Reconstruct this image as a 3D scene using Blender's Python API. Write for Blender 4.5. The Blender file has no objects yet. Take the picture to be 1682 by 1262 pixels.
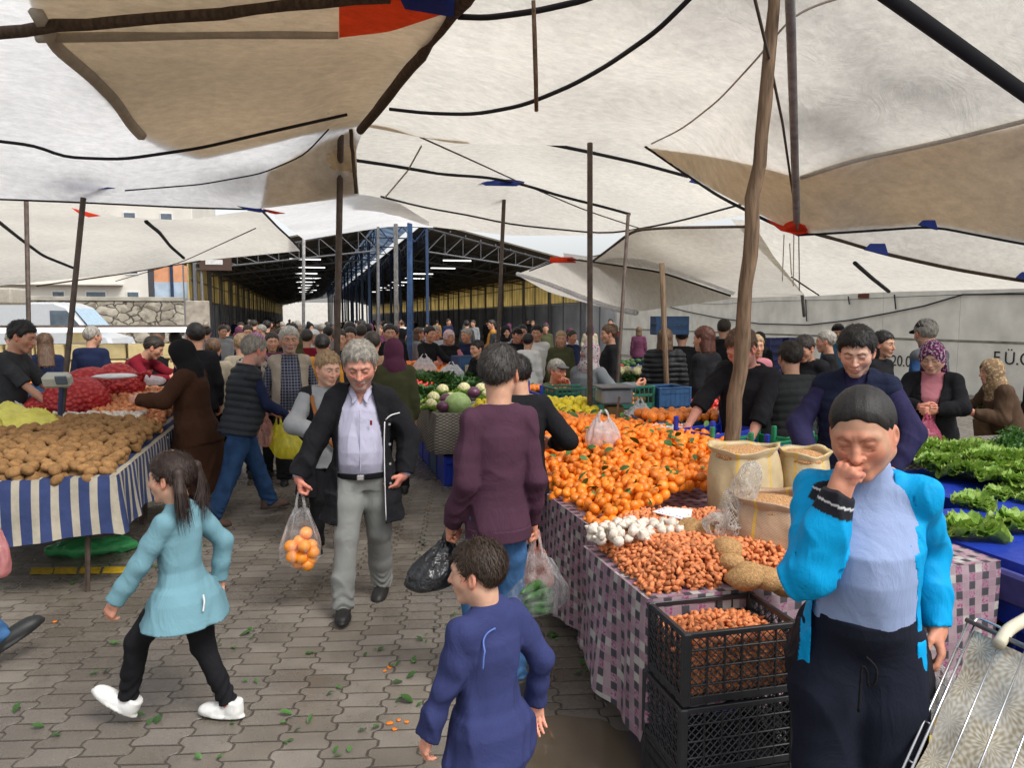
import bpy, math, random, numpy as np
from mathutils import Vector, Matrix, Quaternion
PI = math.pi
rnd = random.Random(7)
scene = bpy.context.scene
COL = scene.collection
A3 = lambda *v: np.array(v, dtype=np.float64)

# ------------------------------------------------------------------ camera geometry
CAMZ = 1.88; YAW = math.radians(15.35); PITCH = math.radians(5.1); FPX = 1224.0
C0 = A3(0, 0, CAMZ)
FW = A3(math.sin(YAW)*math.cos(PITCH), math.cos(YAW)*math.cos(PITCH), -math.sin(PITCH))
RT = A3(math.cos(YAW), -math.sin(YAW), 0)
UP = np.cross(RT, FW)
def W(px, py, d):
    """point seen at photo pixel (px,py), d metres deep"""
    return C0 + (FW + RT*(px-841)/FPX + UP*(631-py)/FPX)*d
def G(px, py, z=0.0):
    r = FW + RT*(px-841)/FPX + UP*(631-py)/FPX
    return C0 + r*((z-CAMZ)/r[2])
def V(px, d, z):
    """point in photo column px at depth d and height z"""
    # solve py so that height = z
    k = (z-CAMZ)/d - FW[2]
    return C0 + (FW + RT*(px-841)/FPX + UP*(k/UP[2]))*d
def VH(py, d):
    return float(W(841, py, d)[2])

# ------------------------------------------------------------------ bookkeeping
def tag(o, label=None, cat=None, group=None, kind=None):
    if label: o['label'] = label
    if cat: o['category'] = cat
    if group: o['group'] = group
    if kind: o['kind'] = kind
    return o
def link(name, me, mat=None, parent=None):
    o = bpy.data.objects.new(name, me); COL.objects.link(o)
    if mat is not None and me is not None:
        if not len(me.materials): me.materials.append(None)
        for i in range(len(me.materials)):
            if me.materials[i] is None: me.materials[i] = mat
    if parent is not None: o.parent = parent
    return o
def empty(name, loc=(0, 0, 0), rz=0.0, **kw):
    o = bpy.data.objects.new(name, None); COL.objects.link(o)
    o.location = loc; o.rotation_euler = (0, 0, rz); o.empty_display_size = 0.1
    return tag(o, **kw)
def copy_tree(o, parent=None):
    c = o.copy(); COL.objects.link(c)
    if parent is not None: c.parent = parent
    for ch in [x for x in o.children]:
        copy_tree(ch, c)
    return c
def mesh_np(name, v, f, smooth=True):
    me = bpy.data.meshes.new(name)
    v = np.asarray(v, dtype=np.float32)
    if isinstance(f, np.ndarray):
        n = len(f); k = f.shape[1]
        me.vertices.add(len(v)); me.vertices.foreach_set('co', v.ravel())
        me.loops.add(n*k); me.loops.foreach_set('vertex_index', f.astype(np.int32).ravel())
        me.polygons.add(n); me.polygons.foreach_set('loop_start', np.arange(0, n*k, k, dtype=np.int32))
        me.polygons.foreach_set('loop_total', np.full(n, k, dtype=np.int32))
        me.update(calc_edges=True)
    else:
        me.from_pydata([tuple(map(float, p)) for p in v], [], f)
    if smooth:
        me.polygons.foreach_set('use_smooth', np.ones(len(me.polygons), dtype=bool))
    return me
def set_col(me, c, name='Col'):
    a = me.color_attributes.new(name, 'FLOAT_COLOR', 'POINT')
    c = np.asarray(c, dtype=np.float32)
    if c.shape[1] == 3: c = np.hstack([c, np.ones((len(c), 1), np.float32)])
    a.data.foreach_set('color', c.ravel())

class MB:
    """collects simple solids and links them as one mesh"""
    def __init__(s): s.v = []; s.f = []; s.n = 0
    def add(s, v, f):
        s.v.extend([tuple(map(float, p)) for p in v]); s.f.extend([tuple(i+s.n for i in q) for q in f]); s.n += len(v); return s
    def box(s, c, size, rot=None, bev=0.0):
        hx, hy, hz = [q/2 for q in size]
        b = min(bev, hx*.9, hy*.9, hz*.9)
        if b <= 0:
            v = [A3(x*hx, y*hy, z*hz) for x in (-1, 1) for y in (-1, 1) for z in (-1, 1)]
            f = [(0, 1, 3, 2), (4, 6, 7, 5), (0, 4, 5, 1), (2, 3, 7, 6), (0, 2, 6, 4), (1, 5, 7, 3)]
        else:
            v = []; idx = {}
            for x in (-1, 1):
                for y in (-1, 1):
                    for z in (-1, 1):
                        for a in range(3):
                            q = [x*(hx-b), y*(hy-b), z*(hz-b)]; q[a] = (x, y, z)[a]*(hx, hy, hz)[a]
                            idx[(x, y, z, a)] = len(v); v.append(A3(*q))
            f = []
            I = idx
            for a in range(3):
                o1, o2 = [(1, 2), (2, 0), (0, 1)][a]
                for sg in (-1, 1):
                    q = []
                    for u, w in ((-1, -1), (1, -1), (1, 1), (-1, 1)):
                        k = [0, 0, 0]; k[a] = sg; k[o1] = u; k[o2] = w; q.append(I[(k[0], k[1], k[2], a)])
                    f.append(tuple(q if sg > 0 else q[::-1]))
            for a in range(3):      # edges along axis a
                o1, o2 = [(1, 2), (2, 0), (0, 1)][a]
                for u in (-1, 1):
                    for w in (-1, 1):
                        k0 = [0, 0, 0]; k0[o1] = u; k0[o2] = w; k1 = list(k0); k0[a] = -1; k1[a] = 1
                        q = [I[(*k0, o1)], I[(*k1, o1)], I[(*k1, o2)], I[(*k0, o2)]]
                        f.append(tuple(q if u*w < 0 else q[::-1]))
            for x in (-1, 1):
                for y in (-1, 1):
                    for z in (-1, 1):
                        q = [I[(x, y, z, 0)], I[(x, y, z, 1)], I[(x, y, z, 2)]]
                        f.append(tuple(q if x*y*z > 0 else q[::-1]))
        if rot is not None:
            R = np.array(rot); v = [R @ p for p in v]
        c = np.array(c, dtype=float)
        return s.add([p+c for p in v], f)
    def tube(s, pts, r, n=8, cap=True, flat=None):
        pts = [np.array(p, dtype=float) for p in pts]; m = len(pts)
        rs = r if hasattr(r, '__len__') else [r]*m
        up = A3(0, 0, 1); v = []; f = []; prev = None
        for i, p in enumerate(pts):
            t = pts[min(i+1, m-1)]-pts[max(i-1, 0)]; t /= (np.linalg.norm(t)+1e-9)
            if prev is None:
                a = np.cross(t, up)
                if np.linalg.norm(a) < .05: a = np.cross(t, A3(1, 0, 0))
            else: a = prev - t*np.dot(prev, t)
            a /= (np.linalg.norm(a)+1e-9); prev = a; b = np.cross(t, a)
            for k in range(n):
                th = 2*PI*k/n
                v.append(p + (a*math.cos(th) + b*math.sin(th)*(flat or 1))*rs[i])
        for i in range(m-1):
            for k in range(n):
                f.append((i*n+k, i*n+(k+1) % n, (i+1)*n+(k+1) % n, (i+1)*n+k))
        if cap: f.append(tuple(range(n))[::-1]); f.append(tuple((m-1)*n+k for k in range(n)))
        return s.add(v, f)
    def sheet(s, a, b, c, d, th=0.0):
        a, b, c, d = [np.array(q, dtype=float) for q in (a, b, c, d)]
        if th == 0: return s.add([a, b, c, d], [(0, 1, 2, 3)])
        n = np.cross(b-a, d-a); n = n/np.linalg.norm(n)*th
        return s.add([a, b, c, d, a+n, b+n, c+n, d+n], [(3, 2, 1, 0), (4, 5, 6, 7), (0, 1, 5, 4), (1, 2, 6, 5), (2, 3, 7, 6), (3, 0, 4, 7)])
    def build(s, name, mat, parent=None, smooth=False, auto=None):
        me = bpy.data.meshes.new(name); me.from_pydata(s.v, [], s.f)
        if smooth: me.polygons.foreach_set('use_smooth', np.ones(len(me.polygons), dtype=bool))
        me.update()
        return link(name, me, mat, parent)

# ------------------------------------------------------------------ materials
def newmat(name):
    m = bpy.data.materials.new(name); m.use_nodes = True
    nt = m.node_tree; return m, nt, nt.nodes, nt.links, nt.nodes['Principled BSDF']
def srgb(h):
    if isinstance(h, str):
        h = [int(h[i:i+2], 16)/255 for i in (0, 2, 4)]
    return tuple(((c/12.92) if c <= .04045 else ((c+.055)/1.055)**2.4) for c in h)
MC = {}
def M(name, col, rough=.8, noise=.12, nscale=12, bump=.0, bscale=60, metal=0, spec=.3, sheen=0, attr=False, rnd_obj=0.0, trans=0, stretch=None, sss=0, coat=0, bd=.01, detail=4, wr=0, wrs=9):
    """general procedural material: noise-varied colour and noise bump"""
    if name in MC: return MC[name]
    m, nt, N, L, P = newmat(name)
    if isinstance(col, str): col = srgb(col)
    P.inputs['Roughness'].default_value = rough; P.inputs['Metallic'].default_value = metal
    P.inputs['Specular IOR Level'].default_value = spec
    if sheen: P.inputs['Sheen Weight'].default_value = sheen; P.inputs['Sheen Roughness'].default_value = .5
    if coat: P.inputs['Coat Weight'].default_value = coat
    if sss:
        P.inputs['Subsurface Weight'].default_value = sss; P.inputs['Subsurface Radius'].default_value = (1, .35, .2); P.inputs['Subsurface Scale'].default_value = .01
    if trans: P.inputs['Transmission Weight'].default_value = trans
    tc = N.new('ShaderNodeTexCoord'); mp = N.new('ShaderNodeMapping'); L.new(tc.outputs['Object'], mp.inputs[0])
    if stretch: mp.inputs['Scale'].default_value = stretch
    tn = N.new('ShaderNodeTexNoise'); tn.inputs['Scale'].default_value = nscale; tn.inputs['Detail'].default_value = detail; L.new(mp.outputs[0], tn.inputs[0])
    mr = N.new('ShaderNodeMapRange'); mr.inputs[1].default_value = .3; mr.inputs[2].default_value = .7
    mr.inputs[3].default_value = 1-noise; mr.inputs[4].default_value = 1+noise; L.new(tn.outputs[0], mr.inputs[0])
    src = mr.outputs[0]
    if rnd_obj:
        oi = N.new('ShaderNodeObjectInfo'); m2 = N.new('ShaderNodeMapRange'); m2.inputs[3].default_value = 1-rnd_obj; m2.inputs[4].default_value = 1+rnd_obj
        L.new(oi.outputs['Random'], m2.inputs[0]); mm = N.new('ShaderNodeMath'); mm.operation = 'MULTIPLY'; L.new(src, mm.inputs[0]); L.new(m2.outputs[0], mm.inputs[1]); src = mm.outputs[0]
    vm = N.new('ShaderNodeVectorMath'); vm.operation = 'SCALE'; vm.inputs[0].default_value = col; L.new(src, vm.inputs['Scale'])
    if attr:
        at = N.new('ShaderNodeAttribute'); at.attribute_name = 'Col'; L.new(at.outputs['Color'], vm.inputs[0])
    L.new(vm.outputs[0], P.inputs['Base Color'])
    if bump:
        t2 = N.new('ShaderNodeTexNoise'); t2.inputs['Scale'].default_value = bscale; t2.inputs['Detail'].default_value = 3; L.new(mp.outputs[0], t2.inputs[0])
        bp = N.new('ShaderNodeBump'); bp.inputs['Strength'].default_value = bump; bp.inputs['Distance'].default_value = bd; L.new(t2.outputs[0], bp.inputs['Height']); L.new(bp.outputs[0], P.inputs['Normal'])
        if wr:
            t3 = N.new('ShaderNodeTexNoise'); t3.inputs['Scale'].default_value = wrs; t3.inputs['Detail'].default_value = 4; t3.inputs['Roughness'].default_value = .55; t3.inputs['Distortion'].default_value = 1.2
            m3 = N.new('ShaderNodeMapping'); m3.inputs['Scale'].default_value = (1.5, 1.5, .8); m3.inputs['Rotation'].default_value = (.5, .3, 0); L.new(tc.outputs['Object'], m3.inputs[0]); L.new(m3.outputs[0], t3.inputs[0])
            ab = N.new('ShaderNodeMath'); ab.operation = 'ABSOLUTE'; sb = N.new('ShaderNodeMath'); sb.operation = 'SUBTRACT'; sb.inputs[1].default_value = .5; L.new(t3.outputs[0], sb.inputs[0]); L.new(sb.outputs[0], ab.inputs[0])
            b2 = N.new('ShaderNodeBump'); b2.inputs['Strength'].default_value = wr; b2.inputs['Distance'].default_value = .05; b2.invert = True; L.new(ab.outputs[0], b2.inputs['Height']); L.new(bp.outputs[0], b2.inputs['Normal']); L.new(b2.outputs[0], P.inputs['Normal'])
    MC[name] = m; return m
def cloth_mat(name, col, **kw):
    k = dict(rough=.9, noise=.10, nscale=7, bump=.35, bscale=260, sheen=0, spec=.15, bd=.002, wr=.26, wrs=4.5); k.update(kw)
    return M(name, col, **k)

# ------------------------------------------------------------------ implicit surfaces
def N3(a): return np.sqrt(np.einsum('ij,ij->i', a, a))
_CH = [None, None, None]     # the block of points now being sampled, with its corners
def cull(p, lo, hi, r):
    if p is not _CH[0]: return None
    g = np.maximum(np.maximum(lo-_CH[2], _CH[1]-hi), 0); d = math.sqrt(float(g @ g))-r
    return np.full(len(p), d, dtype=p.dtype) if d > .09 else None
def seg(p, a, b):
    a = np.asarray(a, dtype=p.dtype); b = np.asarray(b, dtype=p.dtype)
    ab = b-a; q = p-a; t = np.clip((q @ ab)/(ab @ ab+1e-12), 0, 1)
    q -= t[:, None]*ab
    return t, N3(q)
def rc(a, b, ra, rb):
    a = np.array(a, float); b = np.array(b, float); lo = np.minimum(a, b); hi = np.maximum(a, b); rr = max(ra, rb)
    def f(p):
        c = cull(p, lo, hi, rr)
        if c is not None: return c
        t, d = seg(p, a, b); return d-(ra+(rb-ra)*t)
    return f
def chain(pts, rs, k=0.0):
    fs = [rc(pts[i], pts[i+1], rs[i], rs[i+1]) for i in range(len(pts)-1)]
    return sunion(fs, k)
def sph(c, r):
    c = np.array(c, float)
    return lambda p: N3(p-c.astype(p.dtype))-r
def ell(c, r, R=None):
    c = np.array(c, float); r = np.array(r, float)
    def f(p):
        u = cull(p, c, c, float(max(r)))
        if u is not None: return u
        q = p-c.astype(p.dtype)
        if R is not None: q = q @ R.astype(p.dtype)
        q = q/r.astype(p.dtype); k0 = N3(q); k1 = N3(q/r.astype(p.dtype))+1e-9
        return k0*(k0-1)/k1
    return f
def smin(a, b, k):
    if k <= 0: return np.minimum(a, b)
    h = np.maximum(k-np.abs(a-b), 0)/k
    return np.minimum(a, b)-h*h*k*.25
def smax(a, b, k): return -smin(-a, -b, k)
def sunion(fs, k=0.0):
    def f(p):
        d = fs[0](p)
        for g in fs[1:]: d = smin(d, g(p), k)
        return d
    return f
def box_sdf(c, h, r=0.0, R=None):
    c = np.array(c, float); h = np.array(h, float)
    def f(p):
        q = p-c
        if R is not None: q = q @ R
        q = np.abs(q)-(h-r)
        return np.linalg.norm(np.maximum(q, 0), axis=1)+np.minimum(q.max(axis=1), 0)-r
    return f
def loft(o, R, prof, power=2.0):
    """elliptic loft in frame (origin o, columns of R = x,y,z axes); prof rows: z, half width x, half depth y, centre y"""
    prof = np.array(prof, float); o = np.array(o, float)
    z0, z1 = prof[0, 0], prof[-1, 0]
    def f(p):
        q = (p-o.astype(p.dtype)) @ R.astype(p.dtype)
        z = np.clip(q[:, 2], z0, z1)
        a = np.interp(z, prof[:, 0], prof[:, 1]); b = np.interp(z, prof[:, 0], prof[:, 2]); c = np.interp(z, prof[:, 0], prof[:, 3])
        x = np.abs(q[:, 0])/a; y = np.abs(q[:, 1]-c)/b
        k = (x**power+y**power)**(1/power)
        d = (k-1)*np.minimum(a, b)*(.5+.5*np.minimum(1, 1/(k+1e-6)))
        dz = np.abs(q[:, 2]-z)
        return np.where(dz > 0, np.sqrt(np.maximum(d, 0)**2+dz**2)+np.minimum(d, 0)*0, d) if True else d
    return f
def loftc(o, R, prof, power=2.0, cap=.02):
    """loft with flat ends"""
    g = loft(o, R, prof, power); prof = np.array(prof, float); o = np.array(o, float)
    z0, z1 = prof[0, 0], prof[-1, 0]
    def f(p):
        z = ((p-o) @ R)[:, 2]
        q = p.copy(); q = p-np.outer(np.minimum(z-z0, 0)+np.maximum(z-z1, 0), R[:, 2])
        return smax(g(q), np.maximum(z0-z, z-z1), cap)
    return f
def fold(p, f=22., amp=.004, seed=0., ax=(0.3, .2, 1.)):
    """cloth folds"""
    s = seed
    q = p*f
    w1 = np.sin(q[:, 0]*.9+s+1.5*np.sin(q[:, 1]*.7+s*2+q[:, 2]*.35))*1.9
    w2 = np.sin(q[:, 1]*1.1-s+1.3*np.sin(q[:, 0]*.6-s+q[:, 2]*.23))*1.9
    t = q @ np.array(ax, dtype=np.float32)
    a = .75-2.4*(1-np.abs(np.sin((t+w1+w2)*.5)))**1.7
    b = np.sin(t*1.9+w2*2.1-w1+s)
    m = .5+.5*np.sin(q[:, 0]*.31+q[:, 1]*.37+q[:, 2]*.29+s*3)
    return amp*(a*.7+b*.3)*(.35+.65*m)

def surfnet(fn, lo, hi, h):
    lo = np.array(lo, float); hi = np.array(hi, float)
    B = 6
    nb = np.maximum(1, np.ceil((hi-lo)/(h*B))).astype(int)
    n = nb*B+1
    # coarse pass
    ax = [lo[i]+(np.arange(nb[i])+.5)*B*h for i in range(3)]
    cc = np.stack(np.meshgrid(*ax, indexing='ij'), -1).reshape(-1, 3)
    dc = fn(cc.astype(np.float32))
    act = np.abs(dc) < B*h*1.0+.009
    F = np.full(n, 1.0, dtype=np.float32)
    Fb = np.repeat(np.repeat(np.repeat((dc > 0).reshape(nb).astype(np.float32)*2-1, B, 0), B, 1), B, 2)
    F[:-1, :-1, :-1] = Fb
    ids = np.argwhere(act.reshape(nb))
    if len(ids) == 0: return np.zeros((0, 3)), np.zeros((0, 4), int)
    off = np.stack(np.meshgrid(*[np.arange(B+1)]*3, indexing='ij'), -1).reshape(-1, 3)
    ids = ids[np.lexsort((ids[:, 1]//6, ids[:, 0]//6, ids[:, 2]//5))]
    for s in range(0, len(ids), 80):
        gi = (ids[s:s+80, None, :]*B+off[None]).reshape(-1, 3)
        pp = (lo+gi*h).astype(np.float32); _CH[0] = pp; _CH[1] = pp.min(0); _CH[2] = pp.max(0)
        F[gi[:, 0], gi[:, 1], gi[:, 2]] = fn(pp)
    _CH[0] = None
    S = F < 0
    c = [S[a:n[0]-1+a, b:n[1]-1+b, d:n[2]-1+d] for a in (0, 1) for b in (0, 1) for d in (0, 1)]
    any_ = c[0].copy(); all_ = c[0].copy()
    for q in c[1:]: any_ |= q; all_ &= q
    cell = np.argwhere(any_ & ~all_)
    if len(cell) == 0: return np.zeros((0, 3)), np.zeros((0, 4), int)
    idx = np.full(np.array(n)-1, -1, dtype=np.int64); idx[cell[:, 0], cell[:, 1], cell[:, 2]] = np.arange(len(cell))
    P = np.zeros((len(cell), 3)); cnt = np.zeros(len(cell))
    corners = [(a, b, d) for a in (0, 1) for b in (0, 1) for d in (0, 1)]
    vals = {k: F[cell[:, 0]+k[0], cell[:, 1]+k[1], cell[:, 2]+k[2]] for k in corners}
    for a in range(3):
        for k in corners:
            if k[a]: continue
            k2 = list(k); k2[a] = 1; k2 = tuple(k2)
            v1, v2 = vals[k], vals[k2]; m = (v1 < 0) != (v2 < 0)
            t = np.zeros(len(cell)); t[m] = v1[m]/(v1[m]-v2[m])
            q = np.array(k, float)[None].repeat(len(cell), 0); q[:, a] = t
            P[m] += q[m]; cnt[m] += 1
    V_ = lo+(cell+P/cnt[:, None])*h
    quads = []
    for a in range(3):
        s1 = [slice(0, n[i]-1) if i == a else slice(1, n[i]-1) for i in range(3)]
        s2 = list(s1); s2[a] = slice(1, n[a])
        A_, B_ = S[tuple(s1)], S[tuple(s2)]
        e = np.argwhere(A_ != B_)
        if len(e) == 0: continue
        o = np.array([0 if i == a else 1 for i in range(3)]); e = e+o
        u, w = [(1, 2), (2, 0), (0, 1)][a]
        def g(du, dw):
            k = e.copy(); k[:, u] -= du; k[:, w] -= dw; return idx[k[:, 0], k[:, 1], k[:, 2]]
        q = np.stack([g(1, 1), g(0, 1), g(0, 0), g(1, 0)], 1)
        flip = ~S[e[:, 0], e[:, 1], e[:, 2]]
        q[flip] = q[flip][:, ::-1]
        quads.append(q)
    Q = np.vstack(quads); Q = Q[(Q >= 0).all(1)]
    return V_, Q
def sdf_mesh(name, fn, lo, hi, h, col=None):
    v, q = surfnet(fn, lo, hi, h)
    me = mesh_np(name, v, q)
    if col is not None: set_col(me, col(v) if callable(col) else np.tile(col, (len(v), 1)))
    return me
# ------------------------------------------------------------------ people
def Rlean(l):   # columns x (lateral), y (back), z (up); l > 0 leans forward (towards -Y)
    return np.array([[1, 0, 0], [0, math.cos(l), -math.sin(l)], [0, math.sin(l), math.cos(l)]])
def Ryaw(a):    # a > 0 turns towards +X (own left)
    return np.array([[math.cos(a), -math.sin(a), 0], [math.sin(a), math.cos(a), 0], [0, 0, 1.]])
def Rroll(a):
    return np.array([[math.cos(a), 0, math.sin(a)], [0, 1., 0], [-math.sin(a), 0, math.cos(a)]])
def nrm(v): v = np.array(v, float); return v/(np.linalg.norm(v)+1e-9)
def ik(a, t, l1, l2, hint):
    d = t-a; L = np.linalg.norm(d)
    if L > (l1+l2)*.998: t = a+d/L*(l1+l2)*.998; d = t-a; L = np.linalg.norm(d)
    u = d/L; x = (l1*l1-l2*l2+L*L)/(2*L); y = math.sqrt(max(l1*l1-x*x, 0))
    hh = np.array(hint, float); hh = nrm(hh-u*np.dot(hh, u))
    return a+u*x+hh*y, t
SKIN = {'tan': (.50, .27, .175), 'light': (.60, .36, .26), 'dark': (.36, .19, .12), 'red': (.55, .26, .19), 'kid': (.62, .36, .25)}
DET = {'hi': (.010, .0034, .0034, .0065), 'mid': (.016, .0055, .0052, .0095), 'lo': (.022, .010, .010, .016)}

def mesh_arrays_q(me):
    n = len(me.polygons); a = np.zeros(n*4, dtype=np.int32); me.polygons.foreach_get('vertices', a) if all(p.loop_total == 4 for p in me.polygons) else None; return None, a.reshape(-1, 4)
class Person:
    def __init__(s, H=1.75, w=1.0, belly=0.0, bust=0.0, skin='tan', hs=1.06, lean=0.0, twist=0.0, tilt=0.0, head=(0, .1, 0), hands=None, elbows=None,
                 hdir=None, hn=None, curl=(.45, .45), feet=None, knees=None, det='mid', hipz=None, face=None, spread=1.0, shrug=0.0, child=False, hipoff=(0, 0)):
        k = s.k = H/1.75; s.H = H; s.w = w; s.det = DET[det]; s.detname = det; s.face = face or {}; s.skin = SKIN[skin] if isinstance(skin, str) else skin
        s.belly = belly; s.bust = bust
        s.child = child
        hz = hipz if hipz is not None else .925*k
        s.P = A3(hipoff[0], hipoff[1], hz)
        s.R = Ryaw(twist) @ Rroll(tilt) @ Rlean(lean)
        tl = s.tl = .97 if child else 1.0     # torso length factor
        s.T = lambda x, y, z: s.P+s.R @ (A3(x, y, z)*k)
        s.hs = hs*(1.0 if not child else 1.0)*(k if not child else k**.25)
        s.Rh = Ryaw(head[0]) @ Rroll(head[2]) @ Rlean(head[1])
        s.nb = s.T(0, .012, .535)
        s.H0 = s.nb+s.Rh @ (A3(0, -.022, .128)*s.hs)+s.R @ A3(0, -.01, .02)*k
        sx = .150*w
        s.S = {'L': s.T(sx, .01, .465+shrug), 'R': s.T(-sx, .01, .465+shrug)}
        s.E = {}; s.Wr = {}; s.K = {}; s.A = {}; s.Hp = {}
        hands = hands or {}; elbows = elbows or {}; feet = feet or {}; knees = knees or {}
        hdir = hdir or {}; hn = hn or {}
        s.hd = {}; s.hnn = {}; s.curl = {'L': curl[0], 'R': curl[1]}; s.ft = {}
        for q, sg in (('L', 1), ('R', -1)):
            t = hands.get(q)
            if t is None: t = (sg*(.185*w*spread)*k+s.S[q][0]*.2, s.S[q][1]-.06*k, s.S[q][2]-.535*k)
            e = elbows.get(q, (sg*.25, .9, -.2))
            s.E[q], s.Wr[q] = ik(s.S[q], np.array(t, float), .295*k, .255*k, e)
            fd = nrm(s.Wr[q]-s.E[q])
            s.hd[q] = nrm(hdir.get(q, fd)); n = hn.get(q, (-sg, .25, 0)); n = np.array(n, float)
            n = nrm(n-s.hd[q]*np.dot(n, s.hd[q])); s.hnn[q] = n
            s.Hp[q] = s.P+Ryaw(twist*.6) @ A3(sg*.076*k*(.5+.5*w), 0, -.01*k)
            f = feet.get(q, (sg*.10*k, 0, .085*k, 0, sg*.12))
            s.A[q] = A3(*f[:3]); s.ft[q] = f
            s.K[q], s.A[q] = ik(s.Hp[q], s.A[q], .43*k, .42*k, knees.get(q, (sg*.12, -1, 0)))
        s.root = None
    # ------------------------------ torso profile
    def prof(s, off=0.0, z0=-.12, z1=.53, flare=0.0, waist=0.0):
        w = s.w; b = s.belly; u = s.bust
        base = [(-.90, .215, .18, .0), (-.60, .205, .17, .0), (-.30, .19, .145, .0), (-.12, .172, .122, .012), (-.04, .175, .128-0*b, .012-.3*b), (.06, .165, .116+b*.6, .0-b*.6), (.14, .156, .110+b*.75, -.004-b*.7),
                (.24, .160, .114+b*.45+u*.4, -.004-b*.4-u*.35), (.33, .168, .118+u*.65+b*.1, .0-u*.6), (.40, .168, .108+u*.2, .006-u*.15), (.45, .150, .092, .012), (.49, .112, .075, .016), (.53, .070, .064, .014), (.575, .056, .058, .006)]
        k = s.k; out = []
        zs = [r[0] for r in base]
        arr = np.array(base)
        def at(z): return [np.interp(z, arr[:, 0], arr[:, i]) for i in (1, 2, 3)]
        for z in sorted(set([z0, z1]+[q for q in zs if z0 < q < z1])):
            a, bb, c = at(z)
            fl = flare*max(0, (.1-z)/.5)
            o = off*(1 if z < .42 else .6)+(.009*min(1, max(0, (.02-z)/.08)) if off >= .016 else 0)
            out.append((z*k, a*w*k*.90+o+fl, bb*k*(.5+.5*w)*.94+o+fl*.8, c*k))
        return out
    def skin_field(s):
        k = s.k; T = s.T; fs = []
        tor = loft(s.P, s.R, s.prof(-.006*k, -.10, .53))
        def arm(q, c=0): return chain([s.S[q], s.S[q]*.5+s.E[q]*.5, s.E[q], s.E[q]*.6+s.Wr[q]*.4, s.Wr[q], s.Wr[q]+s.hd[q]*.012], [.043*k, .041*k, .034*k, .036*k, .026*k, .025*k], .01)
        def leg(q): return chain([s.Hp[q], s.Hp[q]*.45+s.K[q]*.55, s.K[q], s.K[q]*.65+s.A[q]*.35, s.A[q]], [.074*k, .064*k, .048*k, .048*k, .034*k], .02)
        def foot(q):
            f = s.footframe(q); return rc(f[0]+f[1] @ (A3(0, .03, .035)*k), f[0]+f[1] @ (A3(0, -.13, .028)*k), .03*k, .022*k)
        neck = chain([s.nb+s.R @ A3(0, .01, -.05)*k, s.nb*.55+s.H0*.45, s.H0+s.Rh @ A3(0, .012, -.03)], [.062*k*s.hs**.5, .054*s.hs, .052*s.hs], .02)
        sh = chain([s.S['L'], s.T(.07, .015, .495), s.T(-.07, .015, .495), s.S['R']], [.052*k, .05*k, .05*k, .052*k], .02)
        return tor, arm, leg, foot, neck, sh
    def footframe(s, q):
        f = s.ft[q]; pitch = f[3] if len(f) > 3 else 0; yaw = f[4] if len(f) > 4 else 0
        R = Ryaw(yaw) @ Rlean(pitch)
        return s.A[q]+R @ (A3(0, 0, -.085)*s.k), R     # sole point below ankle
    def hand_field(s, q):
        k = s.k*(1.03 if not s.child else 1.12); w_ = s.Wr[q]; d = s.hd[q]; n = s.hnn[q]
        sd = np.cross(d, n)*(1 if q == 'R' else -1)
        c = s.curl[q]; fs = []
        Rm = np.stack([sd, n, d], 1)
        palm = sunion([box_sdf(w_+d*.052*k, (.036*k, .0125*k, .045*k), .012*k, Rm), rc(w_, w_+d*.03*k, .026*k, .024*k), rc(w_+d*.02*k+sd*.018*k+n*.006*k, w_+d*.055*k+sd*.028*k+n*.008*k, .016*k, .013*k)], .016*k)
        fs = []
        for i, (x, L, b0) in enumerate(((.029, .88, .094), (.0095, 1.0, .098), (-.0105, .94, .095), (-.029, .76, .087))):
            b = w_+d*b0*k+sd*x*k; a = c*(1.15+.08*i); pts = [b-d*.02*k, b]; cur = b; ang = 0
            for j, l in enumerate((.044, .027, .022)):
                ang += a*(.95, 1.25, .8)[j]+(.06 if j == 0 else .08)
                dd = d*math.cos(ang)+n*math.sin(ang)+sd*(x*.9*(1-c))
                cur = cur+nrm(dd)*l*L*k; pts.append(cur)
            fs.append(chain(pts, [.0095*k, .0098*k, .0088*k, .008*k, .0068*k], .003))
        b = w_+d*.028*k+sd*.026*k+n*.006*k; t1 = b+nrm(d*.75+sd*(.75-.3*c)+n*(.25+.6*c))*.038*k; t2 = t1+nrm(d*(.9-.2*c)+sd*(.35-.5*c)+n*(.15+.8*c))*.03*k; t3 = t2+nrm(d*.9+sd*(.1-.7*c)+n*.7*c)*.022*k
        th = chain([b, t1, t2, t3], [.015*k, .0115*k, .0102*k, .008*k], .005)
        fing = sunion(fs, .0018)
        return sunion([palm, fing, th], .007*k)
    def head_field(s):
        f = s.face; H0 = s.H0; R = s.Rh; h = s.hs
        fat = f.get('fat', 0.0); nose = f.get('nose', 1.0); kid = s.child
        g = []
        def L(x, y, z): return A3(x, y, z)
        cran = ell(L(0, .014, .034), (.076, .096, .090))
        face = ell(L(0, -.020, -.022), (.063+fat*.012, .070, .086))
        jaw = sunion([rc(L(-.047-fat*.012, .005, -.052), L(-.012, -.062, -.094), .022+fat*.006, .018), rc(L(.047+fat*.012, .005, -.052), L(.012, -.062, -.094), .022+fat*.006, .018), rc(L(-.008, -.067, -.095), L(.008, -.067, -.095), .017, .017)], .02)
        cheek = sunion([sph(L(-.036, -.052, -.018), .028), sph(L(.036, -.052, -.018), .028)], 0)
        brow = chain([L(-.046, -.066, .026), L(-.02, -.081, .030), L(.02, -.081, .030), L(.046, -.066, .026)], [.011]*4, .01)
        ns = chain([L(0, -.086, .020), L(0, -.099, -.006), L(0, -.110*1, -.026)], [.0075, .0085*nose, .0115*nose], .006)
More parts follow.
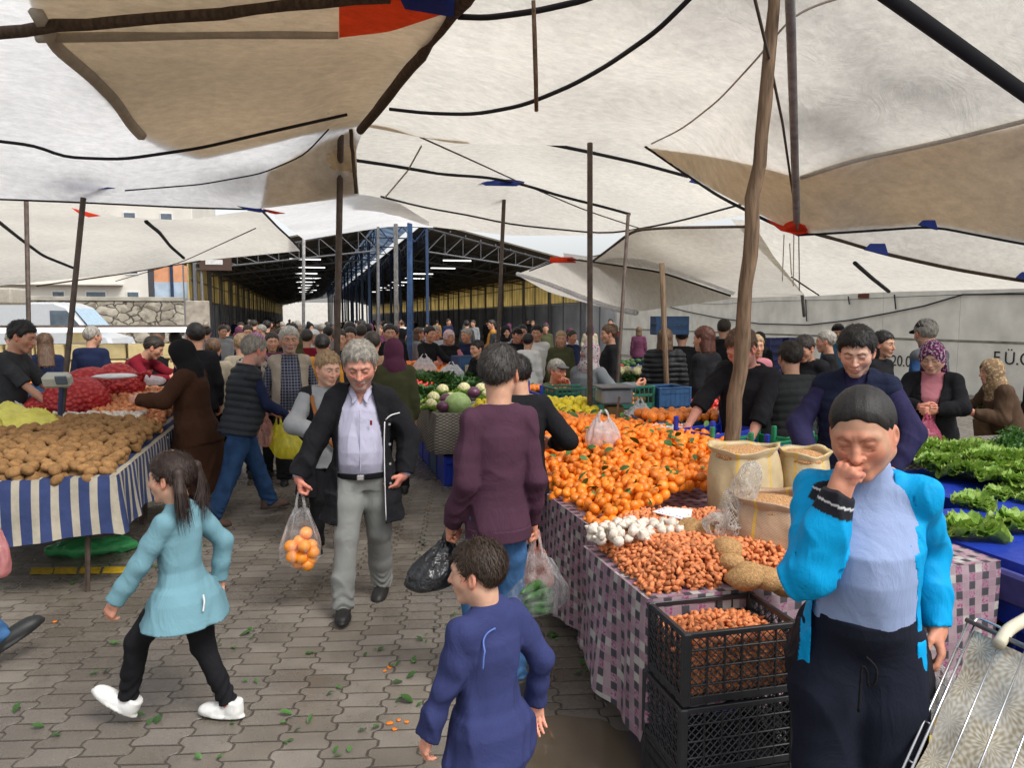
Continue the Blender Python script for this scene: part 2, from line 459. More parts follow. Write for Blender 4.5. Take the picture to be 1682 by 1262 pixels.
        nl = sunion([sph(L(-.0125*nose, -.096, -.030), .0085*nose), sph(L(.0125*nose, -.096, -.030), .0085*nose)], 0)
        sock = sunion([ell(L(-.031, -.096, .008), (.019, .016, .012)), ell(L(.031, -.096, .008), (.019, .016, .012))], 0)
        eyes = sunion([sph(L(-.031, -.0735, .007), .0135), sph(L(.031, -.0735, .007), .0135)], 0)
        lid = sunion([ell(L(-.031, -.0755, .0115), (.0160, .0135, .0085)), ell(L(.031, -.0755, .0115), (.0160, .0135, .0085))], 0)
        mouth = sunion([ell(L(0, -.082, -.056), (.028, .016, .022))], 0)
        lips = sunion([chain([L(-.022, -.086, -.0615), L(-.007, -.0965, -.0545), L(.007, -.0965, -.0545), L(.022, -.086, -.0615)], [.003, .0052, .0052, .003], .002), chain([L(-.018, -.088, -.0650), L(0, -.0955, -.0665), L(.018, -.088, -.0650)], [.003, .0062, .003], .002)], .0015)
        nlf = sunion([chain([L(sg*.019, -.103, -.030), L(sg*.030, -.094, -.046), L(sg*.036, -.084, -.066)], [.0028, .0036, .0022], .002) for sg in (-1, 1)]+[chain([L(sg*.018, -.091, -.006), L(sg*.031, -.0885, -.013), L(sg*.042, -.080, -.008)], [.0018, .0024, .0018], .002) for sg in (-1, 1)], 0)
        frn = sunion([chain([L(sg*.006, -.096, .018), L(sg*.007, -.096, .040)], [.0022, .0015], 0) for sg in (-1, 1)]+[chain([L(-.035, -.092, z_), L(0, -.100, z_+.002), L(.035, -.092, z_)], [.0016, .0018, .0016], 0) for z_ in (.050, .060)], 0)
        ears = []
        for sg in (-1, 1):
            ears.append(ell(L(sg*.080, .006, -.004), (.009, .019, .031), Rlean(-.15) @ Ryaw(sg*-.45)))
            ears.append(ell(L(sg*.076, -.002, -.028), (.008, .009, .011)))
        earc = sunion([ell(L(sg*.088, .001, .0), (.006, .009, .017)) for sg in (-1, 1)], 0)
        def fld(p):
            q = (((p-H0) @ R)/h).astype(np.float32)
            d = smin(cran(q), face(q), .04); d = smin(d, jaw(q), .025); d = smin(d, cheek(q), .03)
            m = (q[:, 1] < -.035) & (q[:, 2] < .07)
            if m.any():
                qq = q[m]; dd = smin(d[m], brow(qq), .014)
                dd = smax(dd, -sock(qq), .014); dd = smin(dd, mouth(qq), .014)
                dd = smin(dd, ns(qq), .010); dd = smin(dd, nl(qq), .005); dd = smin(dd, eyes(qq), .003); dd = smin(dd, lid(qq), .004); dd = smin(dd, lips(qq), .004)
                if not kid: dd = smax(dd, -nlf(qq), .006)
                if f.get('frown'): dd = smax(dd, -frn(qq), .005)
                d[m] = dd
            e = smax(ears[0](q), -earc(q), .004)
            for z in ears[1:]: e = smin(e, smax(z(q), -earc(q), .004), .006)
            d = smin(d, e, .006)
            if f.get('wrinkle'): d = d+f['wrinkle']*np.sin(q[:, 2]*300+np.abs(q[:, 0])*60)*(q[:, 1] < -.05)*(q[:, 2] > .035)
            return d*h
        return fld
    def skin_cols(s, v):
        q = ((v-s.H0) @ s.Rh)/s.hs; x, y, z = q[:, 0], q[:, 1], q[:, 2]; ax = np.abs(x)
        base = np.array(s.skin); c = np.tile(base, (len(v), 1)); f = s.face
        def mix(m, col, a=1.0):
            m = np.clip(m, 0, 1)[:, None]*a; c[:] = c*(1-m)+np.array(col)*m
        hd = np.linalg.norm(q, axis=1) < .17
        front = (y < -.045)*hd
        n = .5+.5*np.sin(v[:, 0]*91+3*np.sin(v[:, 1]*77))*np.sin(v[:, 2]*83+2*np.sin(v[:, 0]*59))
        c *= (1-.10*n)[:, None]
        red = base*np.array([1.18, .72, .68])
        mix(np.exp(-(((ax-.04)/.02)**2+((z+.022)/.018)**2))*front, red, .55)
        mix(np.exp(-((ax/.016)**2+((z+.026)/.014)**2))*front, red, .5)
        mix((ax > .070)*(z < .035)*(z > -.045)*(np.abs(y) < .04)*hd, red, .5)
        lipc = f.get('lip', base*np.array([.95, .55, .55]))
        m = front*(z < -.0515)*(z > -.071)*(ax < .024)*(y < -.080)
        mix(m*(1-(ax/.026)**2), lipc, .85)
        mix(front*(np.abs(z+.0585+ax*.10) < .0016)*(ax < .023)*(y < -.080), base*.25, .7)
        hair = np.array(f.get('brow', (.03, .02, .015)))
        bz = .0275-f.get('frown', 0)*.007*np.clip((.03-ax)/.02, 0, 1)+.006*np.clip((ax-.012)/.02, 0, 1)-.010*np.clip((ax-.034)/.016, 0, 1)
        mix(front*np.exp(-((z-bz)/.0042)**2)*(ax > .010)*(ax < .050), hair, f.get('browa', .8))
        # eyes
        if f.get('eyes', 'open') == 'open':
            ey = ((ax-.031)/.0135)**2+((z-.005)/.0052)**2; onf = front*(y < -.078)
            mix(onf*(ey < 1), (.42, .38, .35)); mix(onf*(ey < 1)*(((ax-.031)**2+(z-.006)**2) < .0056**2), (.03, .018, .012))
            mix(onf*(np.abs(ey-1.15) < .28)*(z > .004), (.04, .02, .015), .75)
        else:
            mix(front*(np.abs(z-(.0005+.0015*((ax-.031)/.014)**2-(ax-.031)*.12)) < .0018)*(np.abs(ax-.031) < .016), (.04, .02, .015), .85)
            mix(front*np.exp(-(((ax-.031)/.017)**2+((z-.004)/.010)**2)), base*.62, .5)
        st = f.get('stubble')
        if st is not None:
            m = hd*(z < -.028)*(z > -.125)*((y < .02))*(1-(np.abs(z+.06) < .012)*(ax < .024)*(y < -.08)) * (1-np.clip((-.0-z-.0)/.001, 0, 0))
            m = m*np.clip((-.026-z-.5*np.maximum(0, .03-ax)*0)/.012, 0, 1)*np.where((z > -.045) & (ax < .045) & (ax > .028), .45, 1)
            mix(m, st[:3], st[3])
        mu = f.get('mustache')
        if mu is not None:
            mix(front*(z < -.036)*(z > -.054)*(ax < .032)*(z > -.056+ax*.1), mu, .85)
        # hands : redder
        for qn in 'LR':
            dd = np.linalg.norm(v-(s.Wr[qn]+s.hd[qn]*.1*s.k), axis=1)
            mix((dd < .115*s.k)*1.0, red*1.05, .42)
            nl = s.hnn[qn]
        # nails are lost at this size
        sc = f.get('scalp')
        return c
    def make(s, loc, rz, label, name='person', cat='person', group=None):
        hb, hh, hd_, hc = s.det
        tor, arm, leg, foot, neck, sh = s.skin_field()
        body = sunion([tor, sh, arm('L'), arm('R'), leg('L'), leg('R'), foot('L'), foot('R'), neck], .03)
        pts = [s.P, s.nb, s.H0]+[d[q] for d in (s.S, s.E, s.Wr, s.K, s.A) for q in 'LR']
        lo = np.min(pts, 0)-.16; hi = np.max(pts, 0)+.16
        hf = s.head_field()
        vs = []; qs = []; n = 0
        def addm(v, q):
            nonlocal n
            vs.append(v); qs.append(q+n); n += len(v)
        # head + neck in detail
        hn_ = sunion([hf, neck], .022)
        cutp = s.nb+s.R @ A3(0, 0, -.03)*s.k; up = s.R[:, 2]
        r = .15*s.hs
        v, q = surfnet(lambda p: np.maximum(hn_(p), -((p-cutp) @ up)), np.minimum(s.H0-r, s.nb-.08), np.maximum(s.H0+r, s.nb+.08), hh); addm(v, q)
        for k in 'LR':
            f1 = s.hand_field(k); fa = arm(k); w_ = s.Wr[k]; d = s.hd[k]
            fd = nrm(s.Wr[k]-s.E[k])
            f2 = lambda p, f1=f1, fa=fa, w_=w_, fd=fd: smin(f1(p), np.maximum(fa(p), -((p-(w_-fd*.05)) @ fd)), .02)
            c = w_+d*.07*s.k; r = .135*s.k
            v, q = surfnet(f2, c-r, c+r, hd_); addm(v, q)
        # rest of the body
        def low(p):
            d = body(p); d = np.maximum(d, (p-cutp-up*.012) @ up*np.where(np.linalg.norm(p-s.nb, axis=1) < .2, 1, -9)*1.0) if False else d
            return d
        def rest(p):
            d = sunion([tor, sh, arm('L'), arm('R'), leg('L'), leg('R'), foot('L'), foot('R')], .03)(p)
            for k in 'LR':
                fd = nrm(s.Wr[k]-s.E[k]); near = np.linalg.norm(p-s.Wr[k], axis=1) < .15
                d = np.where(near, np.maximum(d, (p-(s.Wr[k]-fd*.035)) @ fd), d)
            return d
        v, q = surfnet(rest, lo, hi, hb); addm(v, q)
        v = np.vstack(vs); q = np.vstack(qs)
        me = mesh_np('person', v, q); set_col(me, s.skin_cols(v))
        o = link(name, me, MSKIN)
        o.location = tuple(loc); o.rotation_euler = (0, 0, rz); tag(o, label, cat, group)
        s.root = o; return o
    def add(s, name, fn, pts, r, mat, h=None, col=None, **kw):
        lo = np.min(pts, 0)-r; hi = np.max(pts, 0)+r
        me = sdf_mesh(name, fn, lo, hi, h or s.det[3], col)
        if len(me.vertices) == 0: print('EMPTY', name)
        o = link(name, me, mat, s.root)
        if kw.get('label'): o['label'] = kw['label']
        return o
    # ------------------------------ clothes
    def arm_sdf(s, q, off, length=1.0, cuff=.036, end=.0, k2=.02, upoff=0, elb=0):
        k = s.k; S, E, Wr = s.S[q], s.E[q], s.Wr[q]
        if length <= .5:
            e = S+(E-S)*(length/.5); return chain([S, S*.5+e*.5, e], [.045*k+off*.9+upoff, .046*k+off*.8, .045*k+off*.8+.006], .02)
        e = E+(Wr-E)*((length-.5)/.5)+nrm(Wr-E)*end
        return chain([S, S*.5+E*.5, E, E*.45+e*.55, e], [.045*k+off*.9+upoff, .043*k+off*.8+upoff*.5, .037*k+off*.75+elb, .035*k+off*.7+elb*.6, (cuff-.004)*k+off*.4], k2)
    def cutends(s, fn, length, end=0.0):
        """flat cuffs"""
        def f(p):
            d = fn(p)
            for q in 'LR':
                if length <= .5: e = s.S[q]+(s.E[q]-s.S[q])*(length/.5); ax = nrm(s.E[q]-s.S[q])
                else: e = s.E[q]+(s.Wr[q]-s.E[q])*((length-.5)/.5); ax = nrm(s.Wr[q]-s.E[q])
                e = e+ax*end
                t = (p-e) @ ax; near = (np.linalg.norm(p-e, axis=1) < .13)
                d = np.where(near & (t > 0), np.maximum(d, t), d)
            return d
        return f
    def top(s, mat, name='sweater', off=.014, hem=-.10, length=1.0, collar=0.0, flare=0.0, fa=.0035, ff=20, cuff=.036, upoff=0.0, open_=None, thick=.016, hemcut=True, seed=1., zip_=None, label=None, elb=0, sleeves='LR', neckopen=0, col=None, h=None, puff=0, armhole=None, collar_r=.062, belly=None, end=0.012, vneck=None):
        k = s.k
        if s.child: off *= .72; elb *= .35; upoff *= .4; cuff *= .9
        RV = Ryaw(math.atan2(-s.R[0, 1]*0+s.R[1, 0], s.R[0, 0]))
        pr = s.prof(off, max(hem-.09, -.20), .56 if not collar else .575, flare)
        body = loft(s.P, s.R, pr)
        if hem < -.15:
            pv = s.prof(off, hem-.10, .02, flare); body = sunion([body, loft(s.P, RV, pv)], .03)
        fs = [body, chain([s.S['L'], s.T(.07, .015, .487), s.T(-.07, .015, .487), s.S['R']], [.043*k+off*.9+upoff, .042*k+off*.8, .042*k+off*.8, .043*k+off*.9+upoff], .03)]
        base = sunion(fs, .04)
        arms = [s.arm_sdf(q, off, length, cuff, end, upoff=upoff, elb=elb) for q in sleeves]
        if arms: asdf = s.cutends(sunion(arms, 0), length, end)
        lo_z = hem*k
        def inner(p):
            d = base(p)
            if arms: d = smin(d, asdf(p), .014)
            if armhole:
                for q in 'LR':
                    ax = nrm(s.E[q]-s.S[q]+s.R @ A3(.10 if q == 'L' else -.10, 0, 0)); t = (p-(s.S[q]+s.R @ A3(.01 if q == 'L' else -.01, 0, 0))) @ ax
                    d = np.where(np.linalg.norm(p-s.S[q], axis=1) < .2, smax(d, t, .01), d)
            return d
        cz = (.535+collar)*k
        def f(p):
            q = (p-s.P) @ s.R
            d = inner(p)
            if collar: 
                rr = np.sqrt((q[:, 0])**2+(q[:, 1]-.008*k)**2); dz = q[:, 2]
                cr = np.where(dz > .47*k, rr-(collar_r*k), 9); cr = np.maximum(cr, dz-cz); cr = np.maximum(cr, .47*k-dz)
                d = smin(d, cr, .02)
            d0 = d
            if puff: d = d-puff*np.abs(np.sin(q[:, 2]*PI/.065+.4*np.sin(q[:, 0]*9)))*1.0
            wa = np.clip((np.abs(q[:, 0])-.13*s.w*k)/.05, 0, 1)
            d = d+fold(p, ff, fa, seed)*wa+fold(p, ff*.62, fa*1.35, seed+1.7, (1., .55, .30))*(1-wa)+fold(p, ff*2.1, fa*.35, seed+3., (.5, .4, .8))
            if open_ is not None:
                d = np.maximum(d, -(inner(p)+thick))
            if vneck:
                zt = .56*k; hw = vneck[1]*k*np.clip((q[:, 2]-vneck[0]*k)/(zt-vneck[0]*k), 0, 1.3); d = np.maximum(d, -np.maximum(np.maximum(np.abs(q[:, 0])-hw, q[:, 1]), vneck[0]*k-q[:, 2]))
            # neck hole & hem
            if not open_ and neckopen: d = np.maximum(d, -(np.sqrt(q[:, 0]**2+((q[:, 2]-.56*k))**2)-neckopen))
            rn = np.sqrt(q[:, 0]**2+(q[:, 1]-.01*k)**2)
            d = np.maximum(d, np.where(rn < .13*k, q[:, 2]-(cz if collar else (.548*k-(q[:, 1]-.01*k)*.0+np.minimum(q[:, 1], 0)*.25)), -9))
            if hemcut:
                t = lo_z-q[:, 2] if hem >= -.15 else s.P[2]+lo_z-p[:, 2]
                near = np.ones(len(p), bool)
                for a in sleeves:
                    if length > .5:
                        _, ds = seg(p, s.E[a], s.Wr[a]+s.hd[a]*.03); near &= ~((ds < (.043*k+off+elb+.012)) & (t > -.02))
                d = np.where(near, np.maximum(d, t), d)
            if open_ is not None:
                # open front : width as a function of height, list (z, x_left, x_right)
                oz = np.array(open_, float)
                xl = np.interp(q[:, 2], oz[:, 0]*k, oz[:, 1]*k); xr = np.interp(q[:, 2], oz[:, 0]*k, oz[:, 2]*k)
                wdg = np.maximum(np.maximum(xl-q[:, 0], q[:, 0]-xr), q[:, 1]+.012)
                na = np.ones(len(p), bool)
                for a in sleeves:
                    _, ds = seg(p, s.E[a], s.Wr[a]); na &= ds > (.045*k+off+elb)
                    _, ds = seg(p, s.S[a], s.E[a]); na &= ds > (.05*k+off+upoff)
                d = np.where(na, np.maximum(d, -wdg), d)
            return d
        pts = [s.P+A3(0, 0, hem*k), s.P+RV @ A3(0, .25*k, hem*k), s.P+RV @ A3(0, -.25*k, hem*k), s.P+s.R @ A3(0, 0, hem*k), s.nb, s.S['L'], s.S['R']]+([s.E[q] for q in sleeves]+[s.Wr[q] for q in sleeves] if arms else [])
        return s.add(name, f, pts+[s.P+s.R @ A3(x*(.2*s.w*k+flare), y*(.2*k+flare), hem*k) for x in (-1, 1) for y in (-1, 1)], .10+off+collar, mat, h=h, col=col, label=label)
    def collar(s, mat, r=.020, open_w=.03, z=.455, name='collar', off=.0):
        k = s.k
        for sg in (-1, 1):
            pts = [s.T(0, .075+off, .565), s.T(sg*.050, .055+off, .560), s.T(sg*(.070+off), .0, .545), s.T(sg*(.058+off), -.055-off, .520), s.T(sg*open_w, -.098-off, z+.02), s.T(sg*(open_w+.022), -.112-off, z-.012)]
            MB().tube(poly_at(pts, 16), [r*k]*13+[r*.8*k, r*.5*k, r*.15*k], 8, flat=.32).build(name, mat, s.root, smooth=True)
    def pants(s, mat, name='trousers', off=.012, ankle=.048, knee=.058, thigh=.078, length=1.0, seed=2., fa=.004, ff=17, label=None, top=.10, h=None, break_=.0):
        k = s.k; thigh *= (.35+.65*s.w)
        pel = loft(s.P, s.R, s.prof(off*.55, -.12, top))
        fs = [pel]; bel = []
        for q in 'LR':
            A = s.K[q]+(s.A[q]-s.K[q])*length
            th = s.Hp[q]*.5+s.K[q]*.5
            fs.append(chain([s.Hp[q], th, s.K[q], s.K[q]*.4+A*.6, A+nrm(A-s.K[q])*.02*k], [thigh*k+off, (thigh*.5+knee*.5+.006)*k+off, knee*k+off*.8, (ankle+.003)*k+off*.7, ankle*k+off*.7], .02))
        base = sunion(fs, .03)
        def f(p):
            d = base(p)+fold(p, ff, fa*.8, seed, (.8, .5, .9))+fold(p, ff*.5, fa, seed+2, (1., .7, .2))
            for q in 'LR':
                A = s.K[q]+(s.A[q]-s.K[q])*length; ax = nrm(s.A[q]-s.K[q]); t = (p-A-ax*.03*k) @ ax
                dl = np.linalg.norm(p-A, axis=1) < .14
                zz = np.exp(-((p-A) @ ax/.09)**2)*dl
                d = d+zz*.005*np.sin((p @ ax)*110+3*np.sin(p[:, 0]*40)+2*p[:, 1]*30)
                d = np.where(dl & (t > 0), np.maximum(d, t), d)
            return d
        pts = [s.P+s.R @ A3(0, 0, .12*k), s.P]+[s.K[q] for q in 'LR']+[s.A[q] for q in 'LR']+[s.Hp[q] for q in 'LR']
        return s.add(name, f, pts, .16*max(1, s.w), mat, h=h, label=label)
    def skirt(s, mat, name='skirt', z0=-.75, z1=.1, off=.02, flare=.06, seed=3., label=None):
        k = s.k; R = np.eye(3)
        pr = [(r[0], r[1], r[2], r[3]) for r in s.prof(off, z0, z1, flare)]
        g = loftc(s.P, R, pr)
        return s.add(name, lambda p: g(p)+fold(p, 12, .008, seed, (1., .8, .1)), [s.P+A3(0, 0, z0*k), s.P+A3(0, 0, z1*k)], .36, mat, label=label)
    def shoes(s, mat, name='shoe', big=1.0, sole=(.02, .02, .02), up=.0, boot=0.0, only='LR', col=None):
        for q in only:
            o_, R = s.footframe(q); k = s.k*big
            def fld(p, o_=o_, R=R):
                z = ((p-o_) @ R)/k
                a = ell((0, .035, .032), (.038, .045, .05)); b = ell((0, -.06, .026), (.043, .10, .042)); c = ell((0, -.125, .022), (.042, .06, .030)); e = rc((0, .03, .06), (0, .035, .085+boot), .040, .043+boot*.1)
                d = smin(smin(a(z), b(z), .03), c(z), .03); d = smin(d, e(z), .03)
                so = np.maximum(ell((0, -.05, .008), (.049, .142, .05))(z), z[:, 2]-.016)
                d = smin(d, so, .004)
                d = np.maximum(d, -z[:, 2]+0.0); d = np.maximum(d, z[:, 2]-.095-boot)
                return d*k
            base = np.array(col if col is not None else (1, 1, 1))
            def cf(v, o_=o_, R=R): 
                z = (((v-o_) @ R)/k)[:, 2]; c = np.tile(base, (len(v), 1)).astype(float); c[z < .018] = sole; return c
            s.add(name, fld, [o_+R @ A3(0, .05, 0), o_+R @ A3(0, -.16*k, 0), o_+R @ A3(0, 0, .08+boot)], .07, mat, h=min(s.det[3], .007) if s.detname != 'lo' else .014, col=cf)
    def hair(s, mat, kind='short', name='hair', vol=.010, line=.060, label=None, h=None, amp=.0016, nape=-.075):
        H0, R, hs = s.H0, s.Rh, s.hs
        cran = ell((0, .016, .036), (.079, .099, .091))
        def reg(q):
            x, y, z = q[:, 0], q[:, 1], q[:, 2]; ax = np.abs(x)
            # hair line height as a function of y
            lz = np.interp(y, [-.12, -.075, -.055, -.03, -.012, .010, .03, .07, .12], [line+.012, line+.002, line-.006, .012 if kind != 'bald' else .02, .008, .026, -.012, nape, nape])
            if kind == 'short' or kind == 'bald':
                lz = np.where((y > -.035) & (y < -.012), np.minimum(lz, -.012), lz)
            if kind == 'bun': lz = np.interp(y, [-.12, -.075, -.055, -.035, -.01, .012, .03, .06, .12], [.10, .079-6*ax.mean()*0, .064, .040, .012, .024, -.02, -.06, -.06])
            if kind == 'bun': lz = lz-(ax/.07)**2*.020*(y < -.03)+.003*np.sin(x*130+1)*(y < -.03)
            if kind != 'bun': lz = lz+.006*np.sin(x*160)*(y < -.04)
            return lz-z
        extra = []
        def f(p):
            q = ((p-H0) @ R)/hs
            g = reg(q)
            d = cran(q)-vol*(.15+.85*np.clip(-g/.035, 0, 1)**.7)
            d = smax(d, g, .010)
            if kind == 'bald':
                x, y, z = q.T; top_ = ell((0, -.02, .12), (.058, .085, .045))(q); d = smax(d, -top_, .006)
            if kind == 'buzz': pass
            n = np.sin(q[:, 0]*420+2*np.sin(q[:, 1]*90)+q[:, 2]*90)*np.sin(q[:, 1]*260+q[:, 2]*330+1.5*np.sin(q[:, 0]*110))
            n2 = np.sin(q[:, 0]*95+1.5*np.sin(q[:, 1]*60))*np.sin(q[:, 1]*80+q[:, 2]*95)
            if kind == 'bun': n = np.sin(q[:, 0]*520+3*np.sin(q[:, 1]*25)+q[:, 2]*60); n2 = np.sin(q[:, 0]*210+2*np.sin(q[:, 1]*18))
            d = d+n*amp*(.12 if kind == 'bun' else 1)+n2*amp*(.30 if kind == 'bun' else 1.3)
            for e in extra: d = smin(d, e(q), .012)
            return d*hs
        r = .16*hs
        pts = [H0-r, H0+r]
        if kind == 'long':
            extra.append(loft((0, .0, 0), np.eye(3), [(-.30, .085, .030, .105), (-.16, .092, .045, .085), (-.05, .088, .07, .045), (.03, .083, .085, .03)])); pts.append(H0+R @ A3(0, .12, -.34)*hs)
        if kind == 'bob':
            extra.append(loft((0, .0, 0), np.eye(3), [(-.13, .092, .06, .05), (-.05, .092, .075, .04), (.03, .083, .085, .03)])); pts.append(H0+R @ A3(0, .05, -.16)*hs)
        if kind == 'bun':
            extra.append(ell((0, .125, .0), (.038, .036, .036)))
        o = s.add(name, f, pts, .02, mat, h=h or min(s.det[1]*1.15, .008), label=label)
        if s.detname != 'lo' and kind != 'bun': s.strands(o, kind, 3600 if s.detname == 'hi' else 1300, vol)
        return o
    def strands(s, o, kind, n, vol, long_=1.0):
        me = o.data; nv = len(me.vertices)
        if nv < 10: return
        v = np.zeros(nv*3); me.vertices.foreach_get('co', v); v = v.reshape(-1, 3); nn = np.zeros(nv*3); me.vertices.foreach_get('normal', nn); nn = nn.reshape(-1, 3)
        rg = np.random.RandomState(nv % 1000); pick = rg.randint(0, nv, n); P0 = v[pick]; Nn = nn[pick]
        lq = ((P0-s.H0) @ s.Rh)/s.hs; ln = Nn @ s.Rh; ok = ~((lq[:, 1] < (-.02)) & (kind == 'bun')) & ~((lq[:, 1] < -.02) & (ln[:, 2] < (.25 if kind == 'bun' else -.1))); P0 = P0[ok]; Nn = Nn[ok]; n = len(P0)
        q = ((P0-s.H0) @ s.Rh)/s.hs
        if kind == 'bun': fl = np.stack([-q[:, 0]*2, np.full(n, 1.0), -.25-q[:, 2]*3], 1)
        else: fl = np.stack([q[:, 0]*6+.25, np.where(q[:, 1] < -.02, -1.0, .35), np.where(q[:, 1] < -.02, -.35, -1.0)], 1)
        fl = fl @ s.Rh.T+rg.normal(0, .05 if kind == 'bun' else .22, (n, 3)); fl -= Nn*np.sum(fl*Nn, 1)[:, None]; fl /= np.linalg.norm(fl, axis=1)[:, None]+1e-9
        L_ = (rg.uniform(.014, .036, n)*(1.6 if kind in ('bun', 'long') else 1)*long_)[:, None]*s.hs; w_ = rg.uniform(.0007, .0016, n)[:, None]*(1 if s.detname == 'hi' else 1.6)
        sd = np.cross(fl, Nn); lift = rg.uniform(.0, .0075, n)[:, None]*(.10 if kind == 'bun' else 1)
        a = P0-Nn*.001; b = P0+fl*L_*.5+Nn*(lift+.001); c = P0+fl*L_+Nn*(lift*.4-.0015*(kind == 'bun'))
        V_ = np.concatenate([a-sd*w_, a+sd*w_, b-sd*w_, b+sd*w_, c], 0); i = np.arange(n)
        F = [(int(k), int(k+n), int(k+3*n), int(k+2*n)) for k in i]+[(int(k+2*n), int(k+3*n), int(k+4*n)) for k in i]
        _, f0 = mesh_arrays_q(me); nf = [tuple(x) for x in f0.tolist()]+[tuple(y+nv for y in x) for x in F]
        m2 = mesh_np('hair', np.vstack([v, V_]), nf); m2.materials.append(o.active_material); o.data = m2
    def scarf(s, mat, kind='hijab', name='headscarf', drop=.0, label=None, off=.016, col=None):
        H0, R, hs = s.H0, s.Rh, s.hs; k = s.k
        cran = ell((0, .012, .030), (.080+off, .100+off, .096+off))
        nk = rc((0, .02, -.05), (0, .03, -.12), .075+off, .085+off)
        def f(p):
            q = ((p-H0) @ R)/hs
            d = smin(cran(q), nk(q), .05)*hs
            if kind == 'hijab':
                sh = chain([s.T(.13, .01, .46), s.T(0, .015, .50), s.T(-.13, .01, .46)], [.075*k, .09*k, .075*k], .05)
                d = smin(d, sh(p), .07)
                if drop:
                    u = (p-s.P) @ s.R; dr = loft(s.P, s.R, [((.30-drop)*k, .10*k, .15*k, -.02), (.42*k, .17*k, .14*k, 0), (.52*k, .08*k, .09*k, .01)]); d = smin(d, dr(p), .04)
            elif kind == 'back':
                tl = rc((0, .08, -.04), (0, .10, -.14), .05, .035); d = smin(d, tl(q)*hs, .03)
            d = d+fold(p, 34, .003, 2.2)
            face = ell((0, -.12, -.012), (.060, .085, .082))(q)*hs
            d = smax(d, -face, .008)
            if kind == 'back': 
                d = np.maximum(d, -(q[:, 2]+.03+np.where(q[:, 1] < .02, 0, .13))*hs)
            return d
        pts = [H0-.15, H0+.15]
        if kind == 'hijab': pts += [s.T(.26, 0, .3-drop), s.T(-.26, 0, .3-drop), s.T(0, -.2, .4), s.T(0, .2, .4)]
        return s.add(name, f, pts, .03, mat, h=min(s.det[3], .008), label=label, col=col)
    def cap(s, mat, kind='peak', name='cap', label=None):
        H0, R, hs = s.H0, s.Rh, s.hs
        def f(p):
            q = ((p-H0) @ R)/hs
            d = ell((0, .012, .045), (.088, .108, .088))(q)
            d = smax(d, .045-q[:, 2]-.1*(q[:, 1] < -10), .006)
            if kind == 'peak': br = np.maximum(ell((0, -.105, .05), (.070, .085, .016))(q), -.05-q[:, 2]*0-q[:, 1]*0-9)
            else: br = ell((0, -.085, .055), (.072, .055, .018))(q)
            if kind != 'beanie': d = smin(d, br, .012)
            return d*hs
        r = .21*hs
        return s.add(name, f, [H0-r, H0+r], .0, mat, h=min(s.det[3], .007), label=label)

MSKIN = M('skin', (.5, .3, .2), rough=.55, noise=.05, nscale=60, bump=.15, bscale=400, attr=True, spec=.35, sss=.12, bd=.001)
def hair_mat(name, col): return M(name, col, rough=.55, noise=.45, nscale=60, bump=.6, bscale=300, spec=.4, stretch=(1, 1, .25), bd=.003)
# ------------------------------------------------------------------ ground
def nodes_math(nt):
    N, L = nt.nodes, nt.links
    def m(op, a, b=None, c=None):
        n = N.new('ShaderNodeMath'); n.operation = op
        for i, x in enumerate((a, b, c)):
            if x is None: continue
            if isinstance(x, (int, float)): n.inputs[i].default_value = x
            else: L.new(x, n.inputs[i])
        return n.outputs[0]
    return m
def mixc(nt, f, a, b):
    n = nt.nodes.new('ShaderNodeMix'); n.data_type = 'RGBA'
    for i, x in ((0, f), (6, a), (7, b)):
        if isinstance(x, (int, float)): n.inputs[i].default_value = x
        elif isinstance(x, tuple): n.inputs[i].default_value = (*x[:3], 1)
        else: nt.links.new(x, n.inputs[i])
    return n.outputs[2]
def noise(nt, vec, scale, detail=3, rough=.5):
    n = nt.nodes.new('ShaderNodeTexNoise'); n.inputs['Scale'].default_value = scale; n.inputs['Detail'].default_value = detail; n.inputs['Roughness'].default_value = rough
    if vec is not None: nt.links.new(vec, n.inputs['Vector'])
    return n.outputs[0]
def mrange(nt, x, a, b, c=0., d=1., sm=False):
    n = nt.nodes.new('ShaderNodeMapRange'); nt.links.new(x, n.inputs[0])
    if sm: n.interpolation_type = 'SMOOTHSTEP'
    for i, v in enumerate((a, b, c, d)): n.inputs[i+1].default_value = v
    return n.outputs[0]
PAVROT = math.radians(12.3)
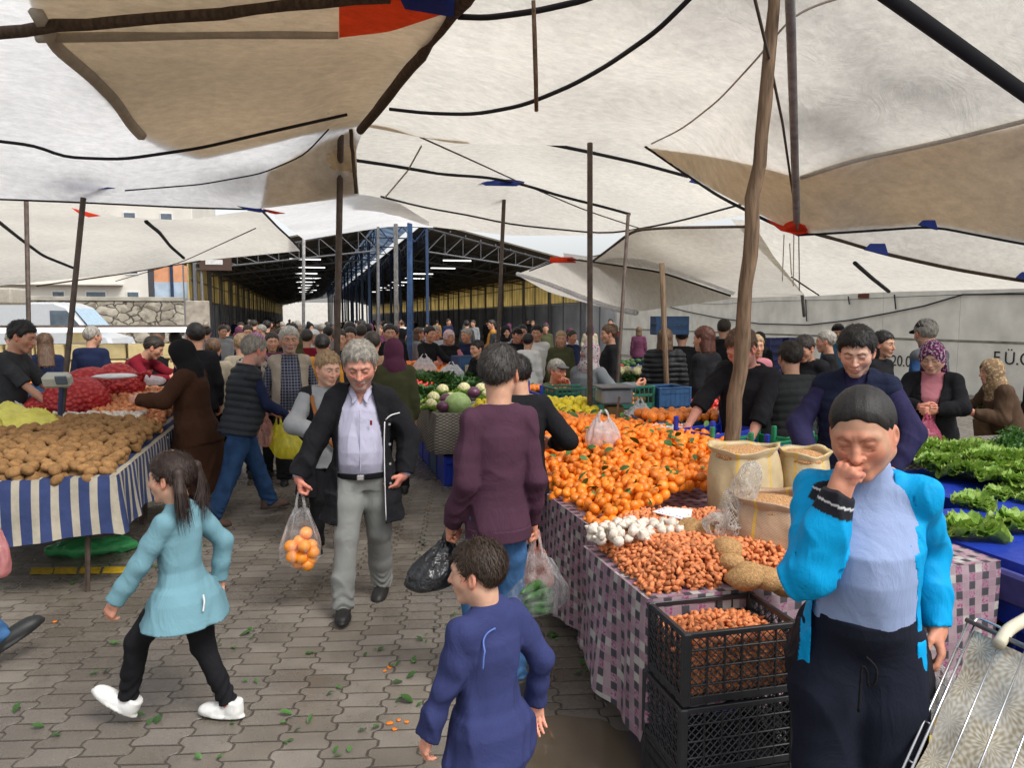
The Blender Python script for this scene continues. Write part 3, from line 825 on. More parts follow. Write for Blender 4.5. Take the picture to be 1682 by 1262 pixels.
def pavers():
    m, nt, N, L, P = newmat('pavers'); mm = nodes_math(nt)
    tc = N.new('ShaderNodeTexCoord'); mp = N.new('ShaderNodeMapping'); mp.inputs['Rotation'].default_value = (0, 0, PAVROT); L.new(tc.outputs['Object'], mp.inputs[0])
    wob = N.new('ShaderNodeTexNoise'); wob.inputs['Scale'].default_value = 1.3; L.new(mp.outputs[0], wob.inputs[0])
    sx = N.new('ShaderNodeSeparateXYZ'); L.new(mp.outputs[0], sx.inputs[0])
    wv = mm('MULTIPLY', mm('SUBTRACT', wob.outputs[0], .5), .05)
    u = mm('ADD', sx.outputs[0], wv); v = mm('ADD', sx.outputs[1], wv)
    w, h = .212, .138
    tri = mm('PINGPONG', mm('DIVIDE', v, h), .5)
    zz = mm('MULTIPLY', mrange(nt, tri, .12, .38, 0, 1, True), .034)
    cu = mm('DIVIDE', mm('ADD', u, zz), w); ci = mm('FLOOR', cu); fu = mm('FRACT', cu)
    sh = mm('MULTIPLY', mm('MODULO', mm('ABSOLUTE', ci), 2), 0.5)
    cv = mm('ADD', mm('DIVIDE', v, h), mm('ADD', sh, .25)); ri = mm('FLOOR', cv); fv = mm('FRACT', cv)
    du = mm('MULTIPLY', mm('MINIMUM', fu, mm('SUBTRACT', 1, fu)), w); dv = mm('MULTIPLY', mm('MINIMUM', fv, mm('SUBTRACT', 1, fv)), h)
    dd = mm('ADD', mm('MINIMUM', du, dv), mm('MULTIPLY', mm('SUBTRACT', noise(nt, mp.outputs[0], 70), .5), .006))
    joint = mrange(nt, dd, .0025, .0075, 1, 0)
    cx = N.new('ShaderNodeCombineXYZ'); L.new(ci, cx.inputs[0]); L.new(ri, cx.inputs[1])
    wn = N.new('ShaderNodeTexWhiteNoise'); wn.noise_dimensions = '2D'; L.new(cx.outputs[0], wn.inputs['Vector'])
    tone = mrange(nt, wn.outputs['Value'], 0, 1, .86, 1.12)
    c1 = mixc(nt, wn.outputs['Value'], (.205, .175, .140), (.225, .198, .168))
    sp = noise(nt, mp.outputs[0], 230, 2, .7); sp2 = mrange(nt, sp, .42, .62, .72, 1.32)
    big = mrange(nt, noise(nt, mp.outputs[0], 1.1, 4), .35, .65, .80, 1.12)
    f = mm('MULTIPLY', mm('MULTIPLY', tone, sp2), big)
    vm = N.new('ShaderNodeVectorMath'); vm.operation = 'SCALE'; L.new(c1, vm.inputs[0]); L.new(f, vm.inputs['Scale'])
    wet = mrange(nt, noise(nt, mp.outputs[0], .75, 5, .6), .40, .58, 0, 1, True)
    c2 = mixc(nt, mm('MULTIPLY', wet, .46), vm.outputs[0], (.06, .05, .04))
    grime = mrange(nt, noise(nt, mp.outputs[0], 22, 4, .7), .60, .72, 0, .55)
    c2 = mixc(nt, grime, c2, (.06, .05, .038))
    c3 = mixc(nt, mm('MULTIPLY', joint, .85), c2, (.045, .037, .028))
    L.new(c3, P.inputs['Base Color'])
    rg = mm('SUBTRACT', mrange(nt, noise(nt, mp.outputs[0], 14, 3), .3, .7, .45, .72), mm('MULTIPLY', wet, .36)); L.new(rg, P.inputs['Roughness'])
    P.inputs['Specular IOR Level'].default_value = .5
    hgt = mm('ADD', mm('MULTIPLY', joint, -1.0), mm('ADD', mm('MULTIPLY', sp, .22), mm('MULTIPLY', wn.outputs['Value'], .18)))
    bp = N.new('ShaderNodeBump'); bp.inputs['Strength'].default_value = .75; bp.inputs['Distance'].default_value = .006; L.new(hgt, bp.inputs['Height']); L.new(bp.outputs[0], P.inputs['Normal'])
    return m
MPAV = pavers()
g = MB(); g.add([(-160, -60, 0), (180, -60, 0), (180, 320, 0), (-160, 320, 0)], [(0, 1, 2, 3)])
tag(g.build('ground', MPAV), 'wet grey brown interlocking paving of the market lane', kind='structure')
# puddles
def blob_sheet(name, c, rx, ry, rot, z, mat, seed, n=48, amp=.25):
    r = random.Random(seed); ph = [r.uniform(0, 6.28) for _ in range(5)]
    v = [(c[0], c[1], z)]
    for i in range(n):
        t = 2*PI*i/n; k = 1+amp*(.5*math.sin(2*t+ph[0])+.4*math.sin(3*t+ph[1])+.25*math.sin(5*t+ph[2])+.18*math.sin(9*t+ph[3])+.1*math.sin(14*t+ph[4]))
        x, y = rx*k*math.cos(t), ry*k*math.sin(t)
        v.append((c[0]+x*math.cos(rot)-y*math.sin(rot), c[1]+x*math.sin(rot)+y*math.cos(rot), z))
    m = MB(); m.add(v, [(0, 1+i, 1+(i+1) % n) for i in range(n)]); return m.build(name, mat)
MPUD = M('puddle', (.115, .090, .062), rough=.04, noise=.12, nscale=3, spec=1.0, bump=.02, bscale=9)
for i, (px, py, rx, ry) in enumerate([(950, 1235, .42, .26), (700, 1300, .3, .12), (1030, 1140, .12, .16)]):
    p = G(px, py); tag(blob_sheet('puddle', p, rx, ry, -YAW, .004, MPUD, 11+i), 'muddy brown puddle lying on the paving', kind='structure')
# yellow painted stones
MYEL = M('yellow_paint', (.52, .34, .015), rough=.7, noise=.35, nscale=30, bump=.3)
for row, (x0, x1, py, h) in enumerate([(-60, 235, 941, .10)]):
    m = MB(); x = x0
    while x < x1:
        wpx = rnd.uniform(30, 46); gpx = rnd.uniform(2, 6); y = py-(x+60)*.012
        a, b = G(x, y+5), G(x+wpx, y+5); c, d = G(x+wpx+4, y-6), G(x+4, y-6)
        if rnd.random() > .08: m.add([tuple(q[:2])+(.004,) for q in (a, b, c, d)], [(0, 1, 2, 3)])
        x += wpx+gpx
    tag(m.build('painted_line', MYEL), 'worn yellow painted line across the paving', kind='structure')

# ------------------------------------------------------------------ long market hall
HX0, HX1, HY0, HY1, RX, RZ, EZ = -5.6, 15.5, 40.0, 190.0, 5.0, 7.3, 4.75
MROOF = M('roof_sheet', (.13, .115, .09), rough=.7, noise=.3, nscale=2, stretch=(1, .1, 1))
MSTEEL = M('grey_steel', (.17, .17, .18), rough=.5, noise=.15, metal=.3)
MBLUE = M('blue_paint', (.022, .045, .10), rough=.5, noise=.2, nscale=5)
def ridge_mat(name, c, sc, bump=.6, trans=0.0, rough=.6):
    m, nt, N, L, P = newmat(name); mm = nodes_math(nt)
    tc = N.new('ShaderNodeTexCoord'); sx = N.new('ShaderNodeSeparateXYZ'); L.new(tc.outputs['Object'], sx.inputs[0])
    w = mm('SINE', mm('MULTIPLY', mm('ADD', sx.outputs[1], mm('MULTIPLY', sx.outputs[0], .001)), sc))
    n1 = mrange(nt, noise(nt, tc.outputs['Object'], .8, 4), .3, .7, .75, 1.15)
    f = mm('MULTIPLY', n1, mrange(nt, w, -1, 1, .82, 1.08))
    vm = N.new('ShaderNodeVectorMath'); vm.operation = 'SCALE'; vm.inputs[0].default_value = c; L.new(f, vm.inputs['Scale']); L.new(vm.outputs[0], P.inputs['Base Color'])
    P.inputs['Roughness'].default_value = rough
    if trans:
        tr = N.new('ShaderNodeBsdfTranslucent'); L.new(vm.outputs[0], tr.inputs[0]); mx = N.new('ShaderNodeMixShader'); mx.inputs[0].default_value = trans
        L.new(P.outputs[0], mx.inputs[1]); L.new(tr.outputs[0], mx.inputs[2]); L.new(mx.outputs[0], N['Material Output'].inputs[0])
    return m
MYP = ridge_mat('yellow_panels', (.82, .70, .40), 9, trans=.7)
MGP = ridge_mat('grey_panels', (.52, .53, .54), 1.6)
hall = empty('market_hall', (RX, HY0, 0), label='long steel market hall with dark roof and yellow side panels behind the tents', cat='hall')
def hb(name, mb, mat): 
    o = mb.build(name, mat, hall); o.location = (-RX, -HY0, 0); return o
m = MB()
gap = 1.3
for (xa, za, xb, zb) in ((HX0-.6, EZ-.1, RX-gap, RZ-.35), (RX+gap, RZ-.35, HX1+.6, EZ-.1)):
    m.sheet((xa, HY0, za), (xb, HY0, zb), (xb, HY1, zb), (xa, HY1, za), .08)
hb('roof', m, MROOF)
m = MB(); m.sheet((RX-gap, HY0+2, RZ+.1), (RX, HY0+2, RZ+.5), (RX, HY1, RZ+.5), (RX-gap, HY1, RZ+.1), .02); m.sheet((RX, HY0+2, RZ+.5), (RX+gap, HY0+2, RZ+.1), (RX+gap, HY1, RZ+.1), (RX, HY1, RZ+.5), .02)
hb('skylight', m, ridge_mat('skylight_sheet', (.40, .47, .56), 3, trans=.7))
m = MB(); m.box((HX1, (HY0+HY1)/2-2, 4.0), (.06, HY1-HY0+4, 2.5)); m.box((HX0, (HY0+HY1)/2, 3.75), (.06, HY1-HY0, 1.95))
hb('yellow_panel_wall', m, MYP)
m = MB(); m.box((HX1-.05, (HY0+HY1)/2-2, 1.35), (.08, HY1-HY0+4, 2.7)); m.box((HX0, (HY0+HY1)/2, 1.38), (.08, HY1-HY0, 2.72))
hb('grey_panel_wall', m, MGP)
m = MB()
for y in np.arange(HY0-2, HY1, 3.0):
    for x, z in ((HX1-.12, 5.2), (HX0+.08, EZ-.1)): m.box((x, y, z/2), (.06, .06, z))
for z in (2.74, 4.0, 5.25): m.box((HX1-.14, (HY0+HY1)/2-2, z), (.05, HY1-HY0+4, .06))
for z in (2.74, 3.75, 4.65): m.box((HX0+.10, (HY0+HY1)/2, z), (.05, HY1-HY0, .06))
hb('wall_rail', m, MSTEEL)
for i, y in enumerate(np.arange(HY0+.2, HY0+100, 6.0)):
    m = MB()
    for x, z in ((HX0+.3, EZ), (HX1-.3, EZ)): hb('column', MB().box((x, y, z/2), (.16, .16, z)), MSTEEL)
    for x in (RX-1.3, RX+1.3): hb('column', MB().box((x, y, 3.3), (.15, .15, 6.6)), MBLUE)
    m = MB()
    for s, xa, xb in ((1, HX0+.3, RX-1.3), (-1, HX1-.3, RX+1.3)):
        n = 9
        t0 = [A3(xa+(xb-xa)*k/n, y, EZ-.15+(RZ-.5-EZ)*k/n) for k in range(n+1)]
        b0 = [A3(xa+(xb-xa)*k/n, y, EZ-.5+(5.9-EZ)*k/n) for k in range(n+1)]
        m.tube([t0[0], t0[-1]], .05, 4); m.tube([b0[0], b0[-1]], .045, 4)
        for k in range(n):
            m.tube([t0[k], b0[k+1]], .025, 4); m.tube([t0[k+1], b0[k+1]], .02, 4)
    hb('truss', m, MSTEEL)
    m = MB()
    for k in range(4):
        x = RX-1.3+k*.65; m.tube([(x, y, 5.9 if k % 2 else 6.7), (x+.65, y, 6.7 if k % 2 else 5.9)], .03, 4)
    for x in (RX-1.3, RX+1.3):
        for k in range(6):
            m.tube([(x, y+k, 5.9 if k % 2 else 6.7), (x, y+k+1, 6.7 if k % 2 else 5.9)], .025, 4)
        m.tube([(x, y, 5.9), (x, y+6, 5.9)], .035, 4); m.tube([(x, y, 6.7), (x, y+6, 6.7)], .035, 4)
    m.tube([(RX-1.3, y, 6.7), (RX+1.3, y, 6.7)], .04, 4)
    hb('truss', m, MBLUE if i % 2 == 0 else MSTEEL)
m = MB()
for i in range(11):
    for s in (-1, 1):
        x0 = RX-1.3 if s < 0 else RX+1.3; x1 = HX0 if s < 0 else HX1
        x = x0+(x1-x0)*(i+.5)/11; z = (RZ-.5)+(EZ-.2-RZ+.4)*(i+.5)/11
        m.box((x, (HY0+HY1)/2, z), (.05, HY1-HY0, .07))
hb('purlin', m, MSTEEL)
# hall lamps
MLAMP, nt, N, L, P = newmat('lamp_tube'); P.inputs['Emission Color'].default_value = (1, .98, .95, 1); P.inputs['Emission Strength'].default_value = 1.6; P.inputs['Base Color'].default_value = (.9, .9, .9, 1)
lamp0 = None
for xx, lab in ((0., 'left'), (8.7, 'right')):
    for k in range(9):
        if lamp0 is None:
            lamp0 = empty('strip_lamp', (0, 0, 0), label='x', cat='lamp', group='strip lamps hanging in the market hall')
            MB().box((0, 0, 0), (1.7, .12, .06), bev=.02).build('diffuser', MLAMP, lamp0); m = MB(); m.box((0, 0, .06), (1.74, .16, .05))
            for sx_ in (-.6, .6): m.tube([(sx_, 0, .08), (sx_, 0, .8)], .01, 4)
            m.build('housing', MSTEEL, lamp0); o = lamp0
        else: o = copy_tree(lamp0)
        o.location = (xx+(.4 if k % 2 else 0), HY0+4+k*7.0, 5.15+(.1 if xx > 1 else 0)); o['label'] = 'white strip lamp hung under the dark hall roof, %s row' % lab
# far end of the hall : bright opening and a pale far building
MPALE = M('pale_render', (.62, .60, .56), rough=.9, noise=.08, nscale=1.5)
tag(MB().box((4.5, HY1+26, 3), (34, 3, 6), bev=.05).build('distant_building', MPALE), 'pale building seen through the far end of the hall', 'building')
# brown board on the front left of the hall
sg = empty('hall_sign', tuple(V(354, 36.6, 4.55)), -YAW*.4, label='brown board with a white plate at the front corner of the hall', cat='sign')
MB().box((0, 0, 0), (1.5, .12, .75), bev=.02).build('board', M('brown_board', (.075, .045, .035), rough=.6), sg)
MB().box((-.05, -.07, .04), (.8, .03, .24)).build('plate', M('white_plate', (.6, .6, .58), noise=.2, nscale=8), sg)
MB().tube([(-.7, .1, -.3), (-.7, .1, -4.5)], .07, 6).build('post', MSTEEL, sg)

# ------------------------------------------------------------------ white wall on the right
MWALL = M('painted_concrete', (.80, .77, .68), rough=.85, noise=.16, nscale=1.6, bump=.2, bscale=20, detail=8)
wall = empty('concrete_wall', (HX1, 17, 0), label='long off white concrete wall with panel joints along the right of the market', cat='wall')
m = MB()
ys = np.arange(-3, 37.9, 2.55)
for i, y in enumerate(ys):
    m.box((.1+.004*(i % 3), y+1.275-17, .64), (.2, 2.54, 1.28), bev=.006); m.box((.1+.004*((i+1) % 3), y+1.275-17, 1.96), (.2, 2.54, 1.31), bev=.006)
m.build('wall_panel', MWALL, wall)
m = MB(); m.box((.11, (ys[0]+ys[-1]+2.5)/2-17, 2.66), (.27, 41, .07), bev=.01); m.build('coping', M('coping', (.36, .35, .32), noise=.2), wall)
m = MB(); m.box((.07, (ys[0]+ys[-1]+2.5)/2-17, 1.31), (.18, 41, .05), bev=.005); m.build('joint_ledge', M('ledge', (.24, .24, .19), noise=.4, nscale=3), wall)
MINK = M('black_marker', (.03, .03, .03), rough=.8, noise=.1)
def wtext(body, px, py, size, name='lettering', mat=None, rx=PI/2, parent=None):
    cu = bpy.data.curves.new(name, 'FONT'); cu.body = body; cu.size = size; cu.extrude = .002; cu.offset = -.004*size
    o = bpy.data.objects.new(name, cu); COL.objects.link(o); cu.materials.append(mat or MINK)
    return o
def onwall(px, py):
    r = FW + RT*(px-841)/FPX + UP*(631-py)/FPX; t = (HX1-.012)/r[0]; return C0+r*t
for body, px, py, h in (('F.Ü.O', 1630, 597, .42), ('Sc', 1629, 612, .33), ('c', 1627, 627, .33), ('\u02bb20.00', 1458, 600, .42)):
    p = onwall(px, py); o = wtext(body, px, py, h); o.parent = wall; o.location = (p[0]-HX1, p[1]-17, p[2]); o.rotation_euler = (PI/2, 0, -PI/2)
    if body == 'F.Ü.O': o['label'] = 'hand painted black letters F.Ü.O'
# cable drooping along the wall
def droop(pts, n=14, sag=.0):
    out = []
    for i in range(len(pts)-1):
        a, b = np.array(pts[i], float), np.array(pts[i+1], float)
        for k in range(n):
            t = k/n; p = a+(b-a)*t; p[2] -= sag*4*t*(1-t)*np.linalg.norm(b-a); out.append(p)
    out.append(np.array(pts[-1], float)); return out
MCAB = M('black_cable', (.02, .02, .02), rough=.5)
cab = [onwall(px, py)-A3(.06, 0, 0) for px, py in ((1085, 500), (1130, 512), (1180, 522), (1250, 532), (1330, 534), (1400, 526), (1460, 515), (1520, 503), (1585, 484), (1700, 483), (1900, 480))]
tag(MB().tube(cab, .022, 6).build('cable', MCAB, smooth=True), 'thick black cable drooping along the white wall', 'cable')
cab = [onwall(px, py)-A3(.05, 0, 0) for px, py in ((1085, 495), (1180, 500), (1260, 495), (1400, 492), (1500, 487), (1700, 480))]
tag(MB().tube(cab, .008, 5).build('cable', MCAB, smooth=True), 'thin wire strung just under the wall coping', 'cable')
for px, py0, py1 in ((1325, 492, 528), (1471, 484, 508), (1395, 487, 500)):
    a, b = onwall(px, py0), onwall(px, py1); tag(MB().tube([a-A3(.04, 0, 0), b-A3(.04, .05, 0)], .02, 5).build('hanging_rope', MCAB), 'short dark rope hanging on the wall above the ledge, at %s' % ('the post' if px == 1325 else 'the long cable' if px == 1471 else 'the brown plate'), 'rope')
p = onwall(1419, 486); tag(MB().box(p-A3(.02, 0, 0), (.03, .42, .13), bev=.008).build('wall_plate', M('rust_plate', (.13, .04, .025))), 'small rust brown plate under the wall coping', 'plate')

# ------------------------------------------------------------------ left background
MSTONE, nt, N, L, P = newmat('rubble_stone'); mm = nodes_math(nt)
tc = N.new('ShaderNodeTexCoord'); vo = N.new('ShaderNodeTexVoronoi'); vo.feature = 'DISTANCE_TO_EDGE'; vo.inputs['Scale'].default_value = 1.55
mp = N.new('ShaderNodeMapping'); mp.inputs['Scale'].default_value = (1, 1, 1.35); L.new(tc.outputs['Object'], mp.inputs[0])
wn_ = N.new('ShaderNodeTexNoise'); wn_.inputs['Scale'].default_value = 1.7; L.new(mp.outputs[0], wn_.inputs[0]); va = N.new('ShaderNodeVectorMath'); va.operation = 'MULTIPLY_ADD'; L.new(wn_.outputs[1], va.inputs[0]); va.inputs[1].default_value = (.5, .5, .5); L.new(mp.outputs[0], va.inputs[2])
L.new(va.outputs[0], vo.inputs['Vector']); v2 = N.new('ShaderNodeTexVoronoi'); v2.inputs['Scale'].default_value = 2.0; L.new(va.outputs[0], v2.inputs['Vector'])
sxx = N.new('ShaderNodeSeparateXYZ'); L.new(v2.outputs['Color'], sxx.inputs[0])
c = mixc(nt, sxx.outputs[0], (.20, .17, .13), (.42, .38, .31)); c = mixc(nt, mrange(nt, vo.outputs['Distance'], .015, .06, 1, 0), c, (.05, .042, .035))
f = mrange(nt, noise(nt, tc.outputs['Object'], 6, 5), .3, .7, .7, 1.2); vm = N.new('ShaderNodeVectorMath'); vm.operation = 'SCALE'; L.new(c, vm.inputs[0]); L.new(f, vm.inputs['Scale']); L.new(vm.outputs[0], P.inputs['Base Color'])
P.inputs['Roughness'].default_value = .9; bp = N.new('ShaderNodeBump'); bp.inputs['Strength'].default_value = 1; bp.inputs['Distance'].default_value = .08; L.new(vo.outputs['Distance'], bp.inputs['Height']); L.new(bp.outputs[0], P.inputs['Normal'])
sw = empty('stone_wall', (-15, 39.4, 0), label='rubble stone wall with concrete coping behind the cheese counter', cat='wall')
MB().box((0, 0, 1.33), (18.6, .5, 2.66), bev=.03).build('masonry', MSTONE, sw)
MB().box((0, 0, 2.76), (18.7, .62, .2), bev=.02).build('coping', M('coping2', (.34, .32, .27), noise=.25, nscale=2), sw)
MB().box((9.85, .1, 1.35), (1.1, .3, 2.7), bev=.03).build('pier', M('pier', (.33, .29, .24), noise=.3, nscale=3), sw)
# pale block of flats
MFLAT = M('pale_facade', (.66, .63, .57), rough=.9, noise=.07, nscale=.6)
bl = empty('apartment_block', (-20, 62, 0), -.1, label='pale cream block with tall narrow windows behind the stone wall', cat='building')
m = MB(); m.box((0, 4, 7), (24, 8, 14), bev=.05); m.build('facade', MFLAT, bl)
MGL = M('window_glass', (.10, .13, .16), rough=.15, spec=.6, noise=.3, nscale=2)
MWF = M('white_frame', (.7, .7, .7), rough=.5)
for i in range(9):
    for z in (2.2, 5.1, 8.0):
        x = -10.2+i*2.55; w_ = .75 if i % 3 else 1.3
        fr = MB().box((x, -.02, z+.8), (w_+.16, .10, 1.7)).build('window', MWF, bl); MB().box((x, -.075, z+.8), (w_, .03, 1.5)).build('pane', MGL, fr)
m = MB()
for z in (4.3, 7.3): m.box((-2, -.35, z), (18, .7, .14), bev=.02); m.tube([(-11, -.66, z+.9), (7, -.66, z+.9)], .03, 5)
m.build('balcony_slab', MFLAT, bl)
# steel frame with advert at the front left of the hall
MORA = M('orange_banner', (.70, .33, .18), noise=.25, nscale=1.2); MSKYB = M('sky_banner', (.45, .55, .66), noise=.3, nscale=1)
ad = empty('billboard', tuple(V(298, 44, 0)), -.15, label='orange and pale blue hoarding between blue posts behind the stone wall', cat='hoarding')
MB().box((0, 0, 4.6), (2.9, .08, 1.3)).build('banner', MORA, ad); MB().box((0, .0, 3.25), (2.9, .07, 1.38)).build('lower_banner', MSKYB, ad)
for x in (-1.5, -.35, 1.5):
    MB().box((x, -.12, 3.0), (.14 if x > -1 else .3, .14, 6.0)).build('post', MBLUE if x > -1 else M('dark_post', (.07, .07, .08)), ad)
# white van
MVAN = M('van_paint', (.50, .52, .54), rough=.28, noise=.03, coat=.4); MRUB = M('rubber', (.02, .02, .02), rough=.8)
def loft_body(name, prof_yz, xw, mat, parent):
    """side profile (list of (along, z)) extruded across the width with softened sides"""
    n = len(prof_yz); v = []; f = []
    xs = [(-xw, .93), (-xw*.9, .99), (0, 1.0), (xw*.9, .99), (xw, .93)]
    zc = sum(p[1] for p in prof_yz)/n; yc = sum(p[0] for p in prof_yz)/n
    for x, s_ in xs:
        for (y, z) in prof_yz: v.append((yc+(y-yc)*s_, x, zc+(z-zc)*s_))
    for i in range(len(xs)-1):
        for k in range(n): f.append((i*n+k, i*n+(k+1) % n, (i+1)*n+(k+1) % n, (i+1)*n+k))
    f.append(tuple(range(n))[::-1]); f.append(tuple((len(xs)-1)*n+k for k in range(n)))
    m = MB(); m.add(v, f); return m.build(name, mat, parent)
van = empty('delivery_van', tuple(V(90, 27, 0)), math.radians(-12), label='white delivery van parked behind the cheese counter', cat='van')
loft_body('body', [(-2.5, .35), (2.5, .35), (2.6, .8), (2.45, 1.15), (1.75, 1.35), (1.05, 2.25), (.6, 2.42), (-2.4, 2.42), (-2.55, 2.2), (-2.55, .6)], .95, MVAN, van)
for sx_ in (-1, 1):
    MB().add([(1.62, sx_*.965, 1.38), (1.02, sx_*.965, 2.12), (.45, sx_*.965, 2.12), (.45, sx_*.965, 1.38)], [(0, 1, 2, 3)]).build('side_window', MGL, van)
    for x in (-1.6, 1.65):
        w_ = MB().tube([(x, sx_*.75, .35), (x, sx_*.99, .35)], .35, 20).build('wheel', MRUB, van); MB().tube([(x, sx_*.98, .35), (x, sx_*1.0, .35)], .2, 14).build('rim', MSTEEL, w_)
MB().add([(1.80, -.8, 1.40), (1.80, .8, 1.40), (1.14, .72, 2.2), (1.14, -.72, 2.2)], [(0, 1, 2, 3)]).build('windscreen', M('pale_glass', (.35, .48, .58), rough=.12, spec=.6), van)
for sx_ in (-.65, .65): MB().box((2.53, sx_, .85), (.1, .3, .2), bev=.04).build('headlight', MWF, van)
# ------------------------------------------------------------------ tarpaulins
def tarp_mat(name, col, tr=.55, stain=.12, dirt=(.30, .22, .14), mott=.07):
    m, nt, N, L, P = newmat(name); mm = nodes_math(nt)
    tc = N.new('ShaderNodeTexCoord'); mp = N.new('ShaderNodeMapping'); L.new(tc.outputs['Object'], mp.inputs[0]); mp.inputs['Rotation'].default_value = (.0, 0, -.25); mp.inputs['Scale'].default_value = (1, 1.7, 1)
    a = mrange(nt, noise(nt, mp.outputs[0], 9, 8, .75), .35, .65, 1-mott*2.2, 1+mott*1.3)
    b = mrange(nt, noise(nt, tc.outputs['Object'], .55, 4), .35, .7, 1.05, .90)
    vm = N.new('ShaderNodeVectorMath'); vm.operation = 'SCALE'; vm.inputs[0].default_value = col; L.new(mm('MULTIPLY', a, b), vm.inputs['Scale'])
    st = mrange(nt, noise(nt, tc.outputs['Object'], 1.9, 7, .72), .60, .78, 0, stain)
    sp = mrange(nt, noise(nt, tc.outputs['Object'], 21, 3, .6), .70, .76, 0, .45)
    c = mixc(nt, mm('MAXIMUM', st, mm('MULTIPLY', sp, .5)), vm.outputs[0], dirt)
    P.inputs['Roughness'].default_value = .6; L.new(c, P.inputs['Base Color'])
    tr_ = N.new('ShaderNodeBsdfTranslucent'); L.new(c, tr_.inputs[0]); mx = N.new('ShaderNodeMixShader'); mx.inputs[0].default_value = tr
    bp = N.new('ShaderNodeBump'); bp.inputs['Strength'].default_value = .45; bp.inputs['Distance'].default_value = .035
    wn_ = nt.nodes.new('ShaderNodeTexNoise'); wn_.inputs['Scale'].default_value = 2.6; wn_.inputs['Detail'].default_value = 7; wn_.inputs['Roughness'].default_value = .62; wn_.inputs['Distortion'].default_value = 1.6; L.new(mp.outputs[0], wn_.inputs[0]); wv = mm('ABSOLUTE', mm('SUBTRACT', wn_.outputs[0], .5)); L.new(wv, bp.inputs['Height']); L.new(bp.outputs[0], P.inputs['Normal']); L.new(bp.outputs[0], tr_.inputs['Normal'])
    L.new(P.outputs[0], mx.inputs[1]); L.new(tr_.outputs[0], mx.inputs[2]); L.new(mx.outputs[0], N['Material Output'].inputs[0])
    return m
TW = tarp_mat('white_tarp', (.765, .73, .66), .58, stain=.22)
TW2 = tarp_mat('cool_white_tarp', (.84, .84, .84), .62, stain=.06)
TG = tarp_mat('grey_tarp', (.64, .60, .53), .5)
TB = tarp_mat('beige_tarp', (.64, .49, .31), .46, stain=.2)
TORG = tarp_mat('orange_tarp', (.90, .10, .03), .6, stain=.02)
TNAV = tarp_mat('blue_tarp', (.02, .06, .38), .45, stain=.02)
MWOOD = M('weathered_wood', (.16, .105, .065), rough=.85, noise=.45, nscale=9, bump=.7, bscale=30, stretch=(6, 6, .6), bd=.006)
MDWOOD = M('dark_wood', (.075, .052, .036), rough=.85, noise=.4, nscale=9, bump=.6, bscale=30, stretch=(4, 4, 1))
MPIPE = M('rusty_pipe', (.085, .062, .05), rough=.6, noise=.35, nscale=14, metal=.2)
MGPIPE = M('grey_pipe', (.30, .29, .28), rough=.5, noise=.3, nscale=14, metal=.3)
MBPIPE = M('blue_pipe', (.05, .12, .28), rough=.5, noise=.3, nscale=10)
MBLK = M('black_strap', (.012, .012, .016), rough=.7)
MROPE = M('rope', (.10, .085, .07), rough=.9, noise=.3)
MROPEL = M('light_rope', (.45, .40, .33), rough=.9, noise=.2)

def fit_depth(ctrl):
    """smooth depth surface through control points (px, py, depth)"""
    c = np.array(ctrl, float); x = (c[:, 0]-841)/800; y = (c[:, 1]-300)/300
    n = len(c); A = [np.ones(n), x, y]
    if n >= 7: A += [x*x, x*y, y*y]
    A = np.stack(A, 1); k = np.linalg.lstsq(A, 1/c[:, 2], rcond=None)[0]
    res = 1/c[:, 2]-A @ k
    def f(px, py):
        x = (px-841)/800; y = (py-300)/300; B = [np.ones_like(x), x, y]
        if n >= 7: B += [x*x, x*y, y*y]
        b = sum(q*w for q, w in zip(B, k))
        # add residuals by inverse distance
        num = 0; den = 0
        for (cx, cy, _), r in zip(c, res):
            w = 1/(((px-cx)/100)**2+((py-cy)/60)**2+.15)**1.5; num = num+w*r; den = den+w
        return 1/(b+num/den)
    return f
def poly_at(pts, n):
    p = np.array(pts, float); d = np.r_[0, np.cumsum(np.linalg.norm(np.diff(p, axis=0), axis=1))]; d /= d[-1]
    t = np.linspace(0, 1, n); out = np.stack([np.interp(t, d, p[:, i]) for i in range(p.shape[1])], 1)
    if len(p) > 2:      # soften the corners
        for _ in range(2): out[1:-1] = out[1:-1]*.5+(out[:-2]+out[2:])*.25
    return out
def coons(top, bot, lef, rig, n, m):
    T, B, Lf, R_ = poly_at(top, n), poly_at(bot, n), poly_at(lef, m), poly_at(rig, m)
    u = np.linspace(0, 1, n)[None, :, None]; v = np.linspace(0, 1, m)[:, None, None]
    return (1-v)*T[None]+v*B[None]+(1-u)*Lf[:, None]+u*R_[:, None]-((1-u)*(1-v)*T[0]+u*(1-v)*T[-1]+(1-u)*v*B[0]+u*v*B[-1])
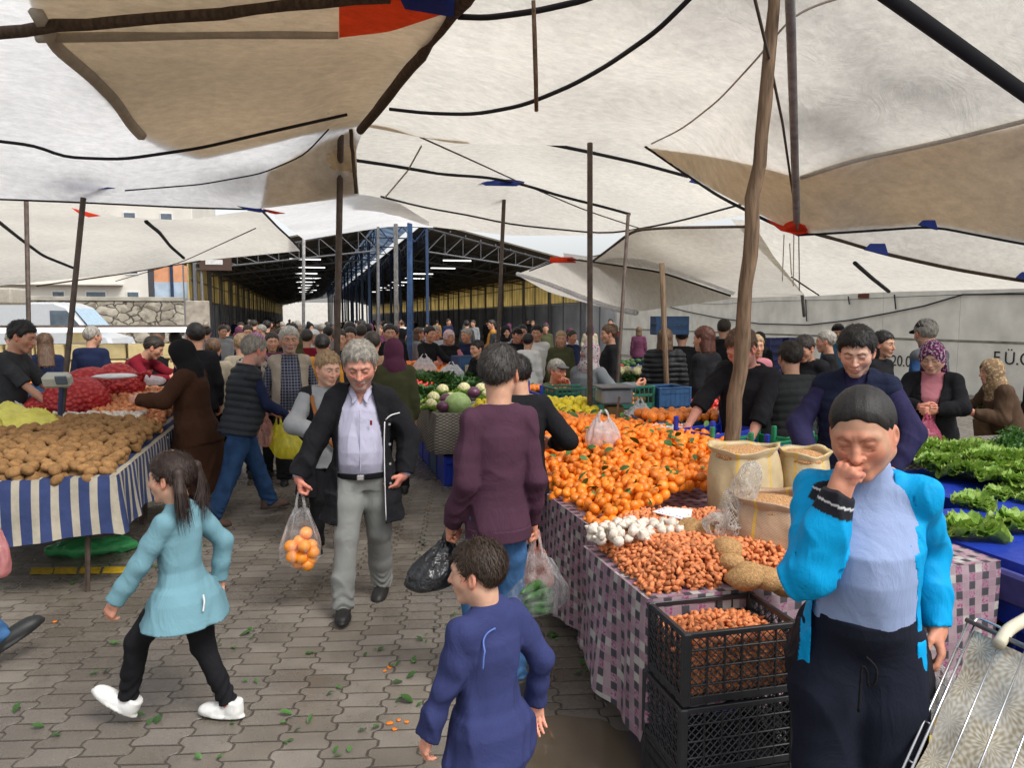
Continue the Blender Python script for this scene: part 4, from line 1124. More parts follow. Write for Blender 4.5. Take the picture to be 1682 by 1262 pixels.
def tarp(label, mat, dep, top, bot, lef=None, rig=None, lift=0.0, n=44, m=30, amp=.02, seed=1, name='tarpaulin', cat='tarpaulin', hem=None, hemmat=None):
    lef = lef or [top[0], bot[0]]; rig = rig or [top[-1], bot[-1]]
    g = coons(top, bot, lef, rig, n, m); px, py = g[..., 0], g[..., 1]
    d = dep(px, py)
    P_ = C0+(FW+RT*((px-841)/FPX)[..., None]+UP*((631-py)/FPX)[..., None])*d[..., None]
    u = np.linspace(0, 1, n)[None]; v = np.linspace(0, 1, m)[:, None]
    wr = amp*(np.sin(P_[..., 0]*2.1+seed+1.5*np.sin(P_[..., 1]*.9))*.5+.35*np.sin(P_[..., 1]*4.3+2*np.sin(P_[..., 0]*1.7+seed))+.25*np.sin(P_[..., 0]*7+P_[..., 1]*5+seed*2))
    wr = wr*np.clip(np.minimum(np.minimum(u, 1-u)*8, np.minimum(v, 1-v)*8), 0, 1)
    P_[..., 2] += wr+lift
    idx = np.arange(n*m).reshape(m, n)
    q = np.stack([idx[:-1, :-1], idx[:-1, 1:], idx[1:, 1:], idx[1:, :-1]], -1).reshape(-1, 4)
    o = link(name, mesh_np(name, P_.reshape(-1, 3), q), mat); tag(o, label, cat)
    return o
def onsurf(dep, pts, n=None, k=1.0):
    pts = poly_at(pts, n) if n else np.array(pts, float)
    return [W(x, y, float(dep(np.array(x), np.array(y)))*k) for x, y in pts]
def strap(label, dep, pts, r, mat=None, k=.985, n=26, name='strap', cat='strap'):
    return tag(MB().tube(onsurf(dep, pts, n, k), r, 6).build(name, mat or MBLK, smooth=True), label, cat)

D1 = fit_depth([(-150, -80, 3.7), (200, -80, 3.8), (500, -80, 3.85), (800, -80, 4.0), (-150, 60, 4.6), (150, 60, 4.7), (450, 50, 4.75), (735, 50, 4.75), (-150, 200, 5.6), (180, 190, 5.7), (450, 170, 6.0), (655, 145, 6.2),
                (-150, 290, 6.6), (120, 270, 6.7), (380, 250, 6.9), (600, 205, 7.4), (-150, 322, 7.2), (140, 332, 7.1), (430, 343, 7.6), (590, 322, 7.7)])
D2 = fit_depth([(800, -80, 4.0), (740, 35, 4.7), (670, 125, 5.9), (602, 207, 7.5), (900, -80, 4.0), (860, 50, 4.7), (800, 150, 5.9), (745, 236, 7.6), (1080, -80, 3.95), (1075, 60, 4.6), (1070, 160, 5.7), (1060, 241, 7.0),
                (1295, -80, 4.1), (1300, 100, 4.8), (1305, 260, 5.5), (1310, 385, 6.4), (1500, -80, 4.0), (1510, 90, 4.8), (1520, 240, 5.4), (1530, 370, 6.2), (1850, -80, 4.0), (1850, 110, 4.7), (1850, 280, 5.4), (1850, 425, 6.2)])
# near left canopy
tarp('big white canopy sheet over the potato stall', TW2, D1, [(-160, -90), (300, -90), (812, -90)], [(-160, 318), (0, 326), (140, 333), (300, 341), (430, 343), (590, 322)], rig=[(812, -90), (735, 40), (655, 140), (600, 206), (583, 250), (590, 322)], n=60, m=46)
tarp('beige tarpaulin lying double over the left canopy', TB, D1, [(20, -90), (400, -90), (812, -90)], [(232, 222), (330, 262), (470, 232), (598, 204)], lef=[(20, -90), (70, 60), (150, 130), (210, 200), (232, 222)], rig=[(812, -90), (735, 40), (655, 140), (598, 204)], lift=.03, seed=3, n=50, m=40)
tarp('narrow beige end flap beside the tall centre pole', TB, D1, [(440, 285), (520, 240), (584, 208)], [(430, 342), (500, 336), (588, 320)], lift=.03, n=16, m=14)
tarp('bright orange cloth strip at the top of the left canopy', TORG, D1, [(556, -90), (740, -90)], [(557, 54), (640, 44), (735, 12)], lift=-.03, n=20, m=14, name='cloth_strip', cat='cloth')
tarp('navy cloth strip next to the orange one', TNAV, D1, [(620, -90), (752, -90)], [(665, 0), (700, 6), (745, 14)], lift=-.05, n=14, m=8, name='cloth_strip', cat='cloth')
strap('grey brown doubled hem running down the left canopy', D1, [(60, 20), (90, 75), (150, 125), (190, 165), (215, 205), (232, 222)], .045, TG, k=.992)
strap('doubled hem across the beige tarpaulin', D1, [(60, 62), (200, 60), (350, 55), (555, 56)], .03, TG, k=.992)
strap('black rope curving below the left canopy', D1, [(-100, 222), (0, 232), (65, 240), (100, 258), (200, 262), (330, 243), (450, 215), (570, 188)], .014, n=40)
strap('thin black cord under the left canopy edge', D1, [(205, 313), (330, 303), (430, 285), (500, 255), (540, 212)], .007, n=30)
strap('dark edge rope of the left canopy', D1, [(-100, 325), (0, 327), (150, 333), (310, 341), (430, 344)], .012, k=1.0)
# near right canopy
tarp('wide off white canopy sheet over the centre of the lane', TW, D2, [(812, -90), (1100, -90), (1300, -90), (1500, -90), (1860, -90)], [(602, 208), (745, 236), (1060, 241), (1130, 290), (1310, 385), (1450, 376), (1530, 370), (1682, 400), (1860, 428)], lef=[(812, -90), (735, 40), (655, 140), (602, 208)], n=80, m=50, amp=.03)
tarp('beige tarpaulin doubled over the right edge of the canopy', TB, D2, [(1316, 290), (1400, 262), (1550, 232), (1690, 196), (1860, 150)], [(1310, 384), (1450, 375), (1530, 369), (1682, 399), (1860, 426)], lift=.04, n=50, m=22, seed=5)
tarp('beige corner flap left of the grey pipe', TB, D2, [(1062, 241), (1150, 258), (1250, 275), (1316, 292)], [(1066, 245), (1130, 290), (1220, 342), (1308, 384)], lift=.04, n=26, m=14, seed=6)
tarp('small beige flap beside the beam joint', TB, D2, [(602, 203), (640, 208), (690, 225), (770, 232)], [(603, 209), (680, 224), (740, 236), (775, 236)], lift=.03, n=16, m=6)
strap('black rope sagging under the centre canopy', D2, [(640, 179), (700, 186), (780, 188), (860, 173), (940, 140), (1000, 106), (1080, 50), (1150, -20), (1200, -80)], .016, n=40)
strap('thick dark rope high on the centre canopy', D2, [(752, 27), (800, 29), (880, 18), (960, 0), (1050, -40)], .018)
strap('thin tan seam cord across the canopy', D2, [(1070, 236), (1120, 212), (1180, 165), (1240, 100), (1300, 28), (1340, 8), (1400, -10)], .007, MROPEL, n=30)
strap('black edge rope of the canopy right side', D2, [(1310, 386), (1400, 381), (1500, 374), (1530, 371), (1600, 385), (1682, 401), (1860, 430)], .013, k=1.0)
strap('black edge rope of the canopy left of the pipe joint', D2, [(1060, 240), (1110, 275), (1180, 322), (1250, 358), (1312, 386)], .014, k=1.0)
strap('thin grey fold cord on the beige canopy', D2, [(1316, 292), (1400, 264), (1550, 232), (1690, 197), (1860, 150)], .016, TG, k=.99)  # grey hem strip along the upper edge of the beige sheet
# thick beams and pipes
def beam(label, a, b, r0, r1, mat, name='beam', cat='beam', n=12, wob=.01, seg_=14, seed=1):
    a, b = np.array(a), np.array(b); r = random.Random(seed); pts = []; rs = []
    for i in range(seg_+1):
        t = i/seg_; p = a+(b-a)*t
        if 0 < i < seg_: p = p+A3(r.uniform(-wob, wob), r.uniform(-wob, wob), r.uniform(-wob, wob))
        pts.append(p); rs.append((r0+(r1-r0)*t)*(1+r.uniform(-.06, .06)*(wob > 0)))
    return tag(MB().tube(pts, rs, n).build(name, mat, smooth=True), label, cat)
beam('dark wooden ridge beam between the two big canopies', W(785, -30, 4.15), W(592, 214, 7.3), .045, .04, MDWOOD)
beam('rough dark beam across the upper left of the canopy', W(-120, 62, 4.5), W(640, -4, 4.35), .038, .030, MDWOOD, seed=2)
beam('grey steel pipe carrying the canopy joint', W(1296, -60, 3.9), W(1309, 378, 6.35), .028, .028, MGPIPE, wob=0)
beam('black roof pole running to the upper right', W(1440, -20, 4.1), W(1720, 180, 4.9), .045, .045, MBLK, wob=0)
beam('long crooked bare wooden post leaning beside the sacks', V(1178, 4.75, 0), W(1272, -40, 4.2), .056, .034, MWOOD, name='wooden_post', cat='post', wob=.012, seg_=22, seed=5)
# poles : bottom (column, depth), top pixel
def pole(label, pb, d, pt, r, mat, dt=None, name='tent_pole', group=None, zb=0):
    a = V(pb, d, zb); b = W(pt[0], pt[1], dt or d)
    return tag(MB().tube([a, a*.5+b*.5, b], r, 8).build(name, mat, smooth=True), label, 'pole', group)
pole('tall dark pole left of the grey haired man', 549, 7.5, (560, 206), .032, MPIPE, 7.4)
pole('thin brown pole rising from the crates right of centre', 969, 6.9, (969, 235), .026, MPIPE)
pole('dark leaning pole behind the mesh onion bags', 84, 6.9, (137, 325), .026, MPIPE, 7.0)
pole('far left thin pole behind the long haired woman', 52, 9.2, (43, 328), .028, MPIPE)
pole('brown pole under the blue cloth patch', 812, 12.5, (829, 300), .035, MPIPE)
pole('pale galvanised pole beside the blue one', 652, 15.5, (650, 368), .045, MGPIPE)
pole('blue pole behind the orange crates', 673, 15.2, (673, 366), .055, MBPIPE)
pole('grey pole in front of the hall roof', 498, 17.5, (499, 386), .04, MGPIPE)
pole('slender grey pole left of the pale one', 621, 16.5, (621, 335), .03, MGPIPE)
pole('thin slanting pole over the peppers stand', 1005, 9.2, (1032, 352), .024, MPIPE, 9.4)
pole('short slanting wooden pole by the blue crate', 1100, 9.6, (1087, 432), .034, MWOOD, 9.4)
pole('grey post standing against the white wall', 1321, 13.5, (1308, 385), .030, MGPIPE, 12.8, zb=1.9)
pole('hanging wooden stick below the centre canopy', 882, 5.0, (877, -10), .0, MWOOD) if False else None
hs = [W(876, 0, 4.2), W(878, 60, 4.3), W(880, 130, 4.45), W(881, 182, 4.6)]
tag(MB().tube(hs, [.012, .014, .014, .013], 7).build('hanging_stick', MWOOD, smooth=True), 'thin wooden stick hanging under the centre canopy', 'stick')
beam('dark slanting brace beside the tall centre pole', W(576, 212, 7.3), W(585, 318, 7.4), .02, .018, MDWOOD, wob=.004)
# ropes
def rope(label, pts, r=.006, mat=None, sag=.0):
    return tag(MB().tube(droop([W(*p) for p in pts], 10, sag), r, 5).build('rope', mat or MROPE, smooth=True), label, 'rope')
rope('dark rope hanging beside the leaning wooden post', [(1238, -10, 3.6), (1262, 90, 4.2), (1285, 200, 5), (1306, 345, 6.2)], .009)
for i, (x, y0, y1) in enumerate(((1288, 385, 462), (1304, 385, 470), (1312, 385, 478), (1297, 400, 452))):
    rope(['pale cord loop end below the pipe joint', 'cord hanging straight from the pipe joint', 'longest cord hanging from the pipe joint', 'short cord tangled under the pipe joint'][i], [(x, y0, 6.3), (x-3+2*i, y1, 6.3)], .005, MROPEL if i != 2 else MROPE)
# mid canopies
D3 = fit_depth([(590, 215, 8.2), (830, 298, 11.5), (1060, 245, 9.5), (1220, 350, 11.5), (600, 325, 11), (690, 368, 14.5), (840, 385, 14.5), (1000, 385, 14), (740, 240, 9), (900, 240, 9.2)])
tarp('white canopy peaked on the pole with the blue patch', TW, D3, [(585, 190), (740, 215), (1060, 222), (1150, 290), (1235, 345)], [(588, 324), (640, 350), (705, 372), (840, 387), (1000, 386), (1110, 372), (1235, 352)], n=60, m=30, amp=.03, seed=8)
strap('black rope running to the blue patch', D3, [(575, 262), (650, 273), (730, 287), (800, 291), (860, 303), (920, 322), (1000, 342), (1035, 352)], .022, n=30)
strap('dark rope on the right of the peaked canopy', D3, [(880, 232), (950, 246), (1050, 268), (1130, 290)], .022)
strap('thin dark rope at the lower edge of the peaked canopy', D3, [(626, 323), (700, 342), (780, 355), (830, 368), (930, 378), (1000, 385), (1110, 365), (1220, 335)], .016)
strap('thin pale cord crossing the peaked canopy', D3, [(690, 225), (790, 270), (850, 298), (960, 345), (1080, 385)], .010, MROPE)
strap('pale seam on the left of the peaked canopy', D3, [(692, 240), (670, 280), (632, 325)], .012, MROPEL)
pb = [W(788, 299, 11.4), W(800, 289, 11.4), W(830, 292, 11.3), (W(862, 300, 11.4)), W(848, 306, 11.3), W(820, 305, 11.2), W(797, 305, 11.3)]
tag(MB().add(pb+[q+A3(0, .03, .02) for q in pb], [tuple(range(7)), tuple(range(7, 14))[::-1]]+[(i, (i+1) % 7, 7+(i+1) % 7, 7+i) for i in range(7)]).build('cloth_patch', TNAV), 'bright blue cloth patch on the pole top', 'patch')
D5 = fit_depth([(470, 345, 9), (590, 325, 9.5), (500, 392, 17), (700, 372, 15), (640, 370, 17), (420, 345, 9)])
tarp('cool white sheet between the left and centre canopies', TW2, D5, [(425, 338), (500, 328), (590, 318), (650, 330), (710, 368)], [(500, 394), (560, 384), (640, 372), (670, 372), (712, 374)], n=30, m=14, seed=9)
# left middle canopy
D4 = fit_depth([(-100, 350, 10.5), (180, 346, 11), (420, 342, 11.5), (495, 408, 14), (-100, 475, 17), (200, 450, 18), (330, 428, 18)])
tarp('off white canopy over the left background stalls', TW, D4, [(-120, 325), (0, 325), (60, 328), (165, 336), (180, 356), (300, 362), (380, 350), (432, 344)], [(-120, 486), (0, 469), (200, 450), (330, 428), (495, 412)], rig=[(432, 344), (465, 380), (495, 412)], n=50, m=22, seed=10)
strap('black strap across the left background canopy', D4, [(240, 364), (262, 382), (280, 405), (302, 424)], .035)
strap('black strap at the far left background canopy', D4, [(-10, 358), (30, 390), (70, 420), (125, 442)], .03)
strap('edge rope of the left background canopy', D4, [(60, 470), (200, 450), (330, 428)], .02, MDWOOD, k=1.0)
strap('thin wire below the left background canopy', D4, [(190, 462), (300, 430), (420, 375)], .010, MROPE)
strap('dark rope on the slope of the background canopy', D4, [(432, 348), (455, 372), (480, 395), (495, 412)], .018, k=.99)
for i, (x, y, w_, h_, mt) in enumerate(((110, 300, 100, 12, TNAV), (130, 345, 45, 12, TORG), (405, 342, 60, 7, TNAV), (440, 346, 36, 6, TORG))):
    d_ = 7.0 if i == 0 else 7.4
    a, b, c_, e = W(x-w_*.25, y-3, d_), W(x+w_*.8, y+h_*.8, d_), W(x+w_*.35, y+h_, d_), W(x+w_*.05, y+h_*.6, d_)
    tag(MB().sheet(a, e, c_, b, .02).build('cloth_patch', mt), ['long blue cloth patch on the left canopy hem', 'red cloth knot at the leaning pole top', 'blue cloth patch at the end of the edge rope', 'red cloth patch beside the blue end patch'][i], 'patch')
tag(MB().box(W(-20, 487, 19), (1.7, .8, .42), [[math.cos(.26), math.sin(.26), 0], [-math.sin(.26), math.cos(.26), 0], [0, 0, 1]], bev=.05).build('awning', TG), 'grey folded awning at the far left edge', 'awning')
# right middle canopies
D6 = fit_depth([(1035, 380, 10.5), (1240, 372, 10), (1440, 400, 9.5), (1700, 460, 9.5), (1140, 480, 13.5), (1320, 484, 13.2), (1700, 476, 12.5), (970, 432, 13)])
tarp('grey beige canopy slope right of the thin slanting pole', TG, D6, [(1035, 378), (1150, 374), (1238, 372), (1242, 374)], [(968, 436), (1140, 478), (1200, 490), (1322, 486)], lef=[(1035, 378), (1010, 405), (968, 436)], rig=[(1242, 374), (1270, 420), (1322, 486)], n=36, m=22, seed=11)
tarp('white canopy reaching down to the concrete wall', TW, D6, [(1200, 360), (1310, 368), (1400, 380), (1560, 385), (1860, 410)], [(1322, 487), (1450, 480), (1682, 474), (1860, 470)], n=50, m=24, seed=12)
tarp('beige canopy strip behind the main canopy edge', TB, D6, [(1310, 375), (1440, 368), (1530, 362), (1682, 395), (1860, 420)], [(1350, 386), (1440, 412), (1560, 440), (1682, 458), (1860, 478)], lift=-.06, n=50, m=12, seed=13) if False else None
D8 = fit_depth([(1350, 380, 7.6), (1530, 365, 7.4), (1860, 420, 7.4), (1440, 415, 7.9), (1682, 460, 8)])
tarp('beige and white flap hanging behind the main canopy edge', TW, D8, [(1310, 372), (1440, 362), (1530, 356), (1682, 390), (1860, 415)], [(1352, 388), (1440, 414), (1560, 440), (1682, 461), (1860, 480)], n=50, m=12, seed=13)
strap('dark lower edge rope of the far right flap', D8, [(1340, 384), (1400, 400), (1440, 414), (1560, 441), (1682, 462), (1860, 482)], .02, MDWOOD, k=.998)
for i, (x, y, s_) in enumerate(((1440, 412, 1.), (1690, 458, 1.), (1525, 371, .8), (1150, 300, .9))):
    d_ = (7.7, 7.9, 6.1, 7.0)[i]
    tag(MB().sheet(W(x-20*s_, y-2, d_), W(x-10*s_, y-12*s_, d_), W(x+14*s_, y-12*s_, d_), W(x+20*s_, y+8*s_, d_), .02).build('cloth_patch', TNAV), ['blue patch in the middle of the far right rope', 'blue patch at the right end of the rope', 'small blue tab on the canopy hem', 'navy tab left of the wooden post'][i], 'patch')
pr = [W(1262, 362, 6.35), W(1290, 372, 6.3), (W(1300, 358, 6.3)), W(1312, 366, 6.2), W(1328, 372, 6.3), W(1332, 382, 6.35), W(1310, 386, 6.3), W(1285, 380, 6.3)]
tag(MB().add(pr+[q+A3(.01, .04, .01) for q in pr], [tuple(range(8)), tuple(range(8, 16))[::-1]]+[(i, (i+1) % 8, 8+(i+1) % 8, 8+i) for i in range(8)]).build('cloth_patch', TORG), 'crumpled red cloth at the grey pipe joint', 'patch')
strap('short black strap on the canopy by the concrete wall', D6, [(1404, 432), (1430, 455), (1460, 479)], .03)
strap('dark rope on the ridge of the grey beige canopy', D6, [(970, 432), (1010, 402), (1040, 378), (1100, 374), (1240, 372)], .02, MDWOOD)
strap('dark seam between the grey beige and white canopies', D6, [(1300, 455), (1322, 470), (1345, 485)], .012, MDWOOD)
# low white awning
D7 = fit_depth([(845, 450, 19), (925, 422, 14), (1085, 442, 11.5), (1205, 490, 11), (1040, 514, 13), (930, 490, 17), (1000, 470, 13.5)])
tarp('low grey white awning in front of the hall side', TG, D7, [(850, 450), (900, 432), (925, 424), (1085, 447), (1200, 488)], [(850, 452), (900, 480), (1000, 508), (1040, 513), (1200, 491)], n=44, m=18, seed=14)
tarp('bright white upper sheet of the low awning', TW2, D7, [(925, 420), (980, 428), (1040, 425), (1085, 440), (1208, 486)], [(926, 427), (1000, 436), (1085, 449), (1150, 470), (1204, 491)], lift=.05, n=30, m=8, seed=15)
strap('bright white hem of the low awning', D7, [(850, 450), (900, 466), (960, 490), (1010, 508), (1045, 514)], .05, TW2)
strap('black edge rope of the low awning', D7, [(870, 445), (925, 424), (1000, 434), (1085, 447), (1200, 486)], .016)
pt_ = W(925, 427, 13.8); tag(MB().box(pt_, (.5, .1, .1), [[math.cos(.3), math.sin(.3), 0], [-math.sin(.3), math.cos(.3), 0], [0, 0, 1]], bev=.02).build('cloth_patch', TORG), 'red cloth tied to the low awning corner', 'patch')
# fill behind : roof level strip between centre canopies and hall
D9 = fit_depth([(1110, 330, 14), (1320, 380, 12.5), (1240, 345, 13.5)])
# camera, light
cam = bpy.data.cameras.new('camera'); co = bpy.data.objects.new('camera', cam); COL.objects.link(co); scene.camera = co
cam.sensor_width = 36; cam.lens = 36*FPX/1682; cam.clip_end = 1000; cam.clip_start = .05
co.location = (0, 0, CAMZ); co.rotation_euler = (PI/2-PITCH, 0, -YAW)
w = bpy.data.worlds.new('World'); scene.world = w; w.use_nodes = True; nt = w.node_tree
sk = nt.nodes.new('ShaderNodeTexSky'); sk.sky_type = 'NISHITA'; sk.sun_disc = False; SUN_EL, SUN_ROT = math.radians(52), math.radians(150)
sk.sun_elevation = SUN_EL; sk.sun_rotation = SUN_ROT; sk.dust_density = 3.0; sk.air_density = 1.0
hsv = nt.nodes.new('ShaderNodeHueSaturation'); hsv.inputs['Saturation'].default_value = .16; nt.links.new(sk.outputs[0], hsv.inputs['Color'])
nt.links.new(hsv.outputs[0], nt.nodes['Background'].inputs[0]); nt.nodes['Background'].inputs[1].default_value = .15
sl = bpy.data.lights.new('sun', 'SUN'); sl.energy = 1.5; sl.angle = math.radians(20); sl.color = (1, .96, .9); so = bpy.data.objects.new('sun', sl); COL.objects.link(so)
# nishita rotation : measured clockwise from +Y ; light comes from that direction
dv = A3(math.sin(SUN_ROT)*math.cos(SUN_EL), math.cos(SUN_ROT)*math.cos(SUN_EL), math.sin(SUN_EL))
so.rotation_euler = Vector(dv).to_track_quat('Z', 'Y').to_euler(); so.location = tuple(dv*60)
scene.view_settings.view_transform = 'Standard'; scene.view_settings.look = 'None'; scene.view_settings.gamma = 1; scene.view_settings.exposure = .6
scene.cycles.max_bounces = 7; scene.cycles.diffuse_bounces = 4; scene.cycles.transmission_bounces = 6; scene.cycles.transparent_max_bounces = 8; scene.cycles.use_denoising = True
scene.cycles.caustics_reflective = False; scene.cycles.caustics_refractive = False
# ------------------------------------------------------------------ goods helpers
def np_rot(rx, ry, rz): return np.array(Matrix.Rotation(rz, 3, 'Z') @ Matrix.Rotation(ry, 3, 'Y') @ Matrix.Rotation(rx, 3, 'X'))
def ico(sub=2):
    import bmesh
    bm = bmesh.new(); bmesh.ops.create_icosphere(bm, subdivisions=sub, radius=1.0)
    v = np.array([p.co[:] for p in bm.verts]); f = [tuple(q.index for q in p.verts) for p in bm.faces]; bm.free(); return v, f
ICO = {k: ico(k) for k in (1, 2, 3)}
def blobmesh(name, r, bump=.06, seed=1, sub=3, shape=None):
    v, f = ICO[sub]; v = v.copy(); s = seed
    n = np.sin(v[:, 0]*3.1+s)*np.sin(v[:, 1]*2.7+s*1.7)*np.sin(v[:, 2]*3.3-s)+.4*np.sin(v[:, 0]*7+s)*np.sin(v[:, 1]*6-s)
    v = v*(1+bump*n)[:, None]
    if shape: v = shape(v)
    return mesh_np(name, v*np.array(r), np.array(f))
def merged_items(name, meshes, places, mat):
    """many copies of small meshes in one mesh (what lies deeper in a pile)"""
    vs = []; fs = []; n = 0
    for (mi, loc, R, s) in places:
        v, f = meshes[mi]; vs.append((v*s) @ R.T+loc); fs.append(f+n); n += len(v)
    return link(name, mesh_np(name, np.vstack(vs), np.vstack(fs)), mat)
def mesh_arrays(me):
    v = np.zeros(len(me.vertices)*3); me.vertices.foreach_get('co', v); f = np.array([tuple(p.vertices) for p in me.polygons]); return v.reshape(-1, 3), f
def inpoly(x, y, poly):
    c = False; n = len(poly)
    for i in range(n):
        x1, y1 = poly[i]; x2, y2 = poly[(i+1) % n]
        if (y1 > y) != (y2 > y) and x < (x2-x1)*(y-y1)/(y2-y1)+x1: c = not c
    return c
def scatter(poly, step, jit, seed):
    r = random.Random(seed); xs = [p[0] for p in poly]; ys = [p[1] for p in poly]; out = []
    y = min(ys); row = 0
    while y < max(ys):
        x = min(xs)+(row % 2)*step/2
        while x < max(xs):
            a, b = x+r.uniform(-jit, jit), y+r.uniform(-jit, jit)
            if inpoly(a, b, poly): out.append((a, b))
            x += step
        y += step*.86; row += 1
    return out
def pile(name, protos, mat, poly, zf, step, label, cat, group, maxn=300, seed=1, jit=.3, scale=(.78, 1.18), under=True, flat=False, stuff_label=None, layers=1, leaf=None, stuffmat=None, tiltr=3.14):
    """protos : list of meshes; items lie on the surface zf(x, y); nearest maxn are things, the rest one mass"""
    r = random.Random(seed); P_ = scatter(poly, step, step*jit, seed)
    P_.sort(key=lambda p: (p[0])**2+(p[1])**2)
    things = []; rest = []
    arr = [mesh_arrays(m) for m in protos]
    for i, (x, y) in enumerate(P_):
        z = zf(x, y)+r.uniform(-.15, .2)*step; mi = r.randrange(len(protos)); s = r.uniform(*scale)
        e = (r.uniform(-tiltr, tiltr), r.uniform(-tiltr, tiltr), r.uniform(-3.14, 3.14))
        if i < maxn:
            o = bpy.data.objects.new(name, protos[mi]); COL.objects.link(o); o.location = (x, y, z); o.rotation_euler = e; o.scale = (s, s, s)
            if not len(protos[mi].materials): protos[mi].materials.append(mat)
            tag(o, label, cat, group); things.append(o)
            if leaf and r.random() < leaf[1]:
                l = bpy.data.objects.new('leaf', leaf[0]); COL.objects.link(l); l.parent = o
                l.rotation_euler = (r.uniform(-.6, .6), r.uniform(-.6, .6), r.uniform(0, 6)); l.location = (0, 0, step*.25)
                l.matrix_parent_inverse = Matrix.Identity(4)
        else: rest.append((mi, A3(x, y, z), np_rot(*e), s))
    if under:
        for (x, y) in P_[::1]:
            for k in range(1, 1+layers):
                rest.append((r.randrange(len(protos)), A3(x+r.uniform(-.5, .5)*step, y+r.uniform(-.5, .5)*step, zf(x, y)-step*.62*k), np_rot(r.random()*6, r.random()*6, 0), 1.0))
    if rest:
        lo_ = [(v, f) for v, f in arr]
        o = merged_items(name+'_pile', lo_, rest, stuffmat or mat); tag(o, stuff_label or ('further '+label), cat, kind='stuff')
    return things

# ------------------------------------------------------------------ materials with UVs
def uvmat(name, fn, rough=.85, bump=None):
    m, nt, N, L, P = newmat(name); mm = nodes_math(nt); uv = N.new('ShaderNodeUVMap'); s = N.new('ShaderNodeSeparateXYZ'); L.new(uv.outputs[0], s.inputs[0])
    c = fn(nt, mm, uv.outputs[0], s.outputs[0], s.outputs[1])
    tc = N.new('ShaderNodeTexCoord'); f = mrange(nt, noise(nt, tc.outputs['Object'], 6, 6, .7), .3, .7, .72, 1.14)
    vm = N.new('ShaderNodeVectorMath'); vm.operation = 'SCALE'; L.new(c, vm.inputs[0]); L.new(f, vm.inputs['Scale']); L.new(vm.outputs[0], P.inputs['Base Color'])
    P.inputs['Roughness'].default_value = rough; P.inputs['Specular IOR Level'].default_value = .25
    b = N.new('ShaderNodeBump'); b.inputs['Strength'].default_value = .6; b.inputs['Distance'].default_value = .02; L.new(noise(nt, tc.outputs['Object'], 7, 5), b.inputs['Height']); L.new(b.outputs[0], P.inputs['Normal'])
    return m
def stripes(nt, mm, uv, u, v):
    k = mm('FRACT', mm('DIVIDE', mm('ADD', u, mm('MULTIPLY', mm('SINE', mm('MULTIPLY', v, 9)), .004)), .115)); return mixc(nt, mrange(nt, k, .57, .60, 0, 1), (.036, .055, .15), (.42, .38, .30))
MSTRIPE = uvmat('striped_oilcloth', stripes)
def checks(nt, mm, uv, u, v):
    s = .038; cu, cv = mm('FLOOR', mm('DIVIDE', u, s)), mm('FLOOR', mm('DIVIDE', v, s)); c = nt.nodes.new('ShaderNodeCombineXYZ'); nt.links.new(cu, c.inputs[0]); nt.links.new(cv, c.inputs[1])
    fu, fv = mm('FRACT', mm('DIVIDE', u, s)), mm('FRACT', mm('DIVIDE', v, s))
    wn = nt.nodes.new('ShaderNodeTexWhiteNoise'); wn.noise_dimensions = '2D'; nt.links.new(c.outputs[0], wn.inputs['Vector'])
    even = mm('MODULO', mm('ADD', mm('ABSOLUTE', cu), mm('MULTIPLY', mm('ABSOLUTE', cv), 1)), 2); e3 = mm('MODULO', mm('ADD', mm('ABSOLUTE', cu), mm('MULTIPLY', mm('ABSOLUTE', cv), 2)), 4)
    base = mixc(nt, wn.outputs[0], (.27, .17, .215), (.36, .28, .30))
    grey = mixc(nt, mm('LESS_THAN', e3, .5), base, (.06, .056, .066))
    fl = noise(nt, uv, 70, 3, .7); flm = mm('MULTIPLY', mrange(nt, fl, .50, .56, 0, 1), mm('MULTIPLY', mm('GREATER_THAN', e3, 1.5), mm('LESS_THAN', e3, 2.5)))
    g2 = mixc(nt, flm, grey, (.28, .05, .15))
    wh = mm('MULTIPLY', mm('GREATER_THAN', wn.outputs[0], .86), mm('GREATER_THAN', e3, .5)); g3 = mixc(nt, wh, g2, (.42, .40, .38))
    edge = mm('MINIMUM', mm('MINIMUM', fu, mm('SUBTRACT', 1, fu)), mm('MINIMUM', fv, mm('SUBTRACT', 1, fv)))
    return mixc(nt, mrange(nt, edge, .04, .07, .35, 0), g3, (.36, .29, .32))
MCHECK = uvmat('patchwork_oilcloth', checks, .6)
def weave(nt, mm, uv, u, v):
    a = mm('SINE', mm('MULTIPLY', v, 190)); b = mm('SINE', mm('MULTIPLY', u, 90)); return mixc(nt, mrange(nt, mm('MULTIPLY', a, b), -.3, .5, 0, 1), (.10, .085, .07), (.33, .30, .26))
MWEAVE = uvmat('brown_woven_cloth', weave)
MTABLE = M('table_board', (.20, .14, .09), rough=.8, noise=.35, nscale=10, bump=.4, stretch=(1, 8, 1))
def quad_uv(me, uvs):
    l = me.uv_layers.new(name='UVMap'); a = np.zeros((len(me.loops), 2), np.float32); li = np.zeros(len(me.loops), np.int32); me.loops.foreach_get('vertex_index', li)
    a[:] = np.array(uvs, np.float32)[li]; l.data.foreach_set('uv', a.ravel())
